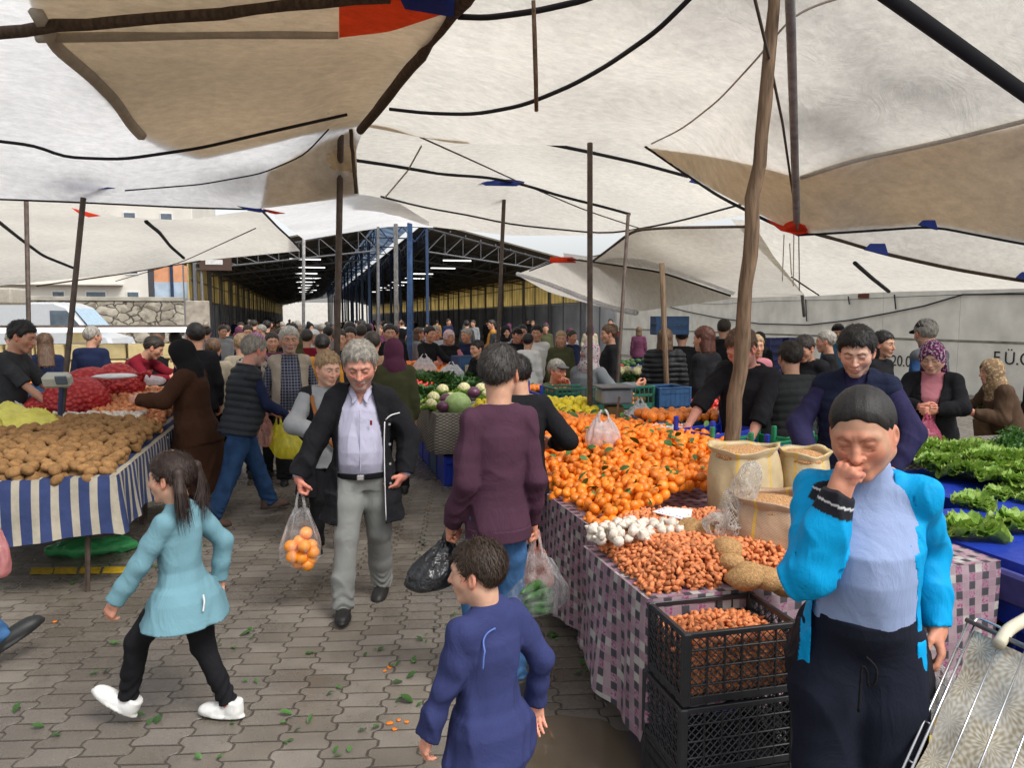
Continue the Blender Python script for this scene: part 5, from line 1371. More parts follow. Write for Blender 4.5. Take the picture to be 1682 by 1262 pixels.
def table(label, x0, x1, y0, y1, z, hang, mat, cloth_label, sides='lfr', amp=.022, legs=True, bulge=0.0, wav=13., seed=1, lean=.02, hangf=None, lip=.0):
    """x0..x1, y0..y1 rectangle; l = side at x0, r = side at x1, f = side at y0, b = side at y1"""
    t = empty('market_table', ((x0+x1)/2, (y0+y1)/2, 0), label=label, cat='table')
    w_, h_ = x1-x0, y1-y0
    MB().box((0, 0, z-.02), (w_-.01, h_-.01, .035), bev=.006).build('tabletop', MTABLE, t)
    if legs:
        for sx_ in (-1, 1):
            for sy in (-1, 1): MB().tube([(sx_*(w_/2-.18), sy*(h_/2-.08), z-.04), (sx_*(w_/2-.08)+(.14 if sx_ < 0 else -.14), sy*(h_/2-.08), 0)], .018, 6).build('leg', MPIPE, t)
    # cloth : ring from the perimeter
    corners = {'l': ((x0, y1), (x0, y0), (-1, 0)), 'f': ((x0, y0), (x1, y0), (0, -1)), 'r': ((x1, y0), (x1, y1), (1, 0)), 'b': ((x1, y1), (x0, y1), (0, 1))}
    vs = []; fs = []; uvs = []
    rows = 12; s0 = 0
    path = []
    for k in sides:
        a, b, n = corners[k]; L_ = math.hypot(b[0]-a[0], b[1]-a[1]); m_ = max(8, int(L_/.035))
        for i in range(m_+(k == sides[-1])):
            q = i/m_; nn = np.array(n, float)
            path.append((a[0]+(b[0]-a[0])*q, a[1]+(b[1]-a[1])*q, nn, s0+L_*q, k))
        s0 += L_
    # blend normals at corners
    N_ = len(path); nrm_ = []
    for i in range(N_):
        acc = np.zeros(2)
        for j in range(-2, 3):
            if 0 <= i+j < N_: acc += path[i+j][2]
        nrm_.append(acc/np.linalg.norm(acc))
    for i, (x, y, n, s_, k) in enumerate(path):
        hg = hangf(s_, k) if hangf else hang
        for r_ in range(rows+1):
            v = r_/rows; o_ = .014+(amp*(math.sin(s_*wav+seed+.8*math.sin(s_*5.3))+.5*math.sin(s_*wav*2.1+2*v+seed))+lean+bulge*math.sin(v*PI))*v**1.1 if r_ else .010
            zz = z+.012-hg*v*(1+.02*math.sin(s_*7+seed)*(v == 1)); vs.append((x+nrm_[i][0]*o_, y+nrm_[i][1]*o_, zz)); uvs.append((s_, hg*v))
    for i in range(N_-1):
        for r_ in range(rows): a = i*(rows+1)+r_; fs.append((a, a+1, a+rows+2, a+rows+1))
    c0 = len(vs)
    for (x, y) in ((x0-.01, y0-.01), (x1+.01, y0-.01), (x1+.01, y1+.01), (x0-.01, y1+.01)): vs.append((x, y, z+.013)); uvs.append((x, y))
    fs.append((c0, c0+1, c0+2, c0+3))
    me = mesh_np('tablecloth', vs, [tuple(q) for q in fs]); quad_uv(me, uvs)
    o = link('tablecloth', me, mat); tag(o, cloth_label, 'tablecloth'); return t

# ------------------------------------------------------------------ plastic bags
def plastic(name, col, alpha=.35, rough=.22, var=.18, sc=11, tl=.4):
    m, nt, N, L, P = newmat(name); mm = nodes_math(nt); P.inputs['Base Color'].default_value = (*col, 1); P.inputs['Roughness'].default_value = rough; P.inputs['Specular IOR Level'].default_value = .7
    tc = N.new('ShaderNodeTexCoord'); mp = N.new('ShaderNodeMapping'); mp.inputs['Scale'].default_value = (1.6, 1.6, .5); L.new(tc.outputs['Object'], mp.inputs[0])
    nz = noise(nt, mp.outputs[0], sc, 4, .6); bp = N.new('ShaderNodeBump'); bp.inputs['Strength'].default_value = .9; bp.inputs['Distance'].default_value = .02; L.new(nz, bp.inputs['Height']); L.new(bp.outputs[0], P.inputs['Normal'])
    tl_ = N.new('ShaderNodeBsdfTranslucent'); tl_.inputs[0].default_value = (*col, 1); m1 = N.new('ShaderNodeMixShader'); m1.inputs[0].default_value = tl; L.new(P.outputs[0], m1.inputs[1]); L.new(tl_.outputs[0], m1.inputs[2])
    tp = N.new('ShaderNodeBsdfTransparent'); tp.inputs[0].default_value = (*[.6+.4*c for c in col], 1)
    lw = N.new('ShaderNodeLayerWeight'); lw.inputs[0].default_value = .35
    fac = mm('MINIMUM', 1.0, mm('ADD', mm('ADD', mrange(nt, nz, .35, .7, alpha-var, alpha+var), 0), mm('MULTIPLY', lw.outputs['Facing'], .35)))
    mx = N.new('ShaderNodeMixShader'); L.new(fac, mx.inputs[0]); L.new(tp.outputs[0], mx.inputs[1]); L.new(m1.outputs[0], mx.inputs[2]); L.new(mx.outputs[0], N['Material Output'].inputs[0])
    return m
PLW = plastic('clear_plastic', (.85, .85, .86), .13, var=.16); PLM = plastic('milky_plastic', (.80, .80, .82), .55); PLY = plastic('yellow_plastic', (.85, .78, .08), .62); PLB = M('black_plastic', (.012, .012, .014), rough=.28, noise=.1, bump=.9, bscale=22, spec=.6, bd=.02)
PLO = plastic('pink_plastic', (.80, .48, .42), .36); PLSH = plastic('film', (.80, .78, .74), .22, .3, var=.10, sc=4)
def bag(label, top, h, r, mat, seed=1, squash=.7, rz=0., bot_lift=0., handle=.10, open_=True, lean=(0, 0), neck=.28, name='plastic_bag'):
    """carrier bag hanging from the point top"""
    rd = random.Random(seed); n, m_ = 40, 20; vs = []; fs = []
    hh = h-handle; ph = [rd.uniform(0, 6) for _ in range(4)]
    for j in range(m_+1):
        t = j/m_                      # 0 top .. 1 bottom
        R_ = r*(neck+(1-neck)*min(1, (t/.62))**.8)*(1-max(0, (t-.82)/.18)**2*.55)
        if j == m_: R_ *= .25
        for i in range(n):
            a = 2*PI*i/n; pl = (1-t)**1.2
            k = 1+.16*pl*math.sin(9*a+ph[0])+.10*pl*math.sin(14*a+ph[1])+.06*math.sin(3*a+ph[2]+4*t)+.04*math.sin(5*a+ph[3]+9*t)
            x, y = R_*k*math.cos(a), R_*k*math.sin(a)*(squash if t > .3 else squash*(.35+t*2.16*.33/.33*.3)); z = -handle-hh*t+.015*math.sin(4*a+ph[2])*(t < .1)
            vs.append((x+lean[0]*t, y+lean[1]*t, z))
    for j in range(m_):
        for i in range(n): fs.append((j*n+i, j*n+(i+1) % n, (j+1)*n+(i+1) % n, (j+1)*n+i))
    fs.append(tuple(m_*n+i for i in range(n)))
    me = mesh_np(name, vs, fs); o = link(name, me, mat); o.location = tuple(top); o.rotation_euler = (0, 0, rz); tag(o, label, 'plastic bag')
    if handle > .02:
        for s_ in (-1, 1):
            mb = MB(); x = r*neck*.9*s_
            pts = [A3(x*1.0, 0, -handle-.012), A3(x*.75, .006, -handle*.6), A3(x*.15, .006*s_, .004), A3(x*.2, -.006, 0), A3(x*.7, -.01, -handle*.55), A3(x*.6, -.02, -handle-.012)]
            mb.tube(poly_at(pts, 14), [.010]*14, 6, flat=.35); mb.build('handle', mat, o, smooth=True)
    return o
# ------------------------------------------------------------------ crates
def crate_mesh(L_, W_, H_, style='slot', th=.012, low=False):
    m = MB(); hx, hy = L_/2, W_/2
    m.box((0, 0, .01), (L_-.02, W_-.02, .012))
    for sx_ in (-1, 1):
        for sy in (-1, 1):
            m.box((sx_*(hx-.014), sy*(hy-.014), H_/2+(.02 if low else 0)), (.032, .032, H_+(.04 if low else 0)), bev=.005)
    zt = H_*(.62 if low else 1.0)-.012
    def bars(ax, sgn):
        ln = (L_ if ax == 0 else W_)-.05
        def put(u, z, su, sz, t=th):
            if ax == 0: m.box((u, sgn*(hy-t/2-.003), z), (su, t, sz), bev=.002)
            else: m.box((sgn*(hx-t/2-.003), u, z), (t, su, sz), bev=.002)
        if style == 'slot':
            put(0, zt, ln, .026, th+.006); put(0, .03, ln, .05)
            put(0, (zt+.03)/2+.01, ln, .028)
            n = int(ln/.05)
            for i in range(n+1): put(-ln/2+ln*i/n, (zt+.03)/2, .012, zt-.03)
        elif style == 'solid':
            put(0, zt/2+.01, ln, zt-.01, th*.6); put(0, zt, ln, .022, th+.008); put(0, zt*.72, ln, .014, th+.005); 
            for i in range(7): put(-ln/2+ln*i/6, zt/2, .010, zt, th+.004)
        elif style == 'mesh':
            put(0, zt, ln, .020, th+.006); put(0, .02, ln, .03)
            for q in (.25, .5, .75): put(0, zt*q+.01, ln, .007, th)
            n = 6
            for i in range(n+1): put(-ln/2+ln*i/n, zt/2, .007, zt, th)
            # diamond lattice
            d_ = .030; k = int((ln+zt)/d_)
            for i in range(-int(zt/d_)-1, k):
                for sg in (-1, 1):
                    u0 = -ln/2+i*d_; pts = []
                    for z_ in np.linspace(.03, zt-.01, 2): pts.append((u0+(z_ if sg > 0 else zt-z_), z_))
                    (ua, za), (ub, zb) = pts
                    # clip
                    def cl(ua, za, ub, zb):
                        if ua > ub: ua, za, ub, zb = ub, zb, ua, za
                        if ub < -ln/2 or ua > ln/2: return None
                        if ua < -ln/2: za += (zb-za)*(-ln/2-ua)/(ub-ua); ua = -ln/2
                        if ub > ln/2: zb = za+(zb-za)*(ln/2-ua)/(ub-ua); ub = ln/2
                        return ua, za, ub, zb
                    c_ = cl(ua, za, ub, zb)
                    if c_ and math.hypot(c_[2]-c_[0], c_[3]-c_[1]) > .02:
                        ua, za, ub, zb = c_; q = sgn*((hy if ax == 0 else hx)-th*.6)
                        P1, P2 = ((ua, q, za), (ub, q, zb)) if ax == 0 else ((q, ua, za), (q, ub, zb)); m.tube([P1, P2], .0024, 4, cap=False)
    for s_ in (-1, 1): bars(0, s_); bars(1, s_)
    return m
MPL = {}
def plas(col, nm): 
    if nm not in MPL: MPL[nm] = M('crate_'+nm, col, rough=.42, noise=.18, nscale=12, spec=.5, bump=.1, bscale=40)
    return MPL[nm]
CB, CG, CK, CN, CLG = (plas((.012, .035, .36), 'blue'), plas((.01, .10, .065), 'green'), plas((.016, .017, .020), 'black'), plas((.015, .06, .15), 'petrol'), plas((.02, .22, .10), 'bright_green'))
_cr = {}
def crate(label, loc, rz, dims, mat, style='slot', group=None, low=False, rx=0):
    k = (dims, style, low, mat.name)
    if k not in _cr:
        me = bpy.data.meshes.new('crate'); mb = crate_mesh(*dims, style=style, low=low); me.from_pydata(mb.v, [], mb.f); me.materials.append(mat); _cr[k] = me
    o = bpy.data.objects.new('crate', _cr[k]); COL.objects.link(o); o.location = tuple(loc); o.rotation_euler = (rx, 0, rz); tag(o, label, 'crate', group); return o

# ------------------------------------------------------------------ produce meshes
MPOT = M('potato_skin', (.27, .145, .055), rough=.85, noise=.22, nscale=50, bump=.3, bscale=90, rnd_obj=.16, bd=.003)
MMAN = M('mandarin_peel', (.76, .20, .010), rough=.42, noise=.14, nscale=30, bump=.25, bscale=500, rnd_obj=.24, spec=.5, bd=.001)
MORG = M('orange_peel', (.90, .30, .015), rough=.4, noise=.08, nscale=30, bump=.3, bscale=400, rnd_obj=.08, spec=.5, bd=.001)
MLEM = M('lemon_peel', (.78, .62, .03), rough=.45, noise=.15, nscale=30, bump=.3, bscale=300, rnd_obj=.15, bd=.001)
MSHA = M('shallot_skin', (.54, .185, .070), rough=.5, noise=.35, nscale=60, bump=.2, bscale=200, rnd_obj=.3, stretch=(1, 1, .2), bd=.002)
MONI = M('onion_skin', (.60, .24, .10), rough=.5, noise=.3, nscale=40, rnd_obj=.2, stretch=(1, 1, .2))
MGAR = M('garlic_skin', (.62, .55, .47), rough=.6, noise=.15, nscale=40, bump=.2, rnd_obj=.08)
MTOM = M('tomato_skin', (.55, .03, .02), rough=.3, noise=.1, rnd_obj=.2, spec=.5)
MLEAF = M('leaf_green', (.045, .12, .025), rough=.5, noise=.3, nscale=40, rnd_obj=.35, spec=.4)
POT = [blobmesh('potato', (.050, .038, .034), .07, s) for s in (1, 2.3, 4.1, 5.7)]
def dimple(v): 
    v = v.copy(); r = np.sqrt(v[:, 0]**2+v[:, 1]**2); v[:, 2] -= np.sign(v[:, 2])*.16*np.exp(-(r/.28)**2); return v
MAN = [blobmesh('mandarin', (.034, .034, .028), .03, s, shape=dimple) for s in (1, 3)]
def drop(v):
    v = v.copy(); t = np.clip(v[:, 2], -1, 1); k = np.where(t > 0, 1-.55*t**1.5, 1-.25*t*t); v[:, 0] *= k; v[:, 1] *= k
    v[:, 2] = np.where(t > .75, t+(t-.75)*2.2, t); return v
SHA = [blobmesh('shallot', (.0115, .0105, .017), .10, s, sub=2, shape=drop) for s in (1, 2, 3.3)]
ONI = [blobmesh('onion', (.030, .030, .030), .05, s, sub=2, shape=drop) for s in (1, 2)]
LEM = [blobmesh('lemon', (.032, .032, .038), .05, 2, sub=2, shape=lambda v: np.stack([v[:, 0], v[:, 1], v[:, 2]+.35*np.sign(v[:, 2])*np.abs(v[:, 2])**8], 1))]
def garlicshape(v):
    v = drop(v); a = np.arctan2(v[:, 1], v[:, 0]); k = 1+.12*np.abs(np.sin(a*4)); v[:, 0] *= k; v[:, 1] *= k; return v
GAR = [blobmesh('garlic', (.024, .024, .022), .03, 2, sub=3, shape=garlicshape)]
def leafmesh(name='leaf', L_=.045, w_=.012):
    v = []; f = []
    for i in range(6):
        t = i/5; ww = w_*math.sin(PI*min(1, t*.95+.05))**.8; z = .012*math.sin(t*2.2)
        v += [(t*L_, -ww, z+.003), (t*L_, 0, z), (t*L_, ww, z+.003)]
    for i in range(5):
        for k in (0, 1): f.append((i*3+k, i*3+k+1, i*3+k+4, i*3+k+3))
    me = mesh_np(name, v, f); me.materials.append(MLEAF); return me
LEAFM = leafmesh('leaf', .06, .014)
for me_, mt_ in [(q, MPOT) for q in POT]+[(q, MMAN) for q in MAN]+[(q, MSHA) for q in SHA]+[(q, MONI) for q in ONI]+[(q, MLEM) for q in LEM]+[(q, MGAR) for q in GAR]: me_.materials.append(mt_)

# ================================================================== LEFT STALL
table('second trestle table holding the onions and net sacks', -2.65, -1.28, 7.42, 9.6, .80, .42, MSTRIPE, 'striped oilcloth hanging over the onion table', sides='r', hangf=lambda s, k: .40, seed=2.5)
table('trestle table with striped cloth on the left', -4.6, -1.28, 5.5, 7.4, .80, .42, MSTRIPE, 'blue and white striped oilcloth hanging over the potato table', sides='fr', hangf=lambda s, k: .40+.02*math.sin(s*3) if k == 'f' else .40, seed=2)
zp = lambda x, y: .84+.10*min(1, (y-5.5)/1.3)+.05*min(1, max(0, (-1.35-x)/.4))*min(1, (y-5.4)/.4)
pile('potato', POT, MPOT, [(-4.0, 5.53), (-1.32, 5.53), (-1.32, 7.25), (-1.8, 7.42), (-3.2, 7.2), (-4.2, 6.8)], zp, .082, 'brown potato in the heap on the striped cloth', 'potato', 'potatoes heaped on the striped cloth', seed=3, stuff_label='brown potatoes further back in the heap on the striped cloth', tiltr=.5)
zo = lambda x, y: .88+.17*min(1, (y-7.3)/1.2)
pile('onion', ONI, MONI, [(-2.0, 7.85), (-1.34, 7.3), (-1.32, 9.55), (-2.3, 9.55)], zo, .062, 'small orange onion in the heap beyond the potatoes', 'onion', 'small onions heaped beyond the potatoes', seed=4, stuff_label='small onions deeper in the heap beyond the potatoes')
pile('garlic_bulb', GAR, MGAR, [(-2.9, 7.25), (-1.5, 7.35), (-1.5, 7.75), (-2.2, 7.9), (-2.95, 7.6)], lambda x, y: .97, .058, 'white garlic bulb in the row behind the potatoes', 'garlic', 'garlic bulbs behind the potatoes', seed=5, under=False)
MRED, nt, N, L, P = newmat('red_net'); mm = nodes_math(nt); tc = N.new('ShaderNodeTexCoord'); vo = N.new('ShaderNodeTexVoronoi'); vo.inputs['Scale'].default_value = 22; L.new(tc.outputs['Object'], vo.inputs['Vector'])
c = mixc(nt, mrange(nt, vo.outputs['Distance'], .1, .6, 0, 1), (.62, .09, .07), (.30, .008, .012)); f = noise(nt, tc.outputs['Object'], 180, 2); c = mixc(nt, mrange(nt, f, .45, .55, 0, .5), c, (.55, .02, .03)); L.new(c, P.inputs['Base Color']); P.inputs['Roughness'].default_value = .6
bp = N.new('ShaderNodeBump'); bp.inputs['Strength'].default_value = 1; bp.inputs['Distance'].default_value = .03; bp.invert = True; L.new(vo.outputs['Distance'], bp.inputs['Height']); L.new(bp.outputs[0], P.inputs['Normal'])
for i, (x, y, z, sx_, sy, sz, rz, lab) in enumerate(((*G(85, 668, 1.0)[:2], 1.0, .24, .20, .15, .3, 'small red net sack of onions behind the scale pole'), (*G(128, 662, 1.04)[:2], 1.08, .31, .22, .22, .1, 'largest red net sack of onions in front of the others'),
        (*G(152, 643, 1.10)[:2], 1.14, .31, .22, .22, .5, 'red net sack of onions under the leaning man'), (*G(192, 640, 1.10)[:2], 1.15, .27, .24, .23, -.2, 'dark red tied net sack at the right of the sacks'))):
    me = blobmesh('net_sack', (sx_, sy, sz), .10, i+1.5, sub=3); tag(link('net_sack', me, MRED), lab, 'sack').location = (x, y, z); bpy.data.objects[-1] if False else None
    o = [q for q in COL.objects if q.data == me][0]; o.rotation_euler = (0, 0, rz)
    MB().tube([(sx_*.9, 0, sz*.3), (sx_*1.15, 0, sz*.6), (sx_*1.35, .02, sz*.5)], [.05, .02, .05], 8).build('tied_neck', MRED, o, smooth=True)
# yellow bag heap
ym = sdf_mesh('yellow_bag', lambda p: smin(smin(ell((0, 0, .10), (.30, .24, .16))(p), ell((.22, -.1, .04), (.26, .14, .06))(p), .12), ell((-.15, .1, .2), (.12, .1, .12))(p), .1)+fold(p, 26, .022, 1.3)+fold(p, 60, .006, 4), A3(-.5, -.4, -.1), A3(.6, .4, .42), .014)
o = link('crumpled_bag', ym, M('yellow_film', (.52, .48, .09), rough=.4, noise=.15, bump=.5, bscale=40, sss=.1)); o.location = tuple(G(38, 712, .93)); o.scale = (.8, .8, .8); tag(o, 'crumpled bright yellow plastic bag lying on the potatoes', 'plastic bag')
# scale on pole
sc = empty('price_scale', tuple(G(98, 690, .96)), -.2, label='grey electronic scale display on a dark slanting post among the net sacks', cat='scale')
MSC = M('scale_plastic', (.42, .42, .36), rough=.5, noise=.1)
MB().tube([(0, 0, -.02), (.03, 0, .30)], .022, 8).build('post', M('navy_metal', (.02, .03, .07), rough=.5), sc)
MB().box((.0, 0, .36), (.24, .12, .13), np_rot(.35, 0, 0), bev=.03).build('head', MSC, sc)
MB().box((.07, -.075, .365), (.10, .02, .08), np_rot(.35, 0, 0), bev=.006).build('display', M('lcd', (.10, .13, .16), rough=.2), sc)
MB().box((0, .0, -.015), (.34, .28, .04), bev=.012).build('base', MSC, sc)
# little wicket frame and papers
tag(MB().tube([G(68, 702, .93), G(68, 680, .97), G(82, 678, .97), G(83, 700, .93)], .006, 5).build('wire_holder', MWF), 'small white wire price holder by the yellow bag', 'holder')
pp = blobmesh('paper_stack', (.22, .16, .03), .1, 2, sub=2); o = link('paper_stack', pp, MWF); o.location = tuple(G(190, 618, 1.28)); tag(o, 'white stack of folded paper bags on the red sacks', 'paper')
pp = blobmesh('film_roll', (.28, .2, .06), .2, 3, sub=3); o = link('plastic_heap', pp, PLM); o.location = tuple(G(228, 625, 1.18)); tag(o, 'crumpled clear plastic bags beside the paper stack', 'plastic bag')
gb = sdf_mesh('green_bag', lambda p: ell((0, 0, 0), (.34, .16, .07))(p)+fold(p, 30, .02, 2), A3(-.5, -.3, -.12), A3(.5, .3, .14), .014)
o = link('crumpled_bag', gb, M('green_film', (.05, .30, .10), rough=.35, bump=.4, noise=.2)); o.location = tuple(G(150, 898, .05)); tag(o, 'crumpled green plastic bag on the ground under the striped cloth', 'plastic bag')
# cheese counter in the left background
ctr = empty('display_counter', (-7.0, 12.6, 0), label='long glass topped cheese counter with a lit strip along the left', cat='counter')
MCR = M('cream_metal', (.55, .55, .52), rough=.4)
MB().box((0, 0, .38), (11, .9, .76), bev=.02).build('base', MCR, ctr)
MB().box((0, -.15, 1.74), (11, .7, .05), bev=.02).build('canopy', MPIPE, ctr)
MB().box((0, -.52, 1.70), (11, .03, .07)).build('lit_strip', newmat('counter_light')[0], ctr)
bpy.data.materials['counter_light'].node_tree.nodes['Principled BSDF'].inputs['Emission Color'].default_value = (1, 1, 1, 1); bpy.data.materials['counter_light'].node_tree.nodes['Principled BSDF'].inputs['Emission Strength'].default_value = .7
for x in (-5.4, -1.6, 2.0, 5.4): MB().tube([(x, .2, .76), (x, .2, 1.72)], .02, 6).build('upright', MSTEEL, ctr)
MCHE = M('cheese_box', (.62, .50, .25), rough=.7, noise=.12, nscale=8, rnd_obj=.14)
chm = bpy.data.meshes.new('cheese_box'); mb = MB().box((0, 0, .12), (.36, .30, .23), bev=.015); mb.box((0, -.152, .13), (.24, .004, .13)); chm.from_pydata(mb.v, [], mb.f); chm.materials.append(MCHE)
r_ = random.Random(4)
for i in range(26):
    for j in range(3+(i % 5 == 2)):
        if r_.random() < .06: continue
        o = bpy.data.objects.new('cheese_box', chm); COL.objects.link(o); o.location = (-12.0+i*.40, 12.35+r_.uniform(-.03, .03), .765+j*.245); o.rotation_euler = (0, 0, r_.uniform(-.06, .06))
        tag(o, 'pale yellow cheese box stacked on the long counter', 'box', 'cheese boxes stacked on the counter')
for i, (px, py, c_) in enumerate(((35, 608, (.5, .6, .02)), (52, 615, (.7, .05, .03)), (65, 612, (.55, .6, .05)), (400, 590, (.5, .6, .02)), (425, 600, (.7, .7, .1)))):
    o = link('cleaning_bottle', MB().tube([(0, 0, 0), (0, 0, .14), (0, 0, .19), (0, 0, .24)], [.05, .05, .02, .02], 10).build('tmp', M('bottle%d' % i, c_, rough=.4)).data); bpy.data.objects.remove(bpy.data.objects['tmp']); o.location = tuple(W(px, py, 11.5)-A3(0, 0, .1)); tag(o, ['lime bottle at the left end of the counter', 'red bottle at the left end of the counter', 'pale lime bottle beside the red one', 'lime bottle beyond the hooded woman', 'yellow bottle beyond the hooded woman'][i], 'bottle')
# small red fruit tub next to the far left vendor
tub = crate('blue grey fruit tub on the left stall, full of oranges', G(50, 650, .95), .1, (.5, .36, .16), CN, 'solid')
pile('tangerine', MAN, MMAN, [tuple(tub.location[:2]+0*np.array([0, 0])) if False else (tub.location[0]-.24, tub.location[1]-.16), (tub.location[0]+.24, tub.location[1]-.16), (tub.location[0]+.24, tub.location[1]+.16), (tub.location[0]-.24, tub.location[1]+.16)], lambda x, y: 1.12, .055, 'small orange tangerine in the tub on the left stall', 'tangerine', 'tangerines in the left tub', under=False, seed=9)

# ================================================================== RIGHT NEAR STALLS
table('near table under the shallots', 1.29, 3.05, 2.64, 3.34, .75, .50, MCHECK, 'mauve patchwork oilcloth hanging over the shallot table', sides='lfr', hangf=lambda s, k: (.55+.06*math.sin(s*2.2)) if k == 'l' else .50, seed=4, amp=.028)
table('long table under the mandarins', 1.45, 3.08, 3.40, 7.1, .75, .66, MCHECK, 'mauve checked oilcloth hanging over the mandarin table', sides='l', seed=7, amp=.026, lean=.03)
zs = lambda x, y: .775+.11*min(1, min((x-1.30)/.22, (y-2.64)/.16, max(.3, (2.55-x)/.25)))
pile('shallot', SHA, MSHA, [(1.31, 2.67), (2.28, 2.67), (2.22, 3.0), (2.02, 3.42), (1.72, 3.50), (1.34, 3.36)], zs, .0265, 'red brown shallot in the near heap on the patchwork cloth', 'shallot', 'shallots heaped on the patchwork cloth', seed=6, jit=.35, layers=2, maxn=200, stuff_label='mass of red brown shallots on the patchwork cloth')
zm = lambda x, y: .775+.17*min(1, (x-1.47)/.5)+.05*math.sin(x*5+y*3)*.4+.09*min(1, max(0, (y-4.2)/1.2))
pile('mandarin', MAN, MMAN, [(1.48, 3.62), (1.75, 3.62), (2.35, 3.95), (3.0, 4.55), (3.05, 5.0), (2.35, 6.2), (1.6, 6.3), (1.48, 5.6)], zm, .066, 'orange mandarin in the big heap on the checked cloth', 'mandarin', 'mandarins heaped on the long table', seed=8, scale=(.74, 1.06), leaf=(LEAFM, .30), stuff_label='mandarins deeper and further back in the big heap', jit=.4)
pile('lemon', LEM, MLEM, [(1.5, 6.0), (2.5, 6.15), (2.7, 7.0), (1.55, 7.0)], lambda x, y: .93+.14*min(1, (y-6.0)/.6), .078, 'yellow lemon in the heap behind the mandarins', 'lemon', 'lemons heaped behind the mandarins', seed=12, jit=.35, stuff_label='lemons deeper in the heap behind the mandarins')
rl = random.Random(5)
for i in range(110):
    x, y = rl.uniform(1.5, 3.0), rl.uniform(3.6, 6.1)
    if not inpoly(x, y, [(1.48, 3.62), (1.75, 3.62), (2.35, 3.95), (3.0, 4.55), (3.05, 5.0), (2.35, 6.2), (1.6, 6.3), (1.48, 5.6)]): continue
    o = bpy.data.objects.new('mandarin_leaf', LEAFM); COL.objects.link(o); o.location = (x, y, zm(x, y)+.036+rl.random()*.015); o.rotation_euler = (rl.uniform(-.7, .7), rl.uniform(-.5, .5), rl.uniform(0, 6.28)); s_ = rl.uniform(.7, 1.5); o.scale = (s_, s_*1.25, s_); tag(o, 'green leaf lying among the mandarins', 'leaf', 'leaves among the mandarins')
# garlic cluster and price card
gp = G(1060, 868, .90)
pile('garlic_bulb', GAR, MGAR, [(gp[0]-.28, gp[1]-.02), (gp[0]+.18, gp[1]-.10), (gp[0]+.26, gp[1]+.04), (gp[0]-.05, gp[1]+.18), (gp[0]-.26, gp[1]+.10)], lambda x, y: .895, .05, 'white garlic bulb between mandarins and shallots', 'garlic', 'garlic bulbs between mandarins and shallots', seed=14, under=True)
tcard = MB(); a, b, c_, e = W(1072, 842, 3.75), W(1134, 858, 3.62), W(1137, 838, 3.75), W(1092, 834, 3.9)
tcard.sheet(a, b, c_, e, .004); cd = tag(tcard.build('price_card', M('card', (.72, .72, .72), noise=.04)), 'white handwritten price card lying between mandarins and shallots', 'card')
vx = nrm(b-a); vy = nrm(e-a); m = MB()
for r_i in range(4):
    for k in range(9):
        if (r_i*7+k*3) % 5 == 0: continue
        p0 = a+vx*(.012+k*.019+r_i*.003)+vy*(.018+r_i*.028)+A3(0, 0, .006); m.box(p0, (.011, .003, .009), np_rot(.9, .3*((k % 3)-1), -.3))
m.build('handwriting', M('blue_ink', (.03, .03, .30)), cd)
# net bags of small seeds
MNET = M('brown_net', (.42, .24, .10), rough=.8, noise=.3, nscale=90, bump=.8, bscale=200)
for i, (px, py, z, s_) in enumerate(((1150, 878, .86, 1.0), (1193, 905, .86, .85), (1200, 925, .84, .5), (1228, 948, .83, .75), (1130, 868, .88, .6), (1258, 950, .83, .6), (1290, 962, .80, .6))):
    me = blobmesh('seed_bag', (.085*s_+.02, .07*s_+.015, .06*s_+.01), .12, i+2, sub=3); o = link('seed_bag', me, MNET); o.location = tuple(G(px, py, z)); o.rotation_euler = (0, .2, i)
    tag(o, ['plump brown bag of seeds below the price card', 'plump brown bag of seeds against the clear film', 'small brown seed bag beside the shallots', 'brown seed bag at the foot of the front sack', 'brown seed bag touching the garlic', 'seed bag squeezed between sack and cloth edge', 'seed bag under the woman\'s elbow'][i], 'bag')
# woven sacks
def sackmat(name, c):
    m, nt, N, L, P = newmat(name); mm = nodes_math(nt); tc = N.new('ShaderNodeTexCoord'); s = N.new('ShaderNodeSeparateXYZ'); L.new(tc.outputs['Object'], s.inputs[0])
    w1 = mm('SINE', mm('MULTIPLY', s.outputs[2], 520)); an = mm('ARCTAN2', s.outputs[1], s.outputs[0]); w2 = mm('SINE', mm('MULTIPLY', an, 70)); f = mm('MULTIPLY', mrange(nt, mm('MULTIPLY', w1, w2), -1, 1, .78, 1.1), mrange(nt, noise(nt, tc.outputs['Object'], 9, 4), .3, .7, .85, 1.1))
    st = mrange(nt, mm('ABSOLUTE', mm('SUBTRACT', mm('FRACT', mm('MULTIPLY', an, .95)), .5)), .03, .045, .8, 0); cc = mixc(nt, st, c, (.62, .38, .03)); vm = N.new('ShaderNodeVectorMath'); vm.operation = 'SCALE'; L.new(cc, vm.inputs[0]); L.new(f, vm.inputs['Scale']); L.new(vm.outputs[0], P.inputs['Base Color']); P.inputs['Roughness'].default_value = .5
    bp = N.new('ShaderNodeBump'); bp.inputs['Strength'].default_value = .6; bp.inputs['Distance'].default_value = .012; L.new(noise(nt, tc.outputs['Object'], 14, 4), bp.inputs['Height']); L.new(bp.outputs[0], P.inputs['Normal']); return m
MSACK = sackmat('woven_sack', (.50, .39, .22)); MSACK2 = sackmat('woven_sack_brown', (.42, .27, .17)); MGRAIN = M('grain', (.50, .27, .12), rough=.8, noise=.6, nscale=160, bump=1., bscale=160, bd=.01, detail=2)
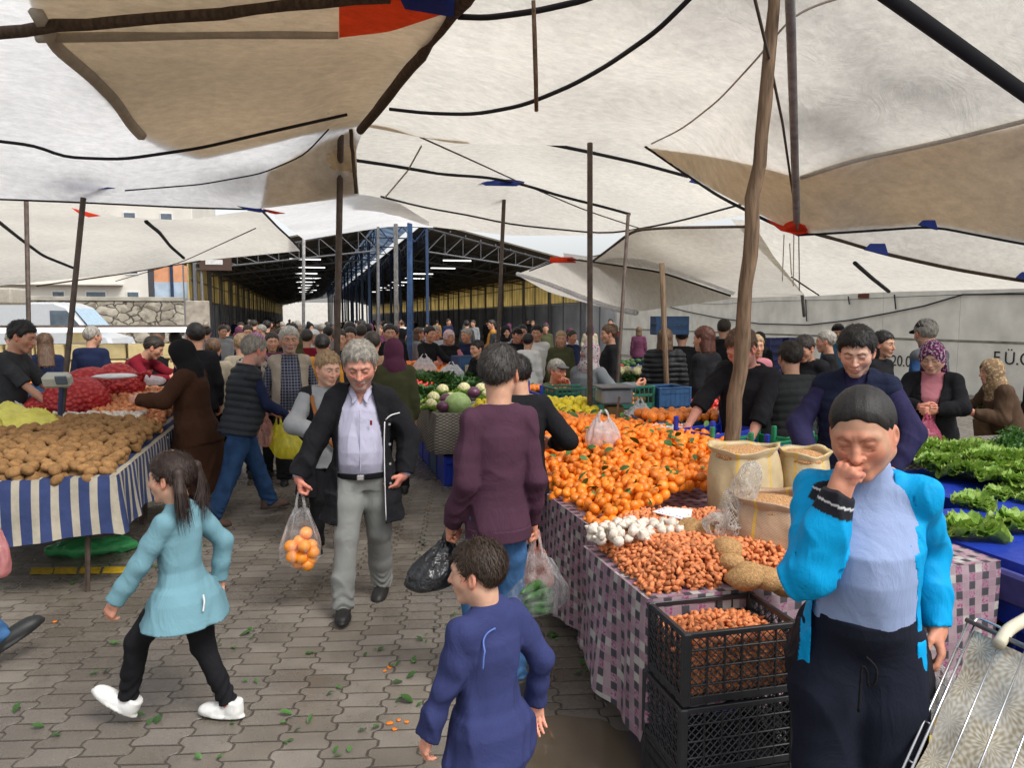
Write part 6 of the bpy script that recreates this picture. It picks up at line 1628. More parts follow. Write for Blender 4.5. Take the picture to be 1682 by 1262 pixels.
def sack(label, x, y, z0, h, r, mat, seed, grain=True, squash=.8, rz=0.):
    n, m_ = 56, 22; vs = []; fs = []; rd = random.Random(seed); ph = [rd.uniform(0, 6) for _ in range(5)]
    for j in range(m_+1):
        t = j/m_
        if t <= .82: zz = h*t/.82; R_ = r*(.86+.20*math.sin(PI*min(1, zz/h*.95+.05))**.8); w_ = .6
        elif t <= .92: zz = h+.012*math.sin((t-.82)/.10*PI); R_ = r*.965+.008*math.sin((t-.82)/.10*PI*.5)+.004; w_ = 1.2
        else: zz = h-.05*(t-.92)/.08; R_ = r*(.95-.06*(t-.92)/.08); w_ = 1
        for i in range(n):
            a = 2*PI*i/n; k = 1+.045*w_*math.sin(3*a+ph[0])+.03*math.sin(5*a+ph[1]+6*t)+.022*w_*math.sin(11*a+ph[2]+3*t)
            vs.append((R_*k*math.cos(a), R_*k*math.sin(a)*squash, zz+(.012*math.sin(2*a+ph[3])+.006*math.sin(5*a+ph[4]))*(t > .6)))
    for j in range(m_):
        for i in range(n): fs.append((j*n+i, j*n+(i+1) % n, (j+1)*n+(i+1) % n, (j+1)*n+i))
    fs.append(tuple(range(n))[::-1]); o = link('sack', mesh_np('sack', vs, fs), mat); o.location = (x, y, z0); o.rotation_euler = (0, 0, rz); tag(o, label, 'sack')
    if grain:
        gm = blobmesh('grain_fill', (r*.93, r*.93*squash, .045), .05, seed, sub=3); g = link('grain_fill', gm, MGRAIN, o); g.location = (0, 0, h-.040)
    return o
q = G(1222, 868, .75); sack('tall pale woven sack with a rolled rim behind the clear film', q[0]+.10, q[1]+.16, .76, .40, .215, MSACK, 3, rz=.3)
sack('front woven sack full of brown grain beside the woman', 2.06, 2.95, .76, .29, .215, MSACK2, 5, rz=2.1)
sack('small woven sack half hidden behind the woman', 2.72, 3.62, .76, .36, .17, MSACK, 8, rz=1.2)
fm = sdf_mesh('film', lambda p: np.abs(smin(ell((0, 0, .05), (.07, .04, .17))(p), ell((.0, 0, -.12), (.13, .05, .06))(p), .08)+fold(p, 30, .012, 3)+fold(p, 60, .003, 1))-.004, A3(-.2, -.12, -.25), A3(.2, .12, .28), .008)
o = link('clear_film', fm, PLSH); o.location = tuple(W(1212, 832, 3.42)); o.rotation_euler = (0, .35, -.2); tag(o, 'crumpled clear plastic film hanging between the two woven sacks', 'film')
# crates on the ground in front
rz = math.radians(-1.5); CXY = (1.515, 2.475)
crate('upper black lattice crate filled with shallots', (*CXY, .475), rz, (.47, .33, .275), CK, 'mesh')
crate('middle black lattice crate under the shallot crate', (CXY[0]-.005, CXY[1], .205), rz, (.48, .34, .265), CK, 'mesh')
crate('lowest black crate standing on the paving', (CXY[0], CXY[1]+.01, .0), rz, (.48, .34, .20), CK, 'solid')
Rz = np_rot(0, 0, rz)[:2, :2]
cr_poly = [tuple(A3(*CXY, 0)[:2]+Rz @ np.array(q)) for q in ((-.21, -.14), (.21, -.14), (.21, .14), (-.21, .14))]
pile('shallot', SHA, MSHA, cr_poly, lambda x, y: .675+.035*math.exp(-((x-1.53)**2+(y-2.50)**2)/.02), .0265, 'red brown shallot in the upper black crate', 'shallot', 'shallots in the black crate', maxn=95, seed=21, layers=2, stuff_label='shallots filling the upper black crate')
o = link('shallot_fill', MB().box((0, 0, 0), (.43, .29, .17), bev=.02).build('tmpf', M('shallot_mass', (.50, .17, .065), rough=.6, noise=.8, nscale=55, bump=1, bscale=55, bd=.02, detail=1)).data); bpy.data.objects.remove(bpy.data.objects['tmpf']); o.location = (*CXY, .575); o.rotation_euler = (0, 0, rz); tag(o, 'shallots packed against the inside of the upper black crate', 'shallots', kind='stuff')
tag(crate('blue crate leg showing under the patchwork cloth', (1.62, 2.95, .02), 0, (.4, .3, .26), CB, 'solid'))
# crates on the mandarin table
crate('blue crate with oranges in front of the leaning vendor', (3.02, 5.05, .93), .35, (.56, .38, .16), CB, 'slot', low=True)
crate('bright green crate behind the mandarin heap', (3.13, 4.72, .90), .35, (.56, .36, .15), CLG, 'solid', low=True)
crate('blue crate behind the pale sack', (3.35, 4.42, .88), .35, (.5, .34, .15), CB, 'solid', low=True)
crate('green crate at the foot of the wooden post', (3.62, 4.75, .86), .35, (.46, .34, .17), CLG, 'slot', low=True)
crate('grey crate holding oranges behind the blue crate', (2.95, 5.62, .90), .2, (.62, .4, .15), CN, 'solid')
pile('orange', [blobmesh('orange', (.038, .038, .037), .02, 1)], MMAN, [(2.6, 5.40), (3.35, 5.35), (3.3, 5.75), (2.68, 5.8)], lambda x, y: 1.07, .082, 'orange lying in the crates before the leaning vendor', 'orange', 'oranges in the crates before the vendor', seed=23, under=False)
crate('dark green slatted crate behind the lemons', (2.72, 7.35, .92), .02, (.62, .42, .24), CG, 'slot')
crate('second dark green crate right of the brown pole', (3.32, 7.4, .92), .02, (.46, .42, .24), CG, 'slot')
crate('petrol blue crate beside the green crates', (3.75, 7.35, .92), .1, (.4, .4, .22), CN, 'solid')
for i in range(3):
    crate(['lowest', 'middle', 'topmost'][i]+' blue crate of the stack left of the lemons', (2.12, 7.5, .70+i*.15), .0, (.40, .5, .15), CB, 'slot', low=(i == 2))
table('rough wooden table behind the lemons', 1.8, 4.3, 7.15, 8.0, .90, .3, MWEAVE, 'brown woven cover on the crate table', sides='lf', seed=3)
crate('blue crate holding tangerines at the seated vendor', (2.55, 8.1, .92), 0, (.9, .4, .16), CB, 'solid', low=True)
pile('tangerine', MAN, MMAN, [(2.12, 7.92), (2.98, 7.92), (2.98, 8.28), (2.12, 8.28)], lambda x, y: 1.075, .062, 'tangerine in the crate in front of the seated vendor', 'tangerine', 'tangerines before the seated vendor', seed=25, under=False)
# electronic scale in the middle
sc = empty('market_scale', tuple(W(1008, 668, 7.0)), -.1, label='grey metal market scale with a tray behind the lemons', cat='scale')
MB().box((0, 0, .10), (.30, .26, .14), bev=.02).build('body', M('scale_metal', (.22, .24, .26), rough=.4, metal=.3), sc); MB().box((0, 0, .19), (.34, .30, .02), bev=.006).build('tray', MSTEEL, sc); MB().box((0, 0, -.15), (.16, .14, .32), bev=.01).build('stand', M('brown_stand', (.18, .11, .04)), sc)
# bags standing on the goods
def standbag(label, p, h, r, mat, seed, **kw): return bag(label, A3(*p)+A3(0, 0, h), h, r, mat, seed, **kw)
standbag('white carrier bag of oranges standing on the mandarins', W(990, 740, 5.35), .30, .13, PLM, 5, handle=.08, neck=.5)
standbag('milky bag of fruit beside the orange crates', W(1050, 700, 6.9), .26, .15, PLM, 8, handle=.06, neck=.3)
o = link('crumpled_bag', sdf_mesh('cb', lambda p: ell((0, 0, 0), (.26, .18, .07))(p)+fold(p, 30, .02, 2), A3(-.4, -.3, -.12), A3(.4, .3, .14), .012), MWF); o.location = tuple(W(1098, 712, 5.9)); tag(o, 'crumpled white bags lying on the orange crate', 'plastic bag')
wp = MB().box((0, 0, 0), (.015, .012, .5)); o = wp.build('stick', MWOOD); o.location = tuple(W(1010, 700, 6.3)); o.rotation_euler = (0, .15, 0); tag(o, 'pale wooden stick standing by the carrier bag', 'stick')

# ------------------------------------------------------------------ leafy vegetables
def leafy(name, R_, mat, n=26, seed=1, upright=.6, frill=.18, w_=.5, asp=.9):
    rd = random.Random(seed); vs = []; fs = []
    for k in range(n):
        a = rd.uniform(0, 6.28); t0 = (k/n)**.7; el = (1-t0)*1.35*upright+.15; L_ = R_*(.65+.45*t0)*rd.uniform(.85, 1.1); ww = L_*w_; b0 = len(vs)
        ph = rd.uniform(0, 6)
        for i in range(7):
            t = i/6; e_ = el-t*.9*(.6+t0*.5)+.15; 
            x = L_*t*math.cos(el*.9)*(.9+.1*t); z = L_*asp*(math.sin(el)*t-.28*t*t*(1.1-el*.4))
            for j in range(7):
                s_ = (j-3)/3; wd = ww*math.sin(PI*min(1, .12+t*.80))**.7*s_; fr = frill*L_*(abs(s_)**1.5)*t*math.sin(j*2.4+i*1.9+ph)
                px_, py_, pz_ = x-abs(s_)*.12*L_*0, wd, z+fr+abs(s_)**2*ww*.35
                vs.append((px_*math.cos(a)-py_*math.sin(a), px_*math.sin(a)+py_*math.cos(a), pz_))
        for i in range(6):
            for j in range(6): fs.append((b0+i*7+j, b0+i*7+j+1, b0+(i+1)*7+j+1, b0+(i+1)*7+j))
    return mesh_np(name, vs, fs)
def vegmat(name, c1, c2, tr=.25, rough=.5):
    m, nt, N, L, P = newmat(name); tc = N.new('ShaderNodeTexCoord'); oi = N.new('ShaderNodeObjectInfo')
    c = mixc(nt, mrange(nt, noise(nt, tc.outputs['Object'], 14, 5, .7), .35, .65), c1, c2); L.new(c, P.inputs['Base Color']); P.inputs['Roughness'].default_value = rough
    bp = N.new('ShaderNodeBump'); bp.inputs['Strength'].default_value = .7; bp.inputs['Distance'].default_value = .01; L.new(noise(nt, tc.outputs['Object'], 40, 4), bp.inputs['Height']); L.new(bp.outputs[0], P.inputs['Normal'])
    t = N.new('ShaderNodeBsdfTranslucent'); L.new(c, t.inputs[0]); mx = N.new('ShaderNodeMixShader'); mx.inputs[0].default_value = tr; L.new(P.outputs[0], mx.inputs[1]); L.new(t.outputs[0], mx.inputs[2]); L.new(mx.outputs[0], N['Material Output'].inputs[0]); return m
VLET = vegmat('lettuce_leaf', (.13, .29, .025), (.34, .48, .09)); VCAB = vegmat('cabbage_leaf', (.25, .40, .12), (.42, .54, .22), .1); VDK = vegmat('dark_greens', (.02, .07, .018), (.07, .16, .03)); VPUR = vegmat('red_cabbage', (.07, .015, .045), (.14, .04, .09), .05, .35); VCAU = M('cauliflower_curd', (.58, .54, .30), rough=.8, noise=.25, nscale=50, bump=1, bscale=60, bd=.02); VDIL = vegmat('dill_leaf', (.03, .12, .02), (.08, .20, .03))
LET = [leafy('lettuce', .15, VLET, 34, s) for s in (1, 2)]; DK = [leafy('greens', .20, VDK, 44, 5, .9, .10, .22, 1.0)]; CABL = [leafy('cabbage_leaves', .17, VCAB, 9, 7, .5, .05, .6)]
def place(name, me, mat, p, label, cat, group=None, s=1., rz=0., rx=0.):
    if not len(me.materials): me.materials.append(mat)
    o = bpy.data.objects.new(name, me); COL.objects.link(o); o.location = tuple(p); o.scale = (s, s, s); o.rotation_euler = (rx, 0, rz); return tag(o, label, cat, group)
def cabbage(name, p, r, mat, label, group=None, leaves=True, lm=None):
    me = blobmesh(name, (r, r, r*.88), .03, r*50, sub=3); o = place(name, me, mat, p, label, name.replace('_', ' '), group)
    if leaves:
        l = bpy.data.objects.new('outer_leaf', lm or CABL[0]); COL.objects.link(l); l.parent = o; l.location = (0, 0, -r*.9); k = r/.13 if name != 'cauliflower' else r/.085; l.scale = (k, k, k)
    return o
CABL[0].materials.append(VCAB)
# middle stall : cauliflower, cabbages, greens
table('long table under the cabbages and greens', 1.36, 3.1, 8.1, 11.6, .80, .45, MWEAVE, 'brown patterned rug cloth hanging over the cabbage table', sides='lf', seed=5, amp=.03, bulge=.04)
for i in range(5): crate('blue crate stored under the cabbage table'+[', nearest the aisle corner', ', second along the aisle', ', third along the aisle', ', fourth along the aisle', ', farthest along the aisle'][i], (1.62, 8.35+i*.55, 0.0), PI/2, (.5, .36, .34), CB if i != 1 else CN, 'solid')
cabbage('cabbage', W(752, 664, 8.5), .155, VCAB, 'biggest pale green cabbage at the front corner of the table')
for i, (px, py, d_, r) in enumerate(((727, 668, 8.4, .072), (733, 656, 8.9, .08), (778, 645, 9.2, .082), (681, 627, 11, .09), (688, 622, 11.4, .08))): cabbage('red_cabbage', W(px, py, d_), r, VPUR, ['dark red cabbage left of the biggest cabbage', 'red cabbage above the leftmost pale one', 'red cabbage near the maroon sweatshirt', 'dark red cabbage far along the table edge', 'small red cabbage at the far paper bag'][i], leaves=False)
for i, (px, py, d_, s_) in enumerate(((727, 640, 9.4, 1.), (762, 638, 9.6, 1.1), (790, 638, 9.6, 1.), (712, 653, 8.9, 1.), (708, 664, 8.6, .9), (740, 652, 9.1, .8), (800, 648, 9.2, .9))):
    o = cabbage('cauliflower', W(px, py, d_), .078*s_, VCAU, ['cauliflower with cream head on the left of the back row', 'wide pale cauliflower in the middle of the back row', 'cauliflower beside the seated vendor side of the table', 'leafy yellow green cauliflower at the table edge', 'drooping yellow cauliflower leaf head at the edge', 'small cauliflower between the red cabbages', 'cauliflower half hidden by the maroon sweatshirt'][i], leaves=True, lm=LET[0])
LET[0].materials.append(VLET); LET[1].materials.append(VLET)
rd = random.Random(5)
for i in range(46): 
    x = 1.45+rd.random()*1.5; y = 9.4+rd.random()*2.1; place('greens_bunch', DK[0], VDK, (x, y, .84+rd.random()*.12), 'dark leafy bunch of greens on the middle table', 'greens', 'bunches of dark greens on the middle table', s=rd.uniform(.8, 1.25), rz=rd.random()*6, rx=rd.uniform(-.4, .4))
for i in range(12): place('greens_bunch', DK[0], VDK, (1.42+rd.random()*.25, 8.6+rd.random()*2.2, .82+rd.random()*.05), 'dark leafy bunch hanging over the aisle edge', 'greens', 'bunches of greens at the aisle edge', s=.8, rz=rd.random()*6, rx=.3)
pile('pepper', [blobmesh('pepper', (.05, .03, .03), .15, 3, sub=2)], MTOM, [(1.40, 9.9), (1.6, 9.9), (1.7, 11.2), (1.4, 11.2)], lambda x, y: .98, .09, 'red and yellow pepper at the aisle edge of the middle table', 'pepper', 'peppers at the aisle edge', seed=31, under=False)
# next stalls further up
table('table of oranges beyond the greens', 1.3, 3.6, 11.9, 15.5, .85, .5, MCHECK, 'mauve cloth under the oranges beyond the greens', sides='lf', seed=6)
pile('orange', [blobmesh('orange', (.04, .04, .04), .02, 1, sub=2)], MMAN, [(1.36, 11.95), (2.2, 11.95), (2.4, 15.3), (1.36, 15.3)], lambda x, y: 1.0+.05*math.sin(y*2), .09, 'orange in the far heap beyond the greens', 'orange', 'oranges in the far heap', seed=33, maxn=180, stuff_label='more oranges deep in the far heap')
pile('carrot', [blobmesh('carrot', (.11, .018, .018), .1, 3, sub=2)], M('carrot_skin', (.80, .22, .03), rough=.6, rnd_obj=.1), [(2.3, 12.6), (3.5, 12.6), (3.5, 14.6), (2.5, 14.8)], lambda x, y: 1.03, .10, 'orange carrot in the flat heap on the far table', 'carrot', 'carrots on the far table', seed=34, under=False, tiltr=.1)
standbag('white bag of fruit standing on the far orange table', (1.85, 12.2, .95), .34, .19, PLM, 15, handle=.07, neck=.4)
standbag('pale carrier bag at the end of the greens', (2.15, 11.4, .92), .28, .22, PLM, 16, handle=.06, neck=.3)
for i in range(4): crate('petrol blue crate %s behind the cabbages' % ['at the left', 'in the middle', 'at the right', 'lying on top'][i], W((785, 815, 845, 815)[i], (652, 652, 652, 634)[i], 12.0)-A3(0, 0, .15), -.1, (.55, .4, .22), CN, 'solid')
crate('tall petrol blue crate beside the woman in the pink scarf', W(768, 604, 12.4)-A3(0, 0, .2), .2, (.45, .35, .40), CN, 'solid')
crate('pale cardboard box before the crouching vendor', W(795, 615, 11.8)-A3(0, 0, .2), .1, (.5, .4, .34), M('cardboard', (.50, .42, .26), rough=.8, noise=.15), 'solid')
crate('light blue crate beside the cardboard box', W(777, 627, 11.6)-A3(0, 0, .15), .1, (.35, .3, .24), plas((.12, .22, .38), 'light_blue'), 'solid')
standbag('grey plastic bag hanging at the crouching vendor', W(815, 640, 9.8), .38, .20, PLM, 17, handle=.05, neck=.25)
for i in range(10):
    q = V((690, 720, 745, 770, 800, 850, 880, 915, 940, 1010)[i], 14+(i % 4)*1.6, 0); t_ = empty('market_table', tuple(q), .05*(i % 3), label='far trestle table '+['by the pale pole', 'with carrots behind', 'by the pink scarf woman', 'by the navy jacket man', 'behind the petrol crates', 'behind the seated vendor', 'before the white hoodie', 'before the olive jacket', 'left of the scale', 'beside the thin slanting pole'][i], cat='table')
    MB().box((0, 0, .82), (1.9, 1.1, .05), bev=.01).build('tabletop', CB if i % 3 == 0 else MTABLE, t_)
    for sx_ in (-.85, .85):
        for sy in (-.45, .45): MB().tube([(sx_, sy, .8), (sx_, sy, 0)], .02, 5).build('leg', MPIPE, t_)
    rr = random.Random(i)
    mt = (VLET, MTOM, VCAB, MMAN, VLET, VDK, VCAB, MLEM, MTOM, VDK)[i]
    me = blobmesh('v', (.07, .07, .06), .1, i+1, sub=2); me.materials.append(mt)
    for k in range(26):
        o = bpy.data.objects.new('vegetable', me); COL.objects.link(o); o.location = (q[0]+rr.uniform(-.85, .85), q[1]+rr.uniform(-.45, .45), .90+rr.random()*.1); tag(o, 'round vegetable on the far table '+['by the pale pole', 'with carrots behind', 'by the pink scarf woman', 'by the navy jacket man', 'behind the petrol crates', 'behind the seated vendor', 'before the white hoodie', 'before the olive jacket', 'left of the scale', 'beside the thin slanting pole'][i], 'vegetable', 'vegetables on far table %s' % 'abcdefghij'[i])
# tomatoes table centre right
t_ = empty('market_table', tuple(V(1130, 8.6, 0)), -.62, label='rough wooden plank table with tomatoes', cat='table')
MB().box((0, 0, .84), (2.0, 1.1, .09), bev=.01).build('tabletop', MWOOD, t_)
for sx_ in (-.9, .9):
    for sy in (-.45, .45): MB().tube([(sx_, sy, .8), (sx_, sy, 0)], .025, 5).build('leg', MPIPE, t_)
tp = V(1130, 8.6, 0); cs, sn = math.cos(-.62), math.sin(-.62)
tr = lambda x, y: (tp[0]+x*cs-y*sn, tp[1]+x*sn+y*cs)
pile('tomato', [blobmesh('tomato', (.042, .042, .036), .03, 1, sub=2)], MTOM, [tr(-.2, -.45), tr(.9, -.45), tr(.9, .4), tr(-.1, .4)], lambda x, y: .94, .08, 'red tomato on the rough wooden table', 'tomato', 'tomatoes on the wooden table', seed=35, jit=.4)
for i in range(9): place('greens_bunch', DK[0], VDK, (*tr(-.75+.05*i, -.3+.07*(i % 5)), .92), 'dark parsley bunch on the wooden table left of the tomatoes', 'greens', 'parsley bunches on the wooden table', s=.7, rz=i*1.3)
pp = blobmesh('film_roll', (.30, .16, .04), .2, 3, sub=3); o = link('cloth_heap', pp, MWF); o.location = (*tr(-.2, .35), 1.02); tag(o, 'crumpled white sheet behind the parsley', 'cloth')
# far centre right stall with blue cover
t_ = empty('market_table', tuple(V(1040, 12.0, 0)), -.3, label='table with bright blue cover below the black jacket man', cat='table')
MB().box((0, 0, .84), (2.2, 1.2, .05), bev=.01).build('tabletop', MTABLE, t_); MB().box((0, -.61, .64), (2.2, .02, .38), bev=.005).build('cover', TNAV if False else M('blue_cover', (.02, .07, .42), rough=.5, noise=.15, nscale=3, bump=.5, bscale=6, bd=.03), t_)
q = V(1040, 12.0, 0); rr = random.Random(8)
for k in range(24): place('greens_bunch', DK[0], VDK, (q[0]+rr.uniform(-1, 1), q[1]+rr.uniform(-.5, .5), .92), 'green bunch on the blue covered table', 'greens', 'greens on the blue covered table', s=.9, rz=k)
ca = blobmesh('cau', (.08, .08, .07), .1, 2, sub=2); ca.materials.append(VCAU)
for k in range(16): place('cauliflower', ca, VCAU, (q[0]+rr.uniform(-.4, .9), q[1]+rr.uniform(-.5, .1), 1.05), 'small white cauliflower on the blue covered table', 'cauliflower', 'cauliflowers on the blue covered table', rz=k)
pile('orange', [blobmesh('orange', (.04, .04, .04), .02, 1, sub=2)], MLEM, [tuple(W(930, 640, 10.5)[:2]+np.array(v)) for v in ((-.1, -.2), (.5, -.2), (.5, .3), (-.1, .3))], lambda x, y: 1.18, .08, 'yellow orange behind the grey sweatshirt', 'orange', 'oranges behind the grey sweatshirt', seed=37) if False else None
oo = W(1032, 648, 8.3)
pile('orange', [blobmesh('orange', (.04, .04, .04), .02, 1, sub=2)], MORG, [(oo[0]-.28, oo[1]-.2), (oo[0]+.28, oo[1]-.2), (oo[0]+.28, oo[1]+.25), (oo[0]-.28, oo[1]+.25)], lambda x, y: oo[2]-.05, .08, 'yellow orange fruit behind the market scale', 'orange', 'yellow oranges behind the scale', seed=38, layers=2)
crate('blue crate under the yellow oranges', (oo[0], oo[1], oo[2]-.35), 0, (.62, .5, .25), CB, 'solid')
# crates by the wall
for i in range(4):
    for j in range(2): crate('dark blue crate, %s of the %s stack against the white wall' % (['bottom', 'second', 'third', 'top'][i], ['left', 'right'][j]), A3(*V(1260+j*31, 13.6+j*.2, 0))+A3(0, 0, .96+i*.14), .26, (.32, .30, .135), plas((.012, .022, .12), 'dark_blue'), 'solid')
for j in range(2): tag(MB().box(A3(*V(1260+j*31, 13.6+j*.2, 0))+A3(0, 0, .48), (.33, .34, .95), np_rot(0, 0, .26), bev=.02).build('storage_box', plas((.012, .022, .12), 'dark_blue')), 'dark storage box under the %s crate stack by the wall' % ['left', 'right'][j], 'box')
for j in range(2): crate('petrol blue crate, %s of the pair above the puffer jacket' % ['lower', 'upper'][j], A3(*V(1096, 11.5, 0))+A3(0, 0, 1.62+j*.14), -.2, (.5, .36, .14), CN, 'solid')
# ------------------------------------------------------------------ lettuce stalls on the right
table('back table under the blue sheet', 4.0, 5.6, 3.62, 4.62, .70, .30, M('blue_sheet', (.010, .035, .33), rough=.45, noise=.12, nscale=3, bump=.7, bscale=5, bd=.04), 'bright blue plastic sheet on the back part of the lettuce table', sides='lf', seed=8, amp=.03)
table('table under the blue sheet on the right', 3.25, 5.2, 2.2, 3.6, .70, .30, M('blue_sheet', (.010, .035, .33), rough=.45, noise=.12, nscale=3, bump=.7, bscale=5, bd=.04), 'bright blue plastic sheet covering the lettuce table', sides='lf', seed=8, amp=.03)
tag(MB().box((3.20, 2.9, .60), (.05, 1.4, .16), np_rot(0, -.12, 0), bev=.015).build('table_edge_cover', M('navy_cover', (.06, .06, .22), rough=.6, noise=.2)), 'faded navy plastic edge along the blue table', 'cover')
for i in range(16):
    px_, py_ = 1575+rd.random()*120, 792+rd.random()*42; place('lettuce', LET[i % 2], VLET, G(px_, py_, .74), 'lettuce in the loose group on the middle of the blue sheet', 'lettuce', 'lettuces on the blue sheet', s=.5+rd.random()*.4, rz=i*2., rx=.2) if i % 3 == 0 else None
for i, (px, py, z, s_) in enumerate(((1594, 855, .80, 1.15), (1676, 845, .80, 1.0), (1640, 888, .72, .35))): place('lettuce', LET[i % 2], VLET, G(px, py, z)-A3(0, 0, .06), ['frilly lettuce on the corner of the blue sheet', 'lettuce at the right edge on the blue sheet', 'loose lettuce leaf on the blue sheet'][i], 'lettuce', s=s_, rz=i*2.)
table('long table under the lettuce row', 4.3, 7.6, 4.72, 5.6, .74, .3, MWEAVE, 'brown cardboard coloured cover under the lettuce row', sides='lf', seed=9)
rr = random.Random(12)
for i in range(62):
    px = 1484+rr.random()*220; py = 724+(px-1488)*.22+rr.uniform(-20, 20); place('lettuce', LET[i % 2], VLET, G(px, py, .84)-A3(0, 0, .05), 'green lettuce in the long row behind the blue sheet', 'lettuce', 'lettuces in the long row', s=rr.uniform(.75, 1.15), rz=rr.random()*6, rx=rr.uniform(-.4, .4))
for i in range(5): place('lettuce', LET[i % 2], VLET, G(1610+i*18, 752, .86), 'green lettuce at the right end of the row', 'lettuce', 'lettuces at the right end of the row', s=.8, rz=i)
# dill : fine sprays
def dill(seed, R_=.18, n=260):
    rd = random.Random(seed); m = MB()
    for k in range(n):
        a = rd.uniform(0, 6.28); e_ = rd.uniform(.1, 1.5); L_ = R_*rd.uniform(.6, 1.1); d_ = A3(math.cos(a)*math.cos(e_), math.sin(a)*math.cos(e_), math.sin(e_)); e2 = d_*L_
        for q in range(5):
            b_ = e2*(.4+.13*q); o_ = A3(rd.gauss(0, 1), rd.gauss(0, 1), rd.gauss(0, 1))*.016; o2 = A3(rd.gauss(0, 1), rd.gauss(0, 1), rd.gauss(0, 1))*.016; m.add([b_, b_+o_, b_+o2], [(0, 1, 2)])
        m.add([A3(0, 0, 0), e2, e2*.5+A3(.003, 0, 0)], [(0, 1, 2)])
    return m
for i, (px, py, d_, s_) in enumerate(((1612, 668, 7.6, 1.), (1638, 665, 7.8, 1.), (1668, 722, 6.2, 1.), (1650, 732, 6.1, .9), (1672, 745, 5.9, .8))):
    o = dill(i).build('dill_bunch', VDIL); o.location = tuple(W(px, py, d_)-A3(0, 0, .06)); o.scale = (s_, s_, s_); tag(o, ['feathery dill bunch on the left held up before the wall', 'dill bunch next to the brown scarf', 'dill bunch at the right end of the lettuces', 'lower dill bunch beside the lettuces', 'dill bunch lowest at the right edge'][i], 'dill')
o = MB().tube([(0, 0, 0), (.02, 0, -.35)], [.13, .10], 14).build('brown_sack', M('brown_burlap', (.13, .075, .035), noise=.3, nscale=12, bump=.5, bscale=30), smooth=True); o.location = tuple(W(1622, 690, 7.5)); tag(o, 'brown burlap bundle under the dill', 'bundle')
# blue crates under the right table
for i in range(3): crate('blue crate %s under the lettuce table' % ['nearest', 'second', 'standing at the back'][i], (3.52+.1*i, 2.55+i*.55, .02), PI/2, (.5, .36, .5), CB if i != 1 else CK, 'solid')
tag(MB().box((3.2, 2.75, .70), (.5, .02, .02)).build('wire_basket', MGPIPE), 'wire rim of a basket by the woman elbow', 'basket') if False else None
# clear bag with oranges on the ground by the trolley
p = W(1535, 1105, 3.05); standbag('clear bag of yellow fruit on the ground behind the trolley', (p[0], p[1], .04), .42, .15, PLW, 19, handle=.04, neck=.5)
for k in range(8): place('orange', blobmesh('yellow_fruit', (.042, .042, .042), .05, k, sub=2), MLEM, (p[0]+.07*math.cos(k*2.1), p[1]+.05*math.sin(k*2.1), .10+.045*(k//3)), 'yellow fruit inside the clear bag on the ground', 'fruit', 'yellow fruit in the clear bag')
# ------------------------------------------------------------------ wire trolley with patterned sheet
def starpat():
    m, nt, N, L, P = newmat('star_tiles'); mm = nodes_math(nt); uv = N.new('ShaderNodeUVMap'); s = N.new('ShaderNodeSeparateXYZ'); L.new(uv.outputs[0], s.inputs[0])
    T = .125; fu = mm('SUBTRACT', mm('FRACT', mm('DIVIDE', s.outputs[0], T)), .5); fv = mm('SUBTRACT', mm('FRACT', mm('DIVIDE', s.outputs[1], T)), .5)
    an = mm('ARCTAN2', fv, fu); rd_ = mm('SQRT', mm('ADD', mm('MULTIPLY', fu, fu), mm('MULTIPLY', fv, fv)))
    a1 = mm('SINE', mm('MULTIPLY', an, 24)); pet = mm('COSINE', mm('MULTIPLY', an, 8)); st = mm('ADD', mm('MULTIPLY', a1, .5), mm('MULTIPLY', mm('SINE', mm('ADD', mm('MULTIPLY', rd_, 30), mm('MULTIPLY', pet, 2))), .5))
    c = mixc(nt, mrange(nt, st, -.6, .7), (.36, .29, .18), (.60, .57, .48)); c = mixc(nt, mrange(nt, noise(nt, uv.outputs[0], 5, 3), .4, .6, 0, .5), c, (.52, .51, .49))
    L.new(c, P.inputs['Base Color']); P.inputs['Roughness'].default_value = .35; bp = N.new('ShaderNodeBump'); bp.inputs['Strength'].default_value = .4; bp.inputs['Distance'].default_value = .004; L.new(noise(nt, uv.outputs[0], 12, 3), bp.inputs['Height']); L.new(bp.outputs[0], P.inputs['Normal']); return m
MSTAR = starpat()
MCHR = M('chrome_wire', (.62, .62, .63), rough=.25, metal=.9, noise=.05)
# trolley plane given by three photo points
ta, tb_, tc_ = W(1478, 1275, 2.15), W(1590, 1022, 2.35), W(1760, 1100, 2.05); td_ = ta+(tc_-tb_)
tv = tc_-tb_; tu = ta-tb_; tn = nrm(np.cross(tu, tv)); tn = tn if tn[1] < 0 else -tn
tro = empty('wire_trolley', tuple(tb_), label='folding chrome wire trolley leaning at the lower right with a patterned liner', cat='trolley')
Lp = lambda u, v, n=0.: (tu*u+tv*v+tn*n)
m = MB()
for off in (0, .075): m.tube([Lp(0, off), Lp(1.25, off)], .0045, 6)
for q in (.18, .42, .66, .9): m.tube([Lp(q, 0), Lp(q, .075)], .003, 5)
m.build('side_rail', MCHR, tro, smooth=True)
m = MB()
for v_ in (.38, .62, .86, 1.1): m.tube([Lp(.02, v_, .012), Lp(1.25, v_, .012)], .003, 6)
m.build('front_wire', MCHR, tro, smooth=True)
MB().tube([Lp(0, 0, .01), Lp(0, 1.1, .01)], .008, 8).build('top_bar', M('dark_chrome', (.2, .2, .2), rough=.3, metal=.8), tro, smooth=True)
MB().tube(poly_at([Lp(0, .05, .0), Lp(-.06, .05, -.01), Lp(-.06, .32, -.01), Lp(-.005, .34, -.01)], 16), .0045, 6).build('handle', MCHR, tro, smooth=True)
vs = []; uvs = []; fs = []
ul, vl = np.linalg.norm(tu), np.linalg.norm(tv); nu, nv = 26, 20
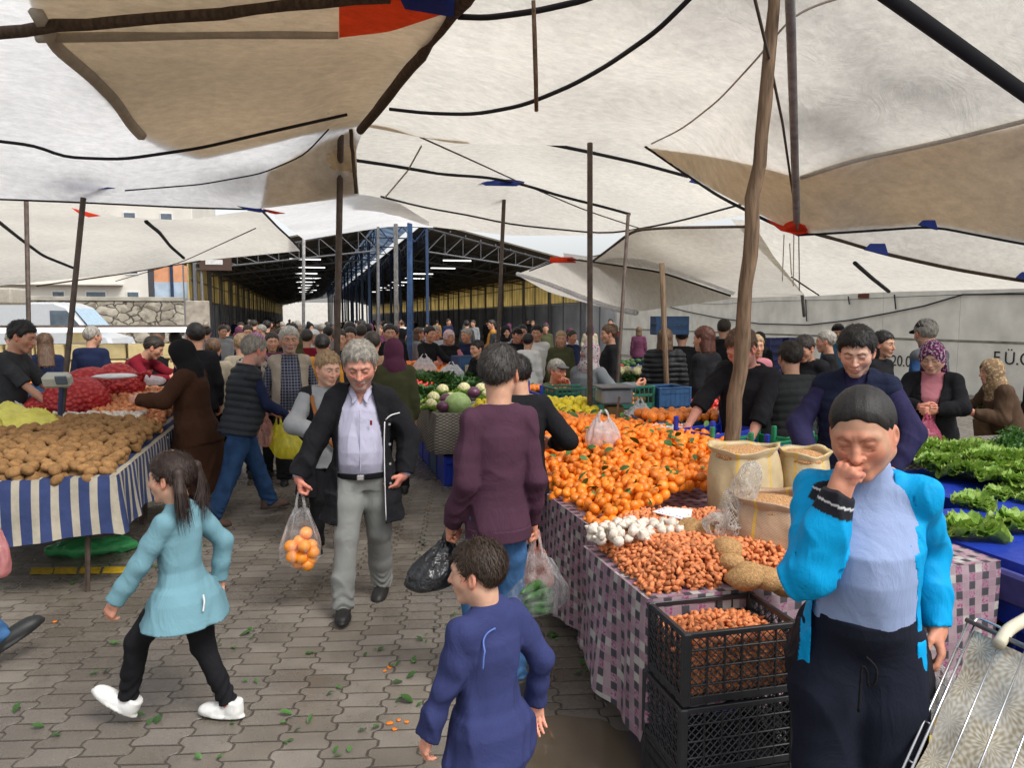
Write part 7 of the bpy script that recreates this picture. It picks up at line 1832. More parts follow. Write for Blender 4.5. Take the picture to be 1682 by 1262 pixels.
for i in range(nu+1):
    for j in range(nv+1):
        u_, v_ = .03+1.22*i/nu, .09+1.05*j/nv; w_ = -.006+.008*math.sin(u_*14+v_*6)*math.sin(v_*11); vs.append(Lp(u_, v_, w_-.004)); uvs.append((u_*ul, v_*vl))
for i in range(nu):
    for j in range(nv): a_ = i*(nv+1)+j; fs.append((a_, a_+1, a_+nv+2, a_+nv+1))
me = mesh_np('liner', vs, fs); quad_uv(me, uvs); link('liner', me, MSTAR, tro)
m = MB(); m.sheet(Lp(.02, .09, -.22), Lp(1.25, .09, -.22), Lp(1.25, 1.1, -.22), Lp(.02, 1.1, -.22), .01); m.sheet(Lp(.02, .09, -.02), Lp(1.25, .09, -.02), Lp(1.25, .09, -.22), Lp(.02, .09, -.22), .01); m.build('bag_side', M('liner_plain', (.40, .37, .30), rough=.6), tro)
MB().tube(poly_at([W(1640, 1060, 2.2)-tb_, W(1655, 1035, 2.25)-tb_, W(1690, 1015, 2.3)-tb_], 10), .018, 10).build('grip', M('cream_tube', (.55, .50, .38), rough=.5), tro, smooth=True)
# ------------------------------------------------------------------ litter
LF = [leafmesh('fallen_leaf', .055, .016), leafmesh('fallen_leaf', .04, .012)]
MPEEL = M('peel', (.75, .20, .02), rough=.6, rnd_obj=.2); PE = blobmesh('peel', (.016, .012, .003), .4, 3, sub=2); PE.materials.append(MPEEL)
rd = random.Random(77)
spots = [(610, 1075), (640, 1095), (700, 1040), (725, 1050), (745, 1060), (712, 1062), (690, 1085), (740, 1010), (745, 990), (665, 1115), (680, 1155), (665, 1165), (735, 1035), (250, 1190), (240, 1180), (85, 1205), (455, 1222), (545, 1140), (365, 1190), (380, 1060), (200, 1060), (395, 1042), (755, 870), (740, 860), (730, 845), (752, 850), (745, 835), (905, 1040), (895, 1055), (700, 895), (690, 920), (560, 920), (340, 1250), (470, 1180), (160, 1110), (120, 960), (260, 925), (330, 905), (420, 1130), (520, 1080), (500, 1200), (610, 1200), (560, 1240), (30, 1170), (405, 1045), (960, 1100), (980, 1070), (640, 820), (715, 800), (705, 780), (700, 760)]
for i, (px, py) in enumerate(spots):
    for k in range(2 if i % 3 else 3):
        q = G(px+rd.uniform(-18, 18), py+rd.uniform(-9, 9)); o = bpy.data.objects.new('fallen_leaf', LF[k % 2]); COL.objects.link(o); o.location = (q[0], q[1], .004); o.rotation_euler = (rd.uniform(-.2, .2), rd.uniform(-.25, .1), rd.uniform(0, 6.28)); s_ = rd.uniform(.5, 1.35); o.scale = (s_, s_*rd.uniform(.7, 1.3), s_)
        tag(o, 'small green leaf fallen on the wet paving', 'leaf', 'fallen leaves on the paving')
for i, (px, py) in enumerate([(640, 1190), (655, 1185), (648, 1200), (668, 1188), (632, 1104), (640, 1098), (205, 1165), (178, 1012), (90, 1023), (670, 770), (683, 808), (705, 835), (1000, 1130), (720, 790), (640, 960), (625, 965), (500, 860), (175, 905)]):
    q = G(px, py); o = bpy.data.objects.new('peel', PE); COL.objects.link(o); o.location = (q[0], q[1], .005); o.rotation_euler = (0, 0, i); s_ = .7+.5*rd.random(); o.scale = (s_, s_, s_); tag(o, 'scrap of orange peel on the wet paving', 'peel', 'orange peel scraps on the paving')
# ------------------------------------------------------------------ the people
HB = hair_mat('black_hair', (.012, .010, .009)); HD = hair_mat('dark_hair', (.03, .022, .016)); HG = hair_mat('grey_hair', (.27, .25, .215)); HW = hair_mat('white_hair', (.45, .43, .38)); HBR = hair_mat('brown_hair', (.10, .055, .03)); HR = hair_mat('auburn_hair', (.09, .03, .018)); HL = hair_mat('fair_hair', (.30, .20, .11)); HSP = hair_mat('pepper_hair', (.045, .040, .036))
CM = lambda n, c, **k: cloth_mat('cloth_'+n, c, **k)
BLK, NAVY, DGREY, GREY = CM('black', (.011, .011, .013), noise=.25), CM('navy', (.012, .018, .05)), CM('dark_grey', (.035, .037, .040)), CM('grey', (.20, .205, .21))
JEAN = CM('jeans', (.022, .055, .13), noise=.3, nscale=10, bscale=400); JEANL = CM('light_jeans', (.05, .13, .28), noise=.3, nscale=10); BROWN = CM('brown', (.050, .022, .012)); MAROON = CM('maroon', (.062, .026, .044), noise=.12, nscale=5); MUST = CM('mustard', (.42, .19, .03)); RED = CM('wine', (.16, .008, .018)); BEIGE = CM('beige', (.36, .31, .23)); OLIVE = CM('olive', (.06, .062, .03)); WHITE = CM('white', (.62, .62, .60)); TEAL = CM('teal', (.14, .275, .325), noise=.06, nscale=4); FLEECE = CM('fleece', (.034, .042, .125), bump=.6, bscale=320, noise=.08); CYAN = CM('cyan', (.0, .36, .70), rough=.6, noise=.05, attr=True); PALEB = CM('pale_blue', (.26, .33, .52), noise=.06, bscale=340, bump=.5); PINK = CM('pink', (.45, .17, .20)); PLUM = CM('plum', (.10, .03, .06)); LAV = CM('lavender', (.40, .39, .50), noise=.05); PUFF = CM('puffer', (.014, .015, .017), rough=.5); GTR = CM('grey_trousers', (.21, .215, .205), noise=.10, nscale=5)
SHOEM = M('shoe_leather', (.1, .1, .1), rough=.5, noise=.15, nscale=30, attr=True)
def patmat(name, fn):
    m, nt, N, L, P = newmat(name); mm = nodes_math(nt); tc = N.new('ShaderNodeTexCoord'); s = N.new('ShaderNodeSeparateXYZ'); L.new(tc.outputs['Object'], s.inputs[0]); c = fn(nt, mm, tc.outputs['Object'], s); L.new(c, P.inputs['Base Color']); P.inputs['Roughness'].default_value = .85; P.inputs['Specular IOR Level'].default_value = .2
    bp = N.new('ShaderNodeBump'); bp.inputs['Strength'].default_value = .4; bp.inputs['Distance'].default_value = .003; L.new(noise(nt, tc.outputs['Object'], 200, 3), bp.inputs['Height']); L.new(bp.outputs[0], P.inputs['Normal']); return m
def f_check(nt, mm, v, s):
    a = mm('LESS_THAN', mm('FRACT', mm('MULTIPLY', s.outputs[0], 30)), .15); b = mm('LESS_THAN', mm('FRACT', mm('MULTIPLY', s.outputs[2], 30)), .15); a2 = mm('LESS_THAN', mm('FRACT', mm('ADD', mm('MULTIPLY', s.outputs[0], 15), .3)), .3); return mixc(nt, mm('MULTIPLY', mm('MINIMUM', 1., mm('ADD', a, b)), .75), mixc(nt, mm('MULTIPLY', a2, .5), (.025, .03, .06), (.06, .07, .10)), (.30, .30, .33))
CHECKS = patmat('checked_shirt', f_check)
def f_leo(nt, mm, v, s):
    vo = nt.nodes.new('ShaderNodeTexVoronoi'); vo.inputs['Scale'].default_value = 22; nt.links.new(v, vo.inputs['Vector']); return mixc(nt, mrange(nt, mm('ADD', vo.outputs['Distance'], mm('MULTIPLY', noise(nt, v, 40), .3)), .50, .56, 0, 1), (.015, .012, .012), (.42, .36, .30))
LEO = patmat('leopard_print', f_leo)
def f_flor(c1, c2, c3, sc=45):
    def f(nt, mm, v, s):
        vo = nt.nodes.new('ShaderNodeTexVoronoi'); vo.inputs['Scale'].default_value = sc; nt.links.new(v, vo.inputs['Vector']); n = noise(nt, v, sc*1.2, 2); return mixc(nt, mrange(nt, n, .55, .60), mixc(nt, mrange(nt, vo.outputs['Distance'], .25, .4), c1, c2), c3)
    return f
SFLOR = patmat('floral_scarf', f_flor((.40, .10, .22), (.09, .02, .07), (.5, .4, .45))); SPINK = patmat('pink_white_scarf', f_flor((.45, .10, .14), (.50, .36, .36), (.6, .55, .52), 30)); SSTR = patmat('grey_pattern_scarf', f_flor((.05, .05, .06), (.30, .28, .28), (.35, .12, .16), 26)); STAN = patmat('tan_scarf', f_flor((.33, .22, .12), (.20, .13, .07), (.42, .32, .2), 30)); SLIL = patmat('lilac_scarf', f_flor((.26, .13, .22), (.16, .07, .13), (.3, .2, .25), 40))

def put(P_, px, d, rel, label, top=None, group=None, z=0, fix=None, xy=None):
    p = V(px, d, 1.0) if xy is None else A3(xy[0], xy[1], 1)
    rz = math.atan2(-p[0], p[1])+math.radians(rel)
    return P_.make((p[0], p[1], z), rz, label, group=group)
BRK = (.05, .026, .015)
# ---------------------------------------------------------------- central man in the black parka
p = Person(det='hi', H=1.72, w=1.04, hs=1.17, belly=.045, head=(.02, .42, 0), lean=.03, skin='red', hands={'R': (-.40, -.10, .86), 'L': (.27, -.06, .88)}, elbows={'R': (-.5, .5, -.2), 'L': (1., .55, -.2)}, hdir={'R': (.05, .0, -1), 'L': (-.6, -.2, -.8)}, hn={'R': (1, .2, 0)}, curl=(.5, .95),
           feet={'R': (-.12, -.20, .088, -.12, .05), 'L': (.10, .20, .10, .22, -.15)}, face=dict(eyes='closed', stubble=(.33, .29, .26, .45), mustache=(.22, .19, .17), brow=(.10, .085, .07), fat=.3, nose=1.15, frown=.8))
cxy = (.325, 4.83)
put(p, 0, 0, -4, 'man in black parka and lavender shirt walking with a bag of oranges', xy=cxy); p.hair(HG, vol=.014, line=.066)
p.top(LAV, name='shirt', off=.012, hem=-.03, length=1, fa=.0045, ff=19, seed=4, vneck=(.43, .05)); p.collar(LAV)
for q_ in ((.07, .30), ): MB().box(p.T(q_[0], -.158, q_[1]+.03), (.014, .006, .030), bev=.002).build('emblem', RED, p.root)
seam_pts = [p.T(0, -.150, .42), p.T(0, -.166, .30), p.T(0, -.178, .18), p.T(0, -.186, .06), p.T(0, -.182, .0)]
MB().tube(poly_at(seam_pts, 14), .0035, 5).build('placket', LAV, p.root, smooth=True)
b_ = sdf_mesh('belt', lambda q: np.maximum(loft(p.P, p.R, p.prof(.021, -.045, .0))(q), np.maximum(((q-p.P) @ p.R)[:, 2]+.002, -.040-((q-p.P) @ p.R)[:, 2])), p.P-A3(.25, .25, .08), p.P+A3(.25, .25, .06), .006); link('belt', b_, BLK, p.root)
MB().box(p.P+A3(0, -.185, -.022), (.045, .012, .034), bev=.005).build('buckle', MCHR, p.root)
p.pants(GTR, name='trousers', off=.018, thigh=.088, knee=.066, ankle=.058, top=-.005, fa=.006, ff=14, seed=7)
JK = [(-.6, -.15, .15), (-.1, -.15, .15), (.15, -.145, .145), (.3, -.14, .125), (.42, -.11, .10), (.52, -.075, .075), (.6, -.08, .08)]
p.top(BLK, name='parka', off=.034, upoff=.004, hem=-.33, length=.97, collar=.03, collar_r=.088, flare=.06, fa=.010, ff=15, open_=JK, thick=.017, seed=2, elb=.012, cuff=.052)
for k in range(4): MB().tube([p.T(.185, -.165+.01*k, .32-.13*k), p.T(.185, -.172+.01*k, .32-.13*k)], .008, 8).build('button', MCHR, p.root)
MB().tube(poly_at([p.T(.155, -.155, .335), p.T(.15, -.175, .22), p.T(.150, -.185, .0), p.T(.155, -.19, -.3)], 14), .0035, 5).build('zip', MWF, p.root, smooth=True)
MB().tube(poly_at([p.T(.16, -.15, .345), p.T(.19, -.145, .375), p.T(.25, -.12, .385)], 8), .0035, 5).build('zip', MWF, p.root, smooth=True)
m = MB()
for k in range(5): m.tube([p.T(0, -.163-.01*k*(k < 3), .38-.09*k), p.T(0, -.172-.01*k*(k < 3), .38-.09*k)], .005, 6)
for k in range(5): pass
p.shoes(SHOEM, col=(.018, .017, .017), sole=(.025, .024, .024), big=1.08)
hp = A3(*p.root.location)+Ryaw(p.root.rotation_euler[2]) @ (p.Wr['R']+p.hd['R']*.085)
bg = bag('clear plastic bag of oranges in the hand of the parka man', hp, .50, .125, PLW, 3, squash=.75, handle=.13, neck=.30)
r_ = random.Random(3); om = blobmesh('orange', (.041, .041, .040), .02, 1, sub=3); om.materials.append(MORG)
for k, (dx, dy, dz) in enumerate(((-.065, 0, -.36), (.0, -.03, -.43), (.055, -.01, -.45), (-.03, .03, -.42), (.06, .02, -.37), (.02, -.05, -.35), (-.01, .03, -.34), (.07, -.03, -.40), (-.055, -.03, -.42), (.03, .03, -.29), (-.02, 0, -.47), (.035, -.02, -.48))): o = place('orange', om, MORG, hp+A3(dx, dy, dz), 'orange inside the clear bag of the parka man', 'orange', 'oranges in the carried bag', rz=k)
# ---------------------------------------------------------------- man in the maroon sweatshirt
p = Person(det='hi', H=1.745, w=.86, hs=1.07, belly=.01, head=(-.75, .12, 0), lean=.02, skin='tan', hands={'R': (-.205, -.06, .865), 'L': (.20, -.10, .88)}, hdir={'R': (0, 0, -1)}, curl=(.9, .95), elbows={'R': (-.05, 1, 0), 'L': (.05, 1, 0)}, face=dict(eyes='open', stubble=(.25, .2, .17, .3)))
put(p, 818, 3.62, 200, 'man seen from behind in a maroon sweatshirt and jeans'); p.hair(HSP, vol=.012, nape=-.07)
p.top(MAROON, name='sweatshirt', off=.018, hem=-.10, length=1.0, collar=0, fa=.009, ff=12, seed=5, cuff=.044, elb=.010, upoff=.004, neckopen=.0)
hb_ = sdf_mesh('hem_band', lambda q: np.maximum(loft(p.P, p.R, p.prof(.0195, -.11, .0))(q), np.maximum(((q-p.P) @ p.R)[:, 2]+.045, -.112-((q-p.P) @ p.R)[:, 2])), p.P-A3(.28, .28, .2), p.P+A3(.28, .28, .06), .007); link('hem_band', hb_, MAROON, p.root)
p.pants(JEANL, name='jeans', off=.010); p.shoes(SHOEM, col=(.03, .03, .03))
Rr = lambda P_, v: A3(*P_.root.location)+Ryaw(P_.root.rotation_euler[2]) @ v
hp = Rr(p, p.Wr['R']+p.hd['R']*.075)
bg = bag('clear carrier bag of cucumbers and tomatoes in the maroon man\'s hand', hp+A3(.02, 0, 0), .41, .18, PLW, 7, squash=.7, handle=.11, neck=.25, rz=.2)
cu = blobmesh('cucumber', (.095, .021, .021), .05, 2, sub=3); MCU = M('cucumber_skin', (.035, .13, .02), rough=.35, noise=.3, nscale=40, spec=.5, bump=.3, bscale=80); cu.materials.append(MCU)
for k in range(11): o = place('cucumber', cu, MCU, hp+A3(.015*(k % 3)-.01, .03*((k % 4)-1.5)*.8-.015, -.375+.026*(k//2.2)), 'green cucumber in the maroon man\'s bag', 'cucumber', 'cucumbers in the carried bag', rz=.15*k-.9+.2, s=1)
for k in range(5): place('tomato', blobmesh('tm', (.036, .036, .032), .03, 1, sub=2), MTOM, hp+A3(-.07+.0*k, .02, -.22-.045*k*.8), 'tomato in the maroon man\'s bag', 'tomato', 'tomatoes in the carried bag')
o = bag('white and orange striped carrier bag behind the cucumber bag', hp+A3(.06, .12, -.01), .34, .09, PLO, 12, squash=.6, handle=.10, neck=.3)
hp = Rr(p, p.Wr['L']+p.hd['L']*.075)
o = bag('bulging black plastic bag carried low beside the maroon man', hp+A3(.0, .05, 0), .30, .13, PLB, 21, squash=.7, handle=.05, neck=.2, lean=(-.11, 0))
# ---------------------------------------------------------------- boy in the blue fleece
p = Person(det='hi', H=1.125, w=1.02, hs=.95, child=True, head=(.55, .12, 0), lean=.03, skin='kid', hands={'R': (-.20, .02, .58), 'L': (.19, -.10, .50)}, hdir={'R': (-.05, 0, -1)}, hn={'R': (.4, 1., 0)}, curl=(.4, .25), elbows={'R': (-.5, .8, 0), 'L': (.7, .6, 0)}, feet={'R': (-.08, -.1, .07, 0, 0), 'L': (.08, .12, .08, .2, 0)}, face=dict(eyes='open'))
put(p, 802, 2.40, 222, 'small boy in a blue fleece jacket walking away in the foreground'); p.hair(hair_mat('boy_hair', (.035, .020, .012)), vol=.009, nape=-.068, amp=.0008)
p.top(FLEECE, name='fleece', off=.030, hem=-.24, length=1.0, collar=.065, collar_r=.058, fa=.0085, ff=13, seed=6, cuff=.050, elb=.012, upoff=.006, flare=.03)
LB = M('seam_blue', (.10, .16, .45), rough=.8)
sm = [p.T(x, y, z) for x, y, z in ((.07, .105, .52), (.085, .135, .45), (.10, .15, .40), (.17, .135, .36), (.215, .11, .28))]
MB().tube(poly_at([q+p.R @ A3(0, .018, 0) for q in sm], 16), .003, 5).build('seam', LB, p.root, smooth=True) if False else None
def seam(P_, pts2d, off, back=True, mat=None, r=.003, name='seam'):
    pr = np.array(P_.prof(off, -.3, .53)); k = P_.k; out = []
    for x, z in poly_at(pts2d, 18):
        a = np.interp(z*k, pr[:, 0], pr[:, 1]); b = np.interp(z*k, pr[:, 0], pr[:, 2]); c = np.interp(z*k, pr[:, 0], pr[:, 3]); xx = x*k; y = b*math.sqrt(max(.02, 1-min(.98, abs(xx)/a)**2)); out.append(P_.P+P_.R @ A3(xx, c+(y if back else -y), z*k))
    MB().tube(out, r, 5).build(name, mat, P_.root, smooth=True)
seam(p, [(.05, .485), (.09, .475), (.125, .44), (.142, .38), (.146, .31)], .042, mat=LB)
p.pants(CM('red', (.35, .015, .03)), name='trousers', off=.018); p.shoes(SHOEM, col=(.03, .03, .05))
# ---------------------------------------------------------------- girl in the light blue jacket
p = Person(det='hi', H=1.235, w=.96, hs=.98, child=True, head=(.15, .08, 0), lean=.04, skin='kid', hands={'L': (.20, -.20, .64), 'R': (-.20, .05, .64)}, hdir={'L': (0, -.5, -.8)}, curl=(.4, .4), elbows={'L': (.6, .7, 0), 'R': (-.6, .6, 0)},
           feet={'L': (.06, -.27, .13, -.55, .15), 'R': (-.09, .15, .072, 0, 0)}, face=dict(eyes='open'))
put(p, 297, 3.36, 234, 'small girl in a light blue jacket striding left with white trainers')
hf = hair_mat('girl_hair', (.030, .017, .013)); p.hair(hf, vol=.016, nape=-.055, amp=.0012)
def tuft(P_, a, drop_, side, name='pigtail', n=230, seed=1):
    rd = random.Random(seed); H0, R, hs = P_.H0, P_.Rh, P_.hs; m = MB()
    def path(o_, l_, cz):
        b0 = A3(*a)+o_*.5; return [b0, b0+A3(side*.026, .026, .004)+o_, b0+A3(side*(.046+cz), .034, -drop_*.35)+o_*1.5, b0+A3(side*(.036+cz*2), .036, -drop_*.68*l_)+o_*1.9, b0+A3(side*(.020+cz*3.5), .030+cz, -drop_*l_)+o_*2.2]
    core = chain([H0+R @ q*hs for q in path(A3(0, 0, 0), .9, 0)], [.016, .022, .024, .016, .004], .01)
    v, q = surfnet(core, np.min([H0+R @ w_*hs for w_ in path(A3(0, 0, 0), 1, 0)], 0)-.04, np.max([H0+R @ w_*hs for w_ in path(A3(0, 0, 0), 1, 0)], 0)+.04, .006)
    m.add(v, q.tolist())
    for k in range(n):
        ang = rd.uniform(0, 6.28); rr = rd.uniform(.4, 1)**.5*.0165; o_ = A3(rr*math.cos(ang), rr*math.sin(ang), 0); pts = poly_at([H0+R @ w_*hs for w_ in path(o_, rd.uniform(.7, 1.18), rd.gauss(0, .007))], 10)
        w_ = rd.uniform(.0012, .0026); sd = R @ A3(math.sin(ang), -math.cos(ang), .2)
        vv = []
        for i_, c in enumerate(pts): ww = w_*(1-.8*i_/9); c = c+sd*.003*math.sin(i_*.9+k); vv += [c-sd*ww, c+sd*ww]
        m.add(vv, [(2*t, 2*t+1, 2*t+3, 2*t+2) for t in range(9)])
    m.build(name, hf, P_.root, smooth=True)
tuft(p, (.062, .065, .035), .25, 1, seed=2); tuft(p, (-.066, .065, .04), .25, -1, seed=5)
MB().tube([p.H0+p.Rh @ A3(*q)*p.hs for q in ((0, -.06, .118), (.0, -.02, .139), (0, .03, .143), (0, .075, .125), (0, .108, .085), (.0, .122, .03))], .0028, 6).build('parting', MSKIN if False else M('scalp', (.35, .22, .16)), p.root, smooth=True)
p.top(TEAL, name='jacket', off=.026, hem=-.20, length=1.0, collar=.035, collar_r=.068, fa=.010, ff=11, seed=9, cuff=.052, elb=.014, upoff=.008, flare=.12)
seam(p, [(.10, .0), (.12, -.10)], .07, mat=MWF, r=.004, name='zip')
p.pants(BLK, name='leggings', off=.011, thigh=.082, knee=.062, ankle=.050, length=.90)
p.shoes(SHOEM, name='trainer', col=(.72, .72, .70), sole=(.66, .66, .63), big=1.22)
for q in 'LR': MB().tube([p.A[q]-nrm(p.A[q]-p.K[q])*.03, p.A[q]+nrm(p.A[q]-p.K[q])*.03], .042*p.k, 12).build('sock', CM('orange_sock', (.85, .14, .02)), p.root, smooth=True)
# ---------------------------------------------------------------- woman in the cyan jacket
wk = dict(det='hi', H=1.675, w=1.0, hs=1.10, belly=.05, bust=.055, head=(-.28, .34, -.06), lean=.085, shrug=.012, skin=(.52, .285, .185), elbows={'R': (-.5, .15, -1.5), 'L': (.1, 1., -.1)}, hdir={'R': (.30, -.03, 1.)}, hn={'R': (.55, .8, -.05)}, curl=(.4, 1.12), face=dict(eyes='closed', fat=.75, nose=1.15, frown=1., brow=(.05, .03, .02), lip=(.42, .16, .14)))
p = Person(hands={'L': (.225, .06, .92)}, **wk)
mo = p.H0+p.Rh @ A3(-.012, -.108, -.062)*p.hs
p = Person(hands={'R': tuple(mo-nrm((.30, -.03, 1.))*.068+A3(-.02, -.022, -.012)), 'L': (.225, .06, .92)}, **wk)
put(p, 1414, 2.36, 6, 'woman in a bright cyan jacket coughing into her fist'); p.hair(HB, 'bun', vol=.009, line=.080, h=.0036)
p.top(PALEB, name='jumper', off=.012, hem=.0, sleeves='', collar=.050, collar_r=.064, fa=.006, ff=12, seed=3, cuff=.04, h=.006)
def cycol(v):
    c = np.tile(np.array([0, .30, .62]), (len(v), 1)); q = (v-p.P) @ p.R; z = q[:, 2]; arm = np.zeros(len(v), bool)
    for a in 'LR':
        _, d1 = seg(v, p.S[a], p.E[a]); _, d2 = seg(v, p.E[a], p.Wr[a]); arm |= (np.minimum(d1, d2) < .088)
        ax = nrm(p.Wr[a]-p.E[a]); t = (v-p.Wr[a]) @ ax; near = (np.linalg.norm(v-p.Wr[a], axis=1) < (.12 if a == 'R' else 0)); c[near & (t > -.045)] = (.015, .015, .02); c[near & (np.abs(t+.012) < .003)] = (.6, .6, .62)
    lw = (z < .12+.04*np.sin(q[:, 0]*8)) & ~arm; c[lw] = (.012, .013, .018)
    c[lw & (np.abs(np.abs(q[:, 0])-np.interp(z, [-.2, .12], [.165, .15])) < .022) & (q[:, 1] < 0)] = (0, .30, .62)
    return c
p.top(CYAN, name='jacket', off=.024, upoff=.003, hem=-.17, length=1.0, collar=.02, collar_r=.085, flare=.05, fa=.009, ff=15, open_=[(-.5, -.165, .16), (-.1, -.155, .15), (.1, -.155, .15), (.28, -.13, .135), (.40, -.11, .10), (.52, -.07, .07), (.6, -.08, .08)], thick=.016, seed=4, elb=.020, cuff=.042, col=cycol, h=.0055)
p.pants(BLK if False else CM('ink', (.010, .012, .022), noise=.15), name='trousers', off=.020, thigh=.108, knee=.082, ankle=.066, fa=.006, ff=11, top=.105)
MB().tube(poly_at([p.T(.0, -.205, .02), p.T(.035, -.205, -.01), p.T(.03, -.20, -.08), p.T(.008, -.195, -.09), p.T(.01, -.20, -.03), p.T(-.01, -.205, .0), p.T(-.012, -.20, -.17)], 26), .004, 6).build('drawstring', BLK, p.root, smooth=True)
p.shoes(SHOEM, col=(.03, .03, .03))
# ---------------------------------------------------------------- man in the padded vest with the yellow bag
p = Person(det='hi', H=1.72, w=1.08, hs=1.12, belly=.05, head=(.12, .30, 0), lean=.20, skin='red', hands={'L': (.20, -.40, .98), 'R': (-.12, -.40, .97)}, elbows={'L': (.5, .9, -.3), 'R': (-.5, .9, -.4)}, curl=(.8, .9), feet={'L': (.10, -.33, .085, 0, 0), 'R': (-.10, .30, .12, .35, 0)}, face=dict(eyes='open', stubble=(.4, .36, .32, .4)))
put(p, 392, 6.85, 112, 'grey haired man in a dark padded vest and jeans carrying a yellow bag'); p.hair(HG, 'bald', vol=.012)
p.top(NAVY, name='jumper', off=.014, hem=-.06, fa=.005, ff=18, seed=2); p.top(CM('vest', (.022, .025, .030), rough=.6), name='padded_vest', off=.034, hem=-.10, sleeves='', collar=.025, collar_r=.074, puff=.010, fa=.002, h=.007)
p.pants(JEAN, off=.018, name='jeans', thigh=.092, knee=.068, ankle=.060, fa=.006); p.shoes(SHOEM, col=(.10, .06, .045), sole=(.05, .035, .03), big=1.08)
hp = Rr(p, p.Wr['L']+p.hd['L']*.08); bag('yellow carrier bag of carrots hanging from the vest man\'s hand', hp, .46, .17, PLY, 5, squash=.6, handle=.10, neck=.2, lean=(.12, 0))
bag('small white and orange bag beside the yellow one', hp+A3(-.12, .02, .01), .34, .10, PLO, 6, squash=.6, handle=.08, neck=.3)
# ---------------------------------------------------------------- hooded woman in the brown coat
p = Person(det='mid', H=1.66, w=1.08, hs=1.12, belly=.03, head=(0, .30, 0), lean=.10, skin='light', hands={'L': (.22, -.42, 1.12), 'R': (-.2, -.40, 1.1)}, elbows={'L': (.5, .8, -.5), 'R': (-.5, .8, -.5)})
put(p, 322, 7.15, -112, 'woman in a black headscarf and long dark brown coat at the onion heap'); p.scarf(BLK, 'hijab', drop=.20, off=.020); p.top(BROWN, name='coat', off=.045, hem=-.66, flare=.10, fa=.008, ff=14, elb=.015, cuff=.05); p.pants(BLK); p.shoes(SHOEM, col=(.03, .02, .02))
# ---------------------------------------------------------------- woman half hidden behind the parka man
p = Person(det='mid', H=1.60, w=1.0, hs=1.15, head=(.3, .25, 0), skin='light', hands={'R': (-.10, -.26, 1.0), 'L': (.25, -.1, .8)}, elbows={'R': (-.9, .3, -.4)}, face=dict(eyes='open', fat=.5))
put(p, 536, 5.95, 8, 'fair haired woman in a grey jumper half hidden by the parka man'); p.hair(HL, vol=.012); p.top(CM('light_grey', (.24, .25, .26)), name='jumper', off=.030, hem=-.16, elb=.02); p.top(BLK, name='coat', off=.036, hem=-.40, sleeves='', open_=[(-.7, -.12, .12), (.5, -.12, .12)], flare=.05); p.pants(BLK); p.shoes(SHOEM, name='trainer', col=(.02, .02, .02), sole=(.7, .7, .68))
MB().tube(poly_at([p.T(-.12, .0, .52), p.T(-.13, -.14, .40), p.T(-.06, -.17, .15), p.T(.1, -.2, -.05)], 14), .016, 6, flat=.4).build('bag_strap', CM('tan_strap', (.22, .09, .03)), p.root, smooth=True)
# ---------------------------------------------------------------- man in checked shirt and beige vest
p = Person(det='mid', H=1.74, w=1.12, hs=1.2, belly=.06, head=(.05, .08, 0), skin=(.46, .25, .17), hands={'R': (-.30, -.05, .88), 'L': (.30, -.03, .88)}, feet={'R': (-.10, -.15, .085, 0, -.1), 'L': (.12, .12, .095, .2, .1)}, face=dict(eyes='open', stubble=(.45, .42, .38, .3)))
put(p, 477, 8.55, 4, 'white haired man in a checked shirt and beige waistcoat facing the camera'); p.hair(HW, vol=.012, line=.058); p.top(CHECKS, name='shirt', off=.022, hem=-.16, fa=.004, collar=.01, collar_r=.075); p.top(CM('khaki', (.34, .29, .23)), name='waistcoat', off=.040, hem=-.13, sleeves='', open_=[(-.5, -.13, .13), (.1, -.12, .12), (.45, -.10, .10), (.55, -.08, .08)], fa=.006, thick=.02); p.pants(BLK, off=.022, thigh=.095, knee=.075, ankle=.07); p.shoes(SHOEM, col=(.015, .015, .015))
# ---------------------------------------------------------------- leaning vendor behind the wooden post
p = Person(det='hi', H=1.84, w=1.12, hs=1.16, belly=.02, head=(-.30, .62, 0), lean=.30, tilt=.12, skin='red', hands={'R': (-.36, -.50, .95), 'L': (.13, -.42, .90)}, elbows={'R': (-.9, .2, .1), 'L': (1., .25, .0)}, hdir={'R': (-.1, -.3, -.9), 'L': (-.1, -.1, -1)}, curl=(.7, .6), face=dict(eyes='closed', stubble=(.2, .14, .12, .4)))
put(p, 1222, 6.05, -14, 'dark haired vendor in a black pullover bending over the orange crates'); p.hair(HBR, vol=.011, line=.07); p.top(BLK, name='pullover', off=.034, hem=-.12, length=.66, fa=.006, elb=.01, cuff=.058, end=.0); p.pants(BLK); p.shoes(SHOEM, col=(.03, .03, .03))
MB().tube([p.Wr['L']-nrm(p.Wr['L']-p.E['L'])*.035, p.Wr['L']-nrm(p.Wr['L']-p.E['L'])*.027], .034, 12).build('wristband', BLK, p.root, smooth=True)
# ---------------------------------------------------------------- man with his back turned in the dark vest
p = Person(det='mid', H=1.66, w=1.12, hs=1.16, head=(.2, .2, 0), lean=.12, skin='tan'); put(p, 1302, 6.35, 196, 'man in a dark grey padded vest seen from behind'); p.hair(HD, vol=.012); p.top(DGREY, name='jumper', off=.02, hem=-.1); p.top(CM('grey_vest', (.03, .032, .033)), name='padded_vest', off=.036, hem=-.14, sleeves='', puff=.008, fa=.004); p.pants(BLK); p.shoes(SHOEM, col=(.03, .03, .03))
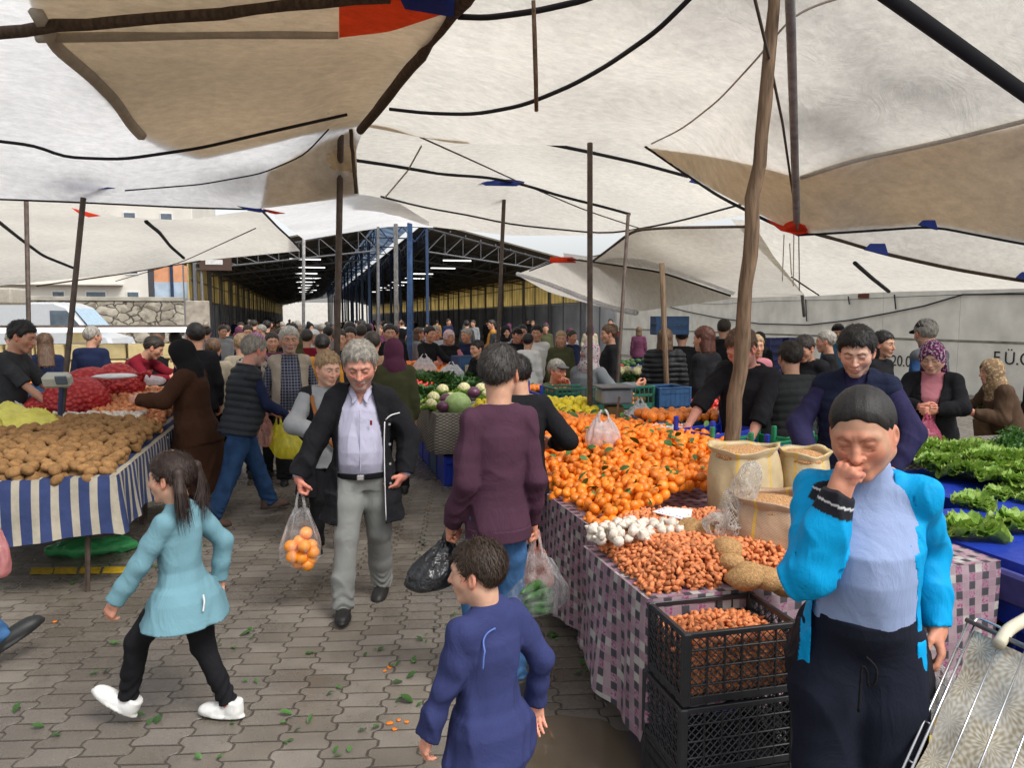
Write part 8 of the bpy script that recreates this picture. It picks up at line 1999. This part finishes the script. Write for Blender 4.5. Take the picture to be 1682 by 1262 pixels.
# ---------------------------------------------------------------- young vendor in navy
p = Person(det='hi', H=1.82, w=1.12, hs=1.14, head=(-.02, .40, 0), lean=.05, skin='light', hands={'R': (-.24, -.26, 1.0), 'L': (.24, -.22, .98)}, elbows={'R': (-1, .3, -.2), 'L': (1, .3, -.2)}, face=dict(eyes='closed', stubble=(.14, .10, .085, .35), browa=.95))
put(p, 1402, 4.75, -3, 'young vendor in a navy body warmer behind the coughing woman'); p.hair(HB, vol=.014, line=.062); p.top(CM('navy_sleeve', (.022, .020, .060)), name='jumper', off=.028, hem=-.1, elb=.014, fa=.007, ff=15, collar=.02, collar_r=.070); p.top(CM('navy_vest', (.012, .016, .038)), name='body_warmer', off=.044, hem=-.12, sleeves='', collar=.045, collar_r=.082, puff=.005, fa=.005, open_=[(-.5, -.004, .004), (.30, -.01, .01), (.42, -.045, .045), (.6, -.07, .07)]); p.pants(BLK); p.shoes(SHOEM, col=(.03, .03, .03))
# ---------------------------------------------------------------- woman in the floral headscarf with a red bag
p = Person(det='mid', H=1.66, w=1.2, hs=1.16, belly=.05, bust=.05, head=(-.1, .38, 0), lean=.08, skin='light', hands={'R': (-.06, -.32, 1.10), 'L': (.05, -.33, 1.08)}, elbows={'R': (-1, .2, -.4), 'L': (1, .2, -.5)}, curl=(.8, .7), face=dict(eyes='closed', fat=1.))
put(p, 1530, 6.75, -4, 'woman in a pink floral headscarf and black cardigan looking into her bag'); p.scarf(SFLOR, 'back'); p.top(PINK, name='blouse', off=.012, hem=-.08, collar=.01); p.top(BLK, name='cardigan', off=.034, hem=-.16, open_=[(-.5, -.05, .05), (.2, -.05, .05), (.45, -.09, .09), (.6, -.09, .09)], elb=.014); p.pants(BLK)
hp = Rr(p, p.Wr['L']+p.hd['L']*.07); bag('clear bag of red onions held by the floral scarf woman', hp+A3(.0, 0, 0), .40, .16, plastic('rosy_plastic', (.62, .12, .22), .55), 9, squash=.6, handle=.06, neck=.2); bag('second pale bag held by the floral scarf woman', hp+A3(-.16, .02, 0), .36, .13, PLM, 13, squash=.6, handle=.06, neck=.2)
# ---------------------------------------------------------------- man in the cap
p = Person(det='mid', H=1.84, w=1.15, hs=1.18, head=(-.35, .25, 0), lean=.12, skin='tan', face=dict(stubble=(.3, .27, .25, .5))); put(p, 1530, 8.1, -128, 'man in a black cap, grey vest and blue sleeves by the white wall'); p.hair(HG, vol=.008); p.cap(BLK); p.top(CM('blue_shirt', (.03, .08, .20)), name='shirt', off=.022, hem=-.1); p.top(CM('grey_gilet', (.10, .11, .12)), name='gilet', off=.04, hem=-.15, sleeves='', collar=.04, collar_r=.085); p.pants(JEAN)

# ---------------------------------------------------------------- everybody else: compact builder
def simple(px, d, H, rel, label, top, hair=HD, pants=BLK, kind='short', hs=1.12, lean=0., head=(0, .1, 0), w=1.05, belly=.02, hem=-.12, off=.028, det='lo', hands=None, elbows=None, skin='tan', vest=None, scarf=None, cap=None, puff=0, hipz=None, feet=None, knees=None, flare=.02, face=None, collar=.0, twist=0, name='jumper', group=None, curl=(.5, .5), sleeves=1.0, col=None, shoe=True):
    P_ = Person(det=det, H=H, w=w, hs=hs, belly=belly, lean=lean, head=head, skin=skin, hands=hands, elbows=elbows, hipz=hipz, feet=feet, knees=knees, face=face, twist=twist, curl=curl)
    put(P_, px, d, rel, label, group=group)
    if scarf: P_.scarf(scarf[0], scarf[1], off=.018, drop=scarf[2] if len(scarf) > 2 else 0)
    else: P_.hair(hair, kind, vol=.012)
    if cap: P_.cap(cap[0], cap[1])
    P_.top(top, name=name, off=off, hem=hem, flare=flare, puff=puff, fa=.005, elb=.008, collar=collar, collar_r=.075, length=sleeves)
    if vest: P_.top(vest, name='vest', off=off+.018, hem=hem-.02, sleeves='', fa=.004)
    P_.pants(pants, off=.016)
    if shoe: P_.shoes(SHOEM, col=(.03, .03, .03))
    return P_
# left side
simple(8, 7.3, 1.86, 60, 'vendor in a dark grey T shirt at the left edge handling a bag', DGREY, HB, det='mid', lean=.22, head=(0, .35, 0), hands={'L': (.2, -.45, 1.0), 'R': (-.12, -.5, 1.02)}, elbows={'L': (.5, .5, -.8), 'R': (-.6, .4, -.7)}, sleeves=.45, name='shirt', off=.02, pants=JEAN)
bag('thin clear bag in the hands of the left edge vendor', W(22, 660, 6.75), .22, .12, PLM, 31, handle=.03, neck=.5)
simple(22, 9.8, 1.70, 30, 'person in grey behind the left edge vendor', GREY, HG, lean=.1, vest=BLK)
simple(78, 9.9, 1.66, 165, 'woman with long fair brown hair in a navy top sitting by the counter', NAVY, HBR, kind='long', pants=CM('pale_jeans', (.20, .24, .30)), det='mid', head=(.3, .2, 0))
simple(152, 10.4, 1.74, 160, 'grey haired man in a navy jacket at the cheese counter', NAVY, HG, head=(-.7, .1, 0), off=.035)
simple(196, 9.75, 1.78, 62, 'man in a wine red jumper stretching across the onions', RED, HD, det='mid', lean=.72, head=(.3, .5, 0), hands={'L': (.10, -.80, 1.12), 'R': (-.15, -.72, 1.1)}, elbows={'L': (.6, .2, -.6), 'R': (-.6, .2, -.6)}, w=1.15)
simple(262, 11.3, 1.70, -10, 'bald man with glasses in a black and green tracksuit top', BLK, HG, kind='bald', vest=None, face=dict(eyes='open'), det='mid', pants=CM('green', (.02, .10, .045)))
simple(290, 11.8, 1.65, 170, 'person in a navy jumper beyond the tracksuit man', NAVY, HD)
simple(326, 8.5, 1.80, 190, 'tall man with short dark hair behind the headscarf woman', BLK, HB)
simple(352, 8.9, 1.62, 175, 'person in a beige coat left of the vest man', BEIGE, HBR, off=.04)
P_ = simple(423, 8.7, 1.68, 172, 'woman in a leopard print jumper and lilac headscarf seen from behind', LEO, scarf=(SLIL, 'hijab'), det='mid', off=.04, name='leopard_jumper', hem=-.15)
simple(398, 9.6, 1.66, 175, 'person with fair hair just above the vest man', BEIGE, HL)
simple(448, 10.5, 1.66, 10, 'woman in a dark plum coat left of the checked shirt man', PLUM, HD, kind='bob')
# centre
simple(531, 9.3, 1.66, 180, 'person in a mustard jumper with dark hair tied by a clip', MUST, HB, kind='bun', off=.035)
simple(613, 8.8, 1.70, 182, 'broad man in a tan coat directly behind the parka man', CM('tan_coat', (.26, .16, .10)), HD, off=.045)
simple(648, 7.9, 1.64, 185, 'person in an olive jacket behind the parka man\'s shoulder', OLIVE, scarf=(PLUM, 'hijab'), off=.04)
simple(558, 10.6, 1.70, 12, 'man in a black jacket facing the camera right of the tall pole', BLK, HD, face=dict(eyes='open'))
simple(577, 11.4, 1.72, -8, 'man in a dark jacket and white collar deeper in the lane', NAVY, HB)
simple(641, 12.0, 1.76, 6, 'man with a narrow face in a black top above the parka man', BLK, HB)
simple(505, 11.6, 1.68, 176, 'person in a wine red coat in the middle of the lane', RED, HD)
simple(517, 12.6, 1.66, 3, 'person in a white cap and pale mask in the lane', GREY, scarf=(WHITE, 'hijab'))
simple(487, 10.9, 1.60, 178, 'person in a dull green hood behind the waistcoat man', OLIVE, scarf=(OLIVE, 'hijab'))
simple(462, 12.2, 1.68, 0, 'woman with a pale face and dark hair beside the plum coat', BLK, HD, kind='bob')
simple(594, 12.8, 1.74, 170, 'man in a pale shirt glimpsed above the tan coat', WHITE, HD)
simple(856, 4.75, 1.66, 200, 'person in black half hidden beyond the maroon sweatshirt', BLK, HB, det='mid', head=(.2, .3, 0), hands={'R': (-.27, -.12, 1.05), 'L': (.2, -.2, .9)}, w=.95, hs=1.0)
# right of centre
simple(700, 13.2, 1.72, 40, 'man in a black jacket behind the orange table', BLK, HB, lean=.15, hands={'L': (.2, -.5, 1.1), 'R': (-.2, -.45, 1.1)})
simple(717, 15, 1.70, 0, 'man in a pale blue shirt by the blue pole', CM('pale_shirt', (.4, .44, .5)), HG)
simple(737, 13.6, 1.64, 20, 'woman in a pink and white headscarf and dark vest counting money', PINK, scarf=(SPINK, 'back'), vest=BLK, det='mid', hands={'L': (.06, -.3, 1.05), 'R': (-.08, -.3, 1.05)}, elbows={'L': (1, .3, -.5), 'R': (-1, .3, -.5)}, face=dict(eyes='closed'))
simple(768, 14.2, 1.66, -40, 'man in a navy jacket with a grey beard beside the pink scarf woman', NAVY, HG, off=.04)
simple(800, 11.2, 1.56, -50, 'crouching vendor with dark hair behind the cardboard box', BLK, HB, lean=.35, det='mid', hands={'L': (.1, -.45, .95), 'R': (-.1, -.45, .95)})
P_ = simple(905, 8.7, 1.62, 50, 'seated man in an olive vest and flat grey cap with hand on chin', CM('grey_sleeves', (.07, .07, .08)), HG, det='mid', vest=OLIVE, cap=(CM('tweed', (.10, .10, .10)), 'flat'), hipz=.62, lean=.12, hands={'L': (.03, -.24, 1.10), 'R': (-.1, -.3, .85)}, elbows={'L': (.4, -.2, -1), 'R': (-.4, -.2, -1)}, feet={'L': (.12, -.42, .085, 0, 0), 'R': (-.12, -.40, .085, 0, 0)}, knees={'L': (.2, -1, .6), 'R': (-.2, -1, .6)}, curl=(.7, .5))
simple(962, 8.15, 1.60, 150, 'woman in a grey sweatshirt and striped headscarf reaching to the right', CM('mid_grey', (.13, .14, .15)), scarf=(SSTR, 'hijab'), det='mid', lean=.15, hands={'R': (-.52, -.15, 1.15), 'L': (.1, -.3, 1.1)}, elbows={'R': (-.3, .5, -.8)}, off=.04, hem=-.2)
simple(882, 13.4, 1.72, -10, 'young man in a white hooded top against the grey panels', WHITE, HB, det='mid', off=.04, hs=1.15)
simple(921, 12.6, 1.64, 5, 'woman with fair hair in an olive coat', OLIVE, HL, kind='long', off=.035)
simple(848, 13.8, 1.68, 30, 'person with a dark hat left of the white hooded top', BLK, HB, cap=(BLK, 'flat'))
simple(858, 15.5, 1.72, 0, 'man in a red and black top further back', RED, HB)
simple(867, 12.4, 1.60, 170, 'person in a white top seen from behind with black hair', WHITE, HB)
simple(938, 14.5, 1.62, 40, 'person in a navy coat behind the olive coat', NAVY, HD)
simple(1003, 11.3, 1.76, -80, 'man in a black leather jacket in profile by the slanting pole', BLK, HBR, det='mid', off=.04, hands={'R': (-.15, -.35, 1.0)})
simple(1091, 9.7, 1.72, 178, 'woman in a black puffer jacket with light brown hair seen from behind', PUFF, HBR, kind='bob', det='mid', off=.055, puff=.014, hem=-.16, w=1.12)
simple(1119, 11.4, 1.72, 185, 'man in black beyond the puffer jacket', BLK, HB)
simple(1158, 8.5, 1.76, -120, 'auburn haired woman in a black coat left of the wooden post', BLK, HR, kind='bob', det='mid', off=.045, hem=-.2)
simple(1187, 11.8, 1.84, 170, 'man with cropped hair above the leaning vendor', BLK, HD)
simple(1238, 9.0, 1.66, 20, 'person with fair hair and a pink collar behind the leaning vendor', PINK, HL, kind='bob')
simple(1332, 8.2, 1.70, -30, 'man in a black jumper with greying hair looking down', BLK, HD, det='mid', head=(0, .5, 0), lean=.15, off=.035)
simple(1358, 9.4, 1.70, -90, 'grey haired man behind the black jumper man', BLK, HG)
simple(1374, 12.2, 1.76, 0, 'man in a petrol blue top and dark cap by the wall', CM('petrol', (.03, .10, .17)), HB, cap=(BLK, 'beanie'))
simple(1442, 8.0, 1.72, 60, 'dark haired woman in profile right of the young vendor', BLK, HB, kind='bob', det='mid')
simple(1246, 12.6, 1.62, 0, 'person in a dark hood near the crate stacks', BLK, scarf=(DGREY, 'hijab'))
P_ = simple(1664, 7.3, 1.50, -60, 'woman in a tan patterned headscarf holding up dill at the right edge', CM('brown_coat', (.075, .045, .028)), scarf=(STAN, 'hijab', .1), det='mid', lean=.42, hands={'R': (-.25, -.4, 1.0), 'L': (.1, -.4, .95)}, off=.045)
simple(1712, 7.6, 1.74, -60, 'person in black at the far right edge', BLK, HR, det='mid')
# foot entering on the left
P_ = simple(-190, 3.7, 1.72, 96, 'person in jeans and black boots stepping in from the left edge', BLK, HB, JEANL, det='mid', feet={'L': (.08, .30, .12, .4, 0), 'R': (-.08, -.42, .16, -.45, 0)}, shoe=False, hands={'R': (-.20, -.10, .85)})
P_.shoes(SHOEM, name='boot', col=(.02, .022, .022), boot=.12, big=1.15, sole=(.02, .02, .02))
bag('clear bag with red and white goods at the left edge', W(-14, 850, 3.5), .30, .07, plastic('rosy2', (.75, .35, .35), .55), 41, handle=.07, neck=.4)

# ---------------------------------------------------------------- the crowd inside the hall: templates and copies
TMP = []
TM = [(BLK, HB, 'short', 1.74), (NAVY, HD, 'short', 1.72), (GREY, HG, 'short', 1.70), (RED, HD, 'bob', 1.62), (BEIGE, HBR, 'bob', 1.64), (OLIVE, HB, 'short', 1.75), (PLUM, HD, 'long', 1.63), (WHITE, HD, 'short', 1.72)]
rd = random.Random(99); taken = []
names = {id(BLK): 'black', id(NAVY): 'navy', id(GREY): 'grey', id(RED): 'wine red', id(BEIGE): 'beige', id(OLIVE): 'olive', id(PLUM): 'plum', id(WHITE): 'white'}
cols = [BLK, NAVY, GREY, RED, BEIGE, OLIVE, PLUM, WHITE, BLK, DGREY, BROWN, BLK, NAVY, MUST, DGREY]
for i in range(112):
    if i < 40: X, Y = rd.uniform(-2.2, 2.6), rd.uniform(13.5, 26)
    elif i < 75: X, Y = rd.uniform(-4, 13), rd.uniform(26, 48)
    elif i < 90: X, Y = rd.uniform(3.5, 11.5), rd.uniform(16, 26)
    else: X, Y = rd.uniform(-5, 9), rd.uniform(44, 85)
    if -1.2 > X and Y < 16: X += 2
    if any((X-a)**2+(Y-b)**2 < .36 for a, b in taken): continue
    taken.append((X, Y)); k = i % 8
    rel = rd.choice([0, 15, -20, 180, 170, 200, 180, 90, -90])
    rz = math.atan2(-X, Y)+math.radians(rel)
    grp = 'shoppers filling the lane towards the hall' if Y < 26 else 'shoppers far inside the market hall'
    if len(TMP) <= k:
        c_, h_, kd, H = TM[k]
        P_ = Person(det='lo', H=H, w=1.06, hs=1.12, head=(.1*(k-3), .12, 0), belly=.02, hands={'R': (-.2, -.2, .95)} if k % 2 else None); P_.make((X, Y, 0), rz, 'shopper', group=grp)
        if k in (3, 6): P_.scarf(PLUM if k == 3 else BLK, 'hijab')
        else: P_.hair(h_, kd, vol=.012)
        P_.top(c_, off=.035, hem=-.14, name='jacket'); P_.pants(BLK if k % 2 else JEAN, off=.014); TMP.append(P_.root); o = P_.root
    else:
        o = copy_tree(TMP[k]); o.location = (X, Y, 0); o.rotation_euler = (0, 0, rz); s_ = rd.uniform(.95, 1.05); o.scale = (s_, s_, s_); o['group'] = grp
        nm = rd.choice(cols)
        for ch in o.children:
            if ch.name.startswith('jacket'): ch.material_slots[0].link = 'OBJECT'; ch.material_slots[0].material = nm
    o['label'] = 'shopper in the crowd of the lane before the hall' if Y < 26 else 'distant shopper far inside the market hall'
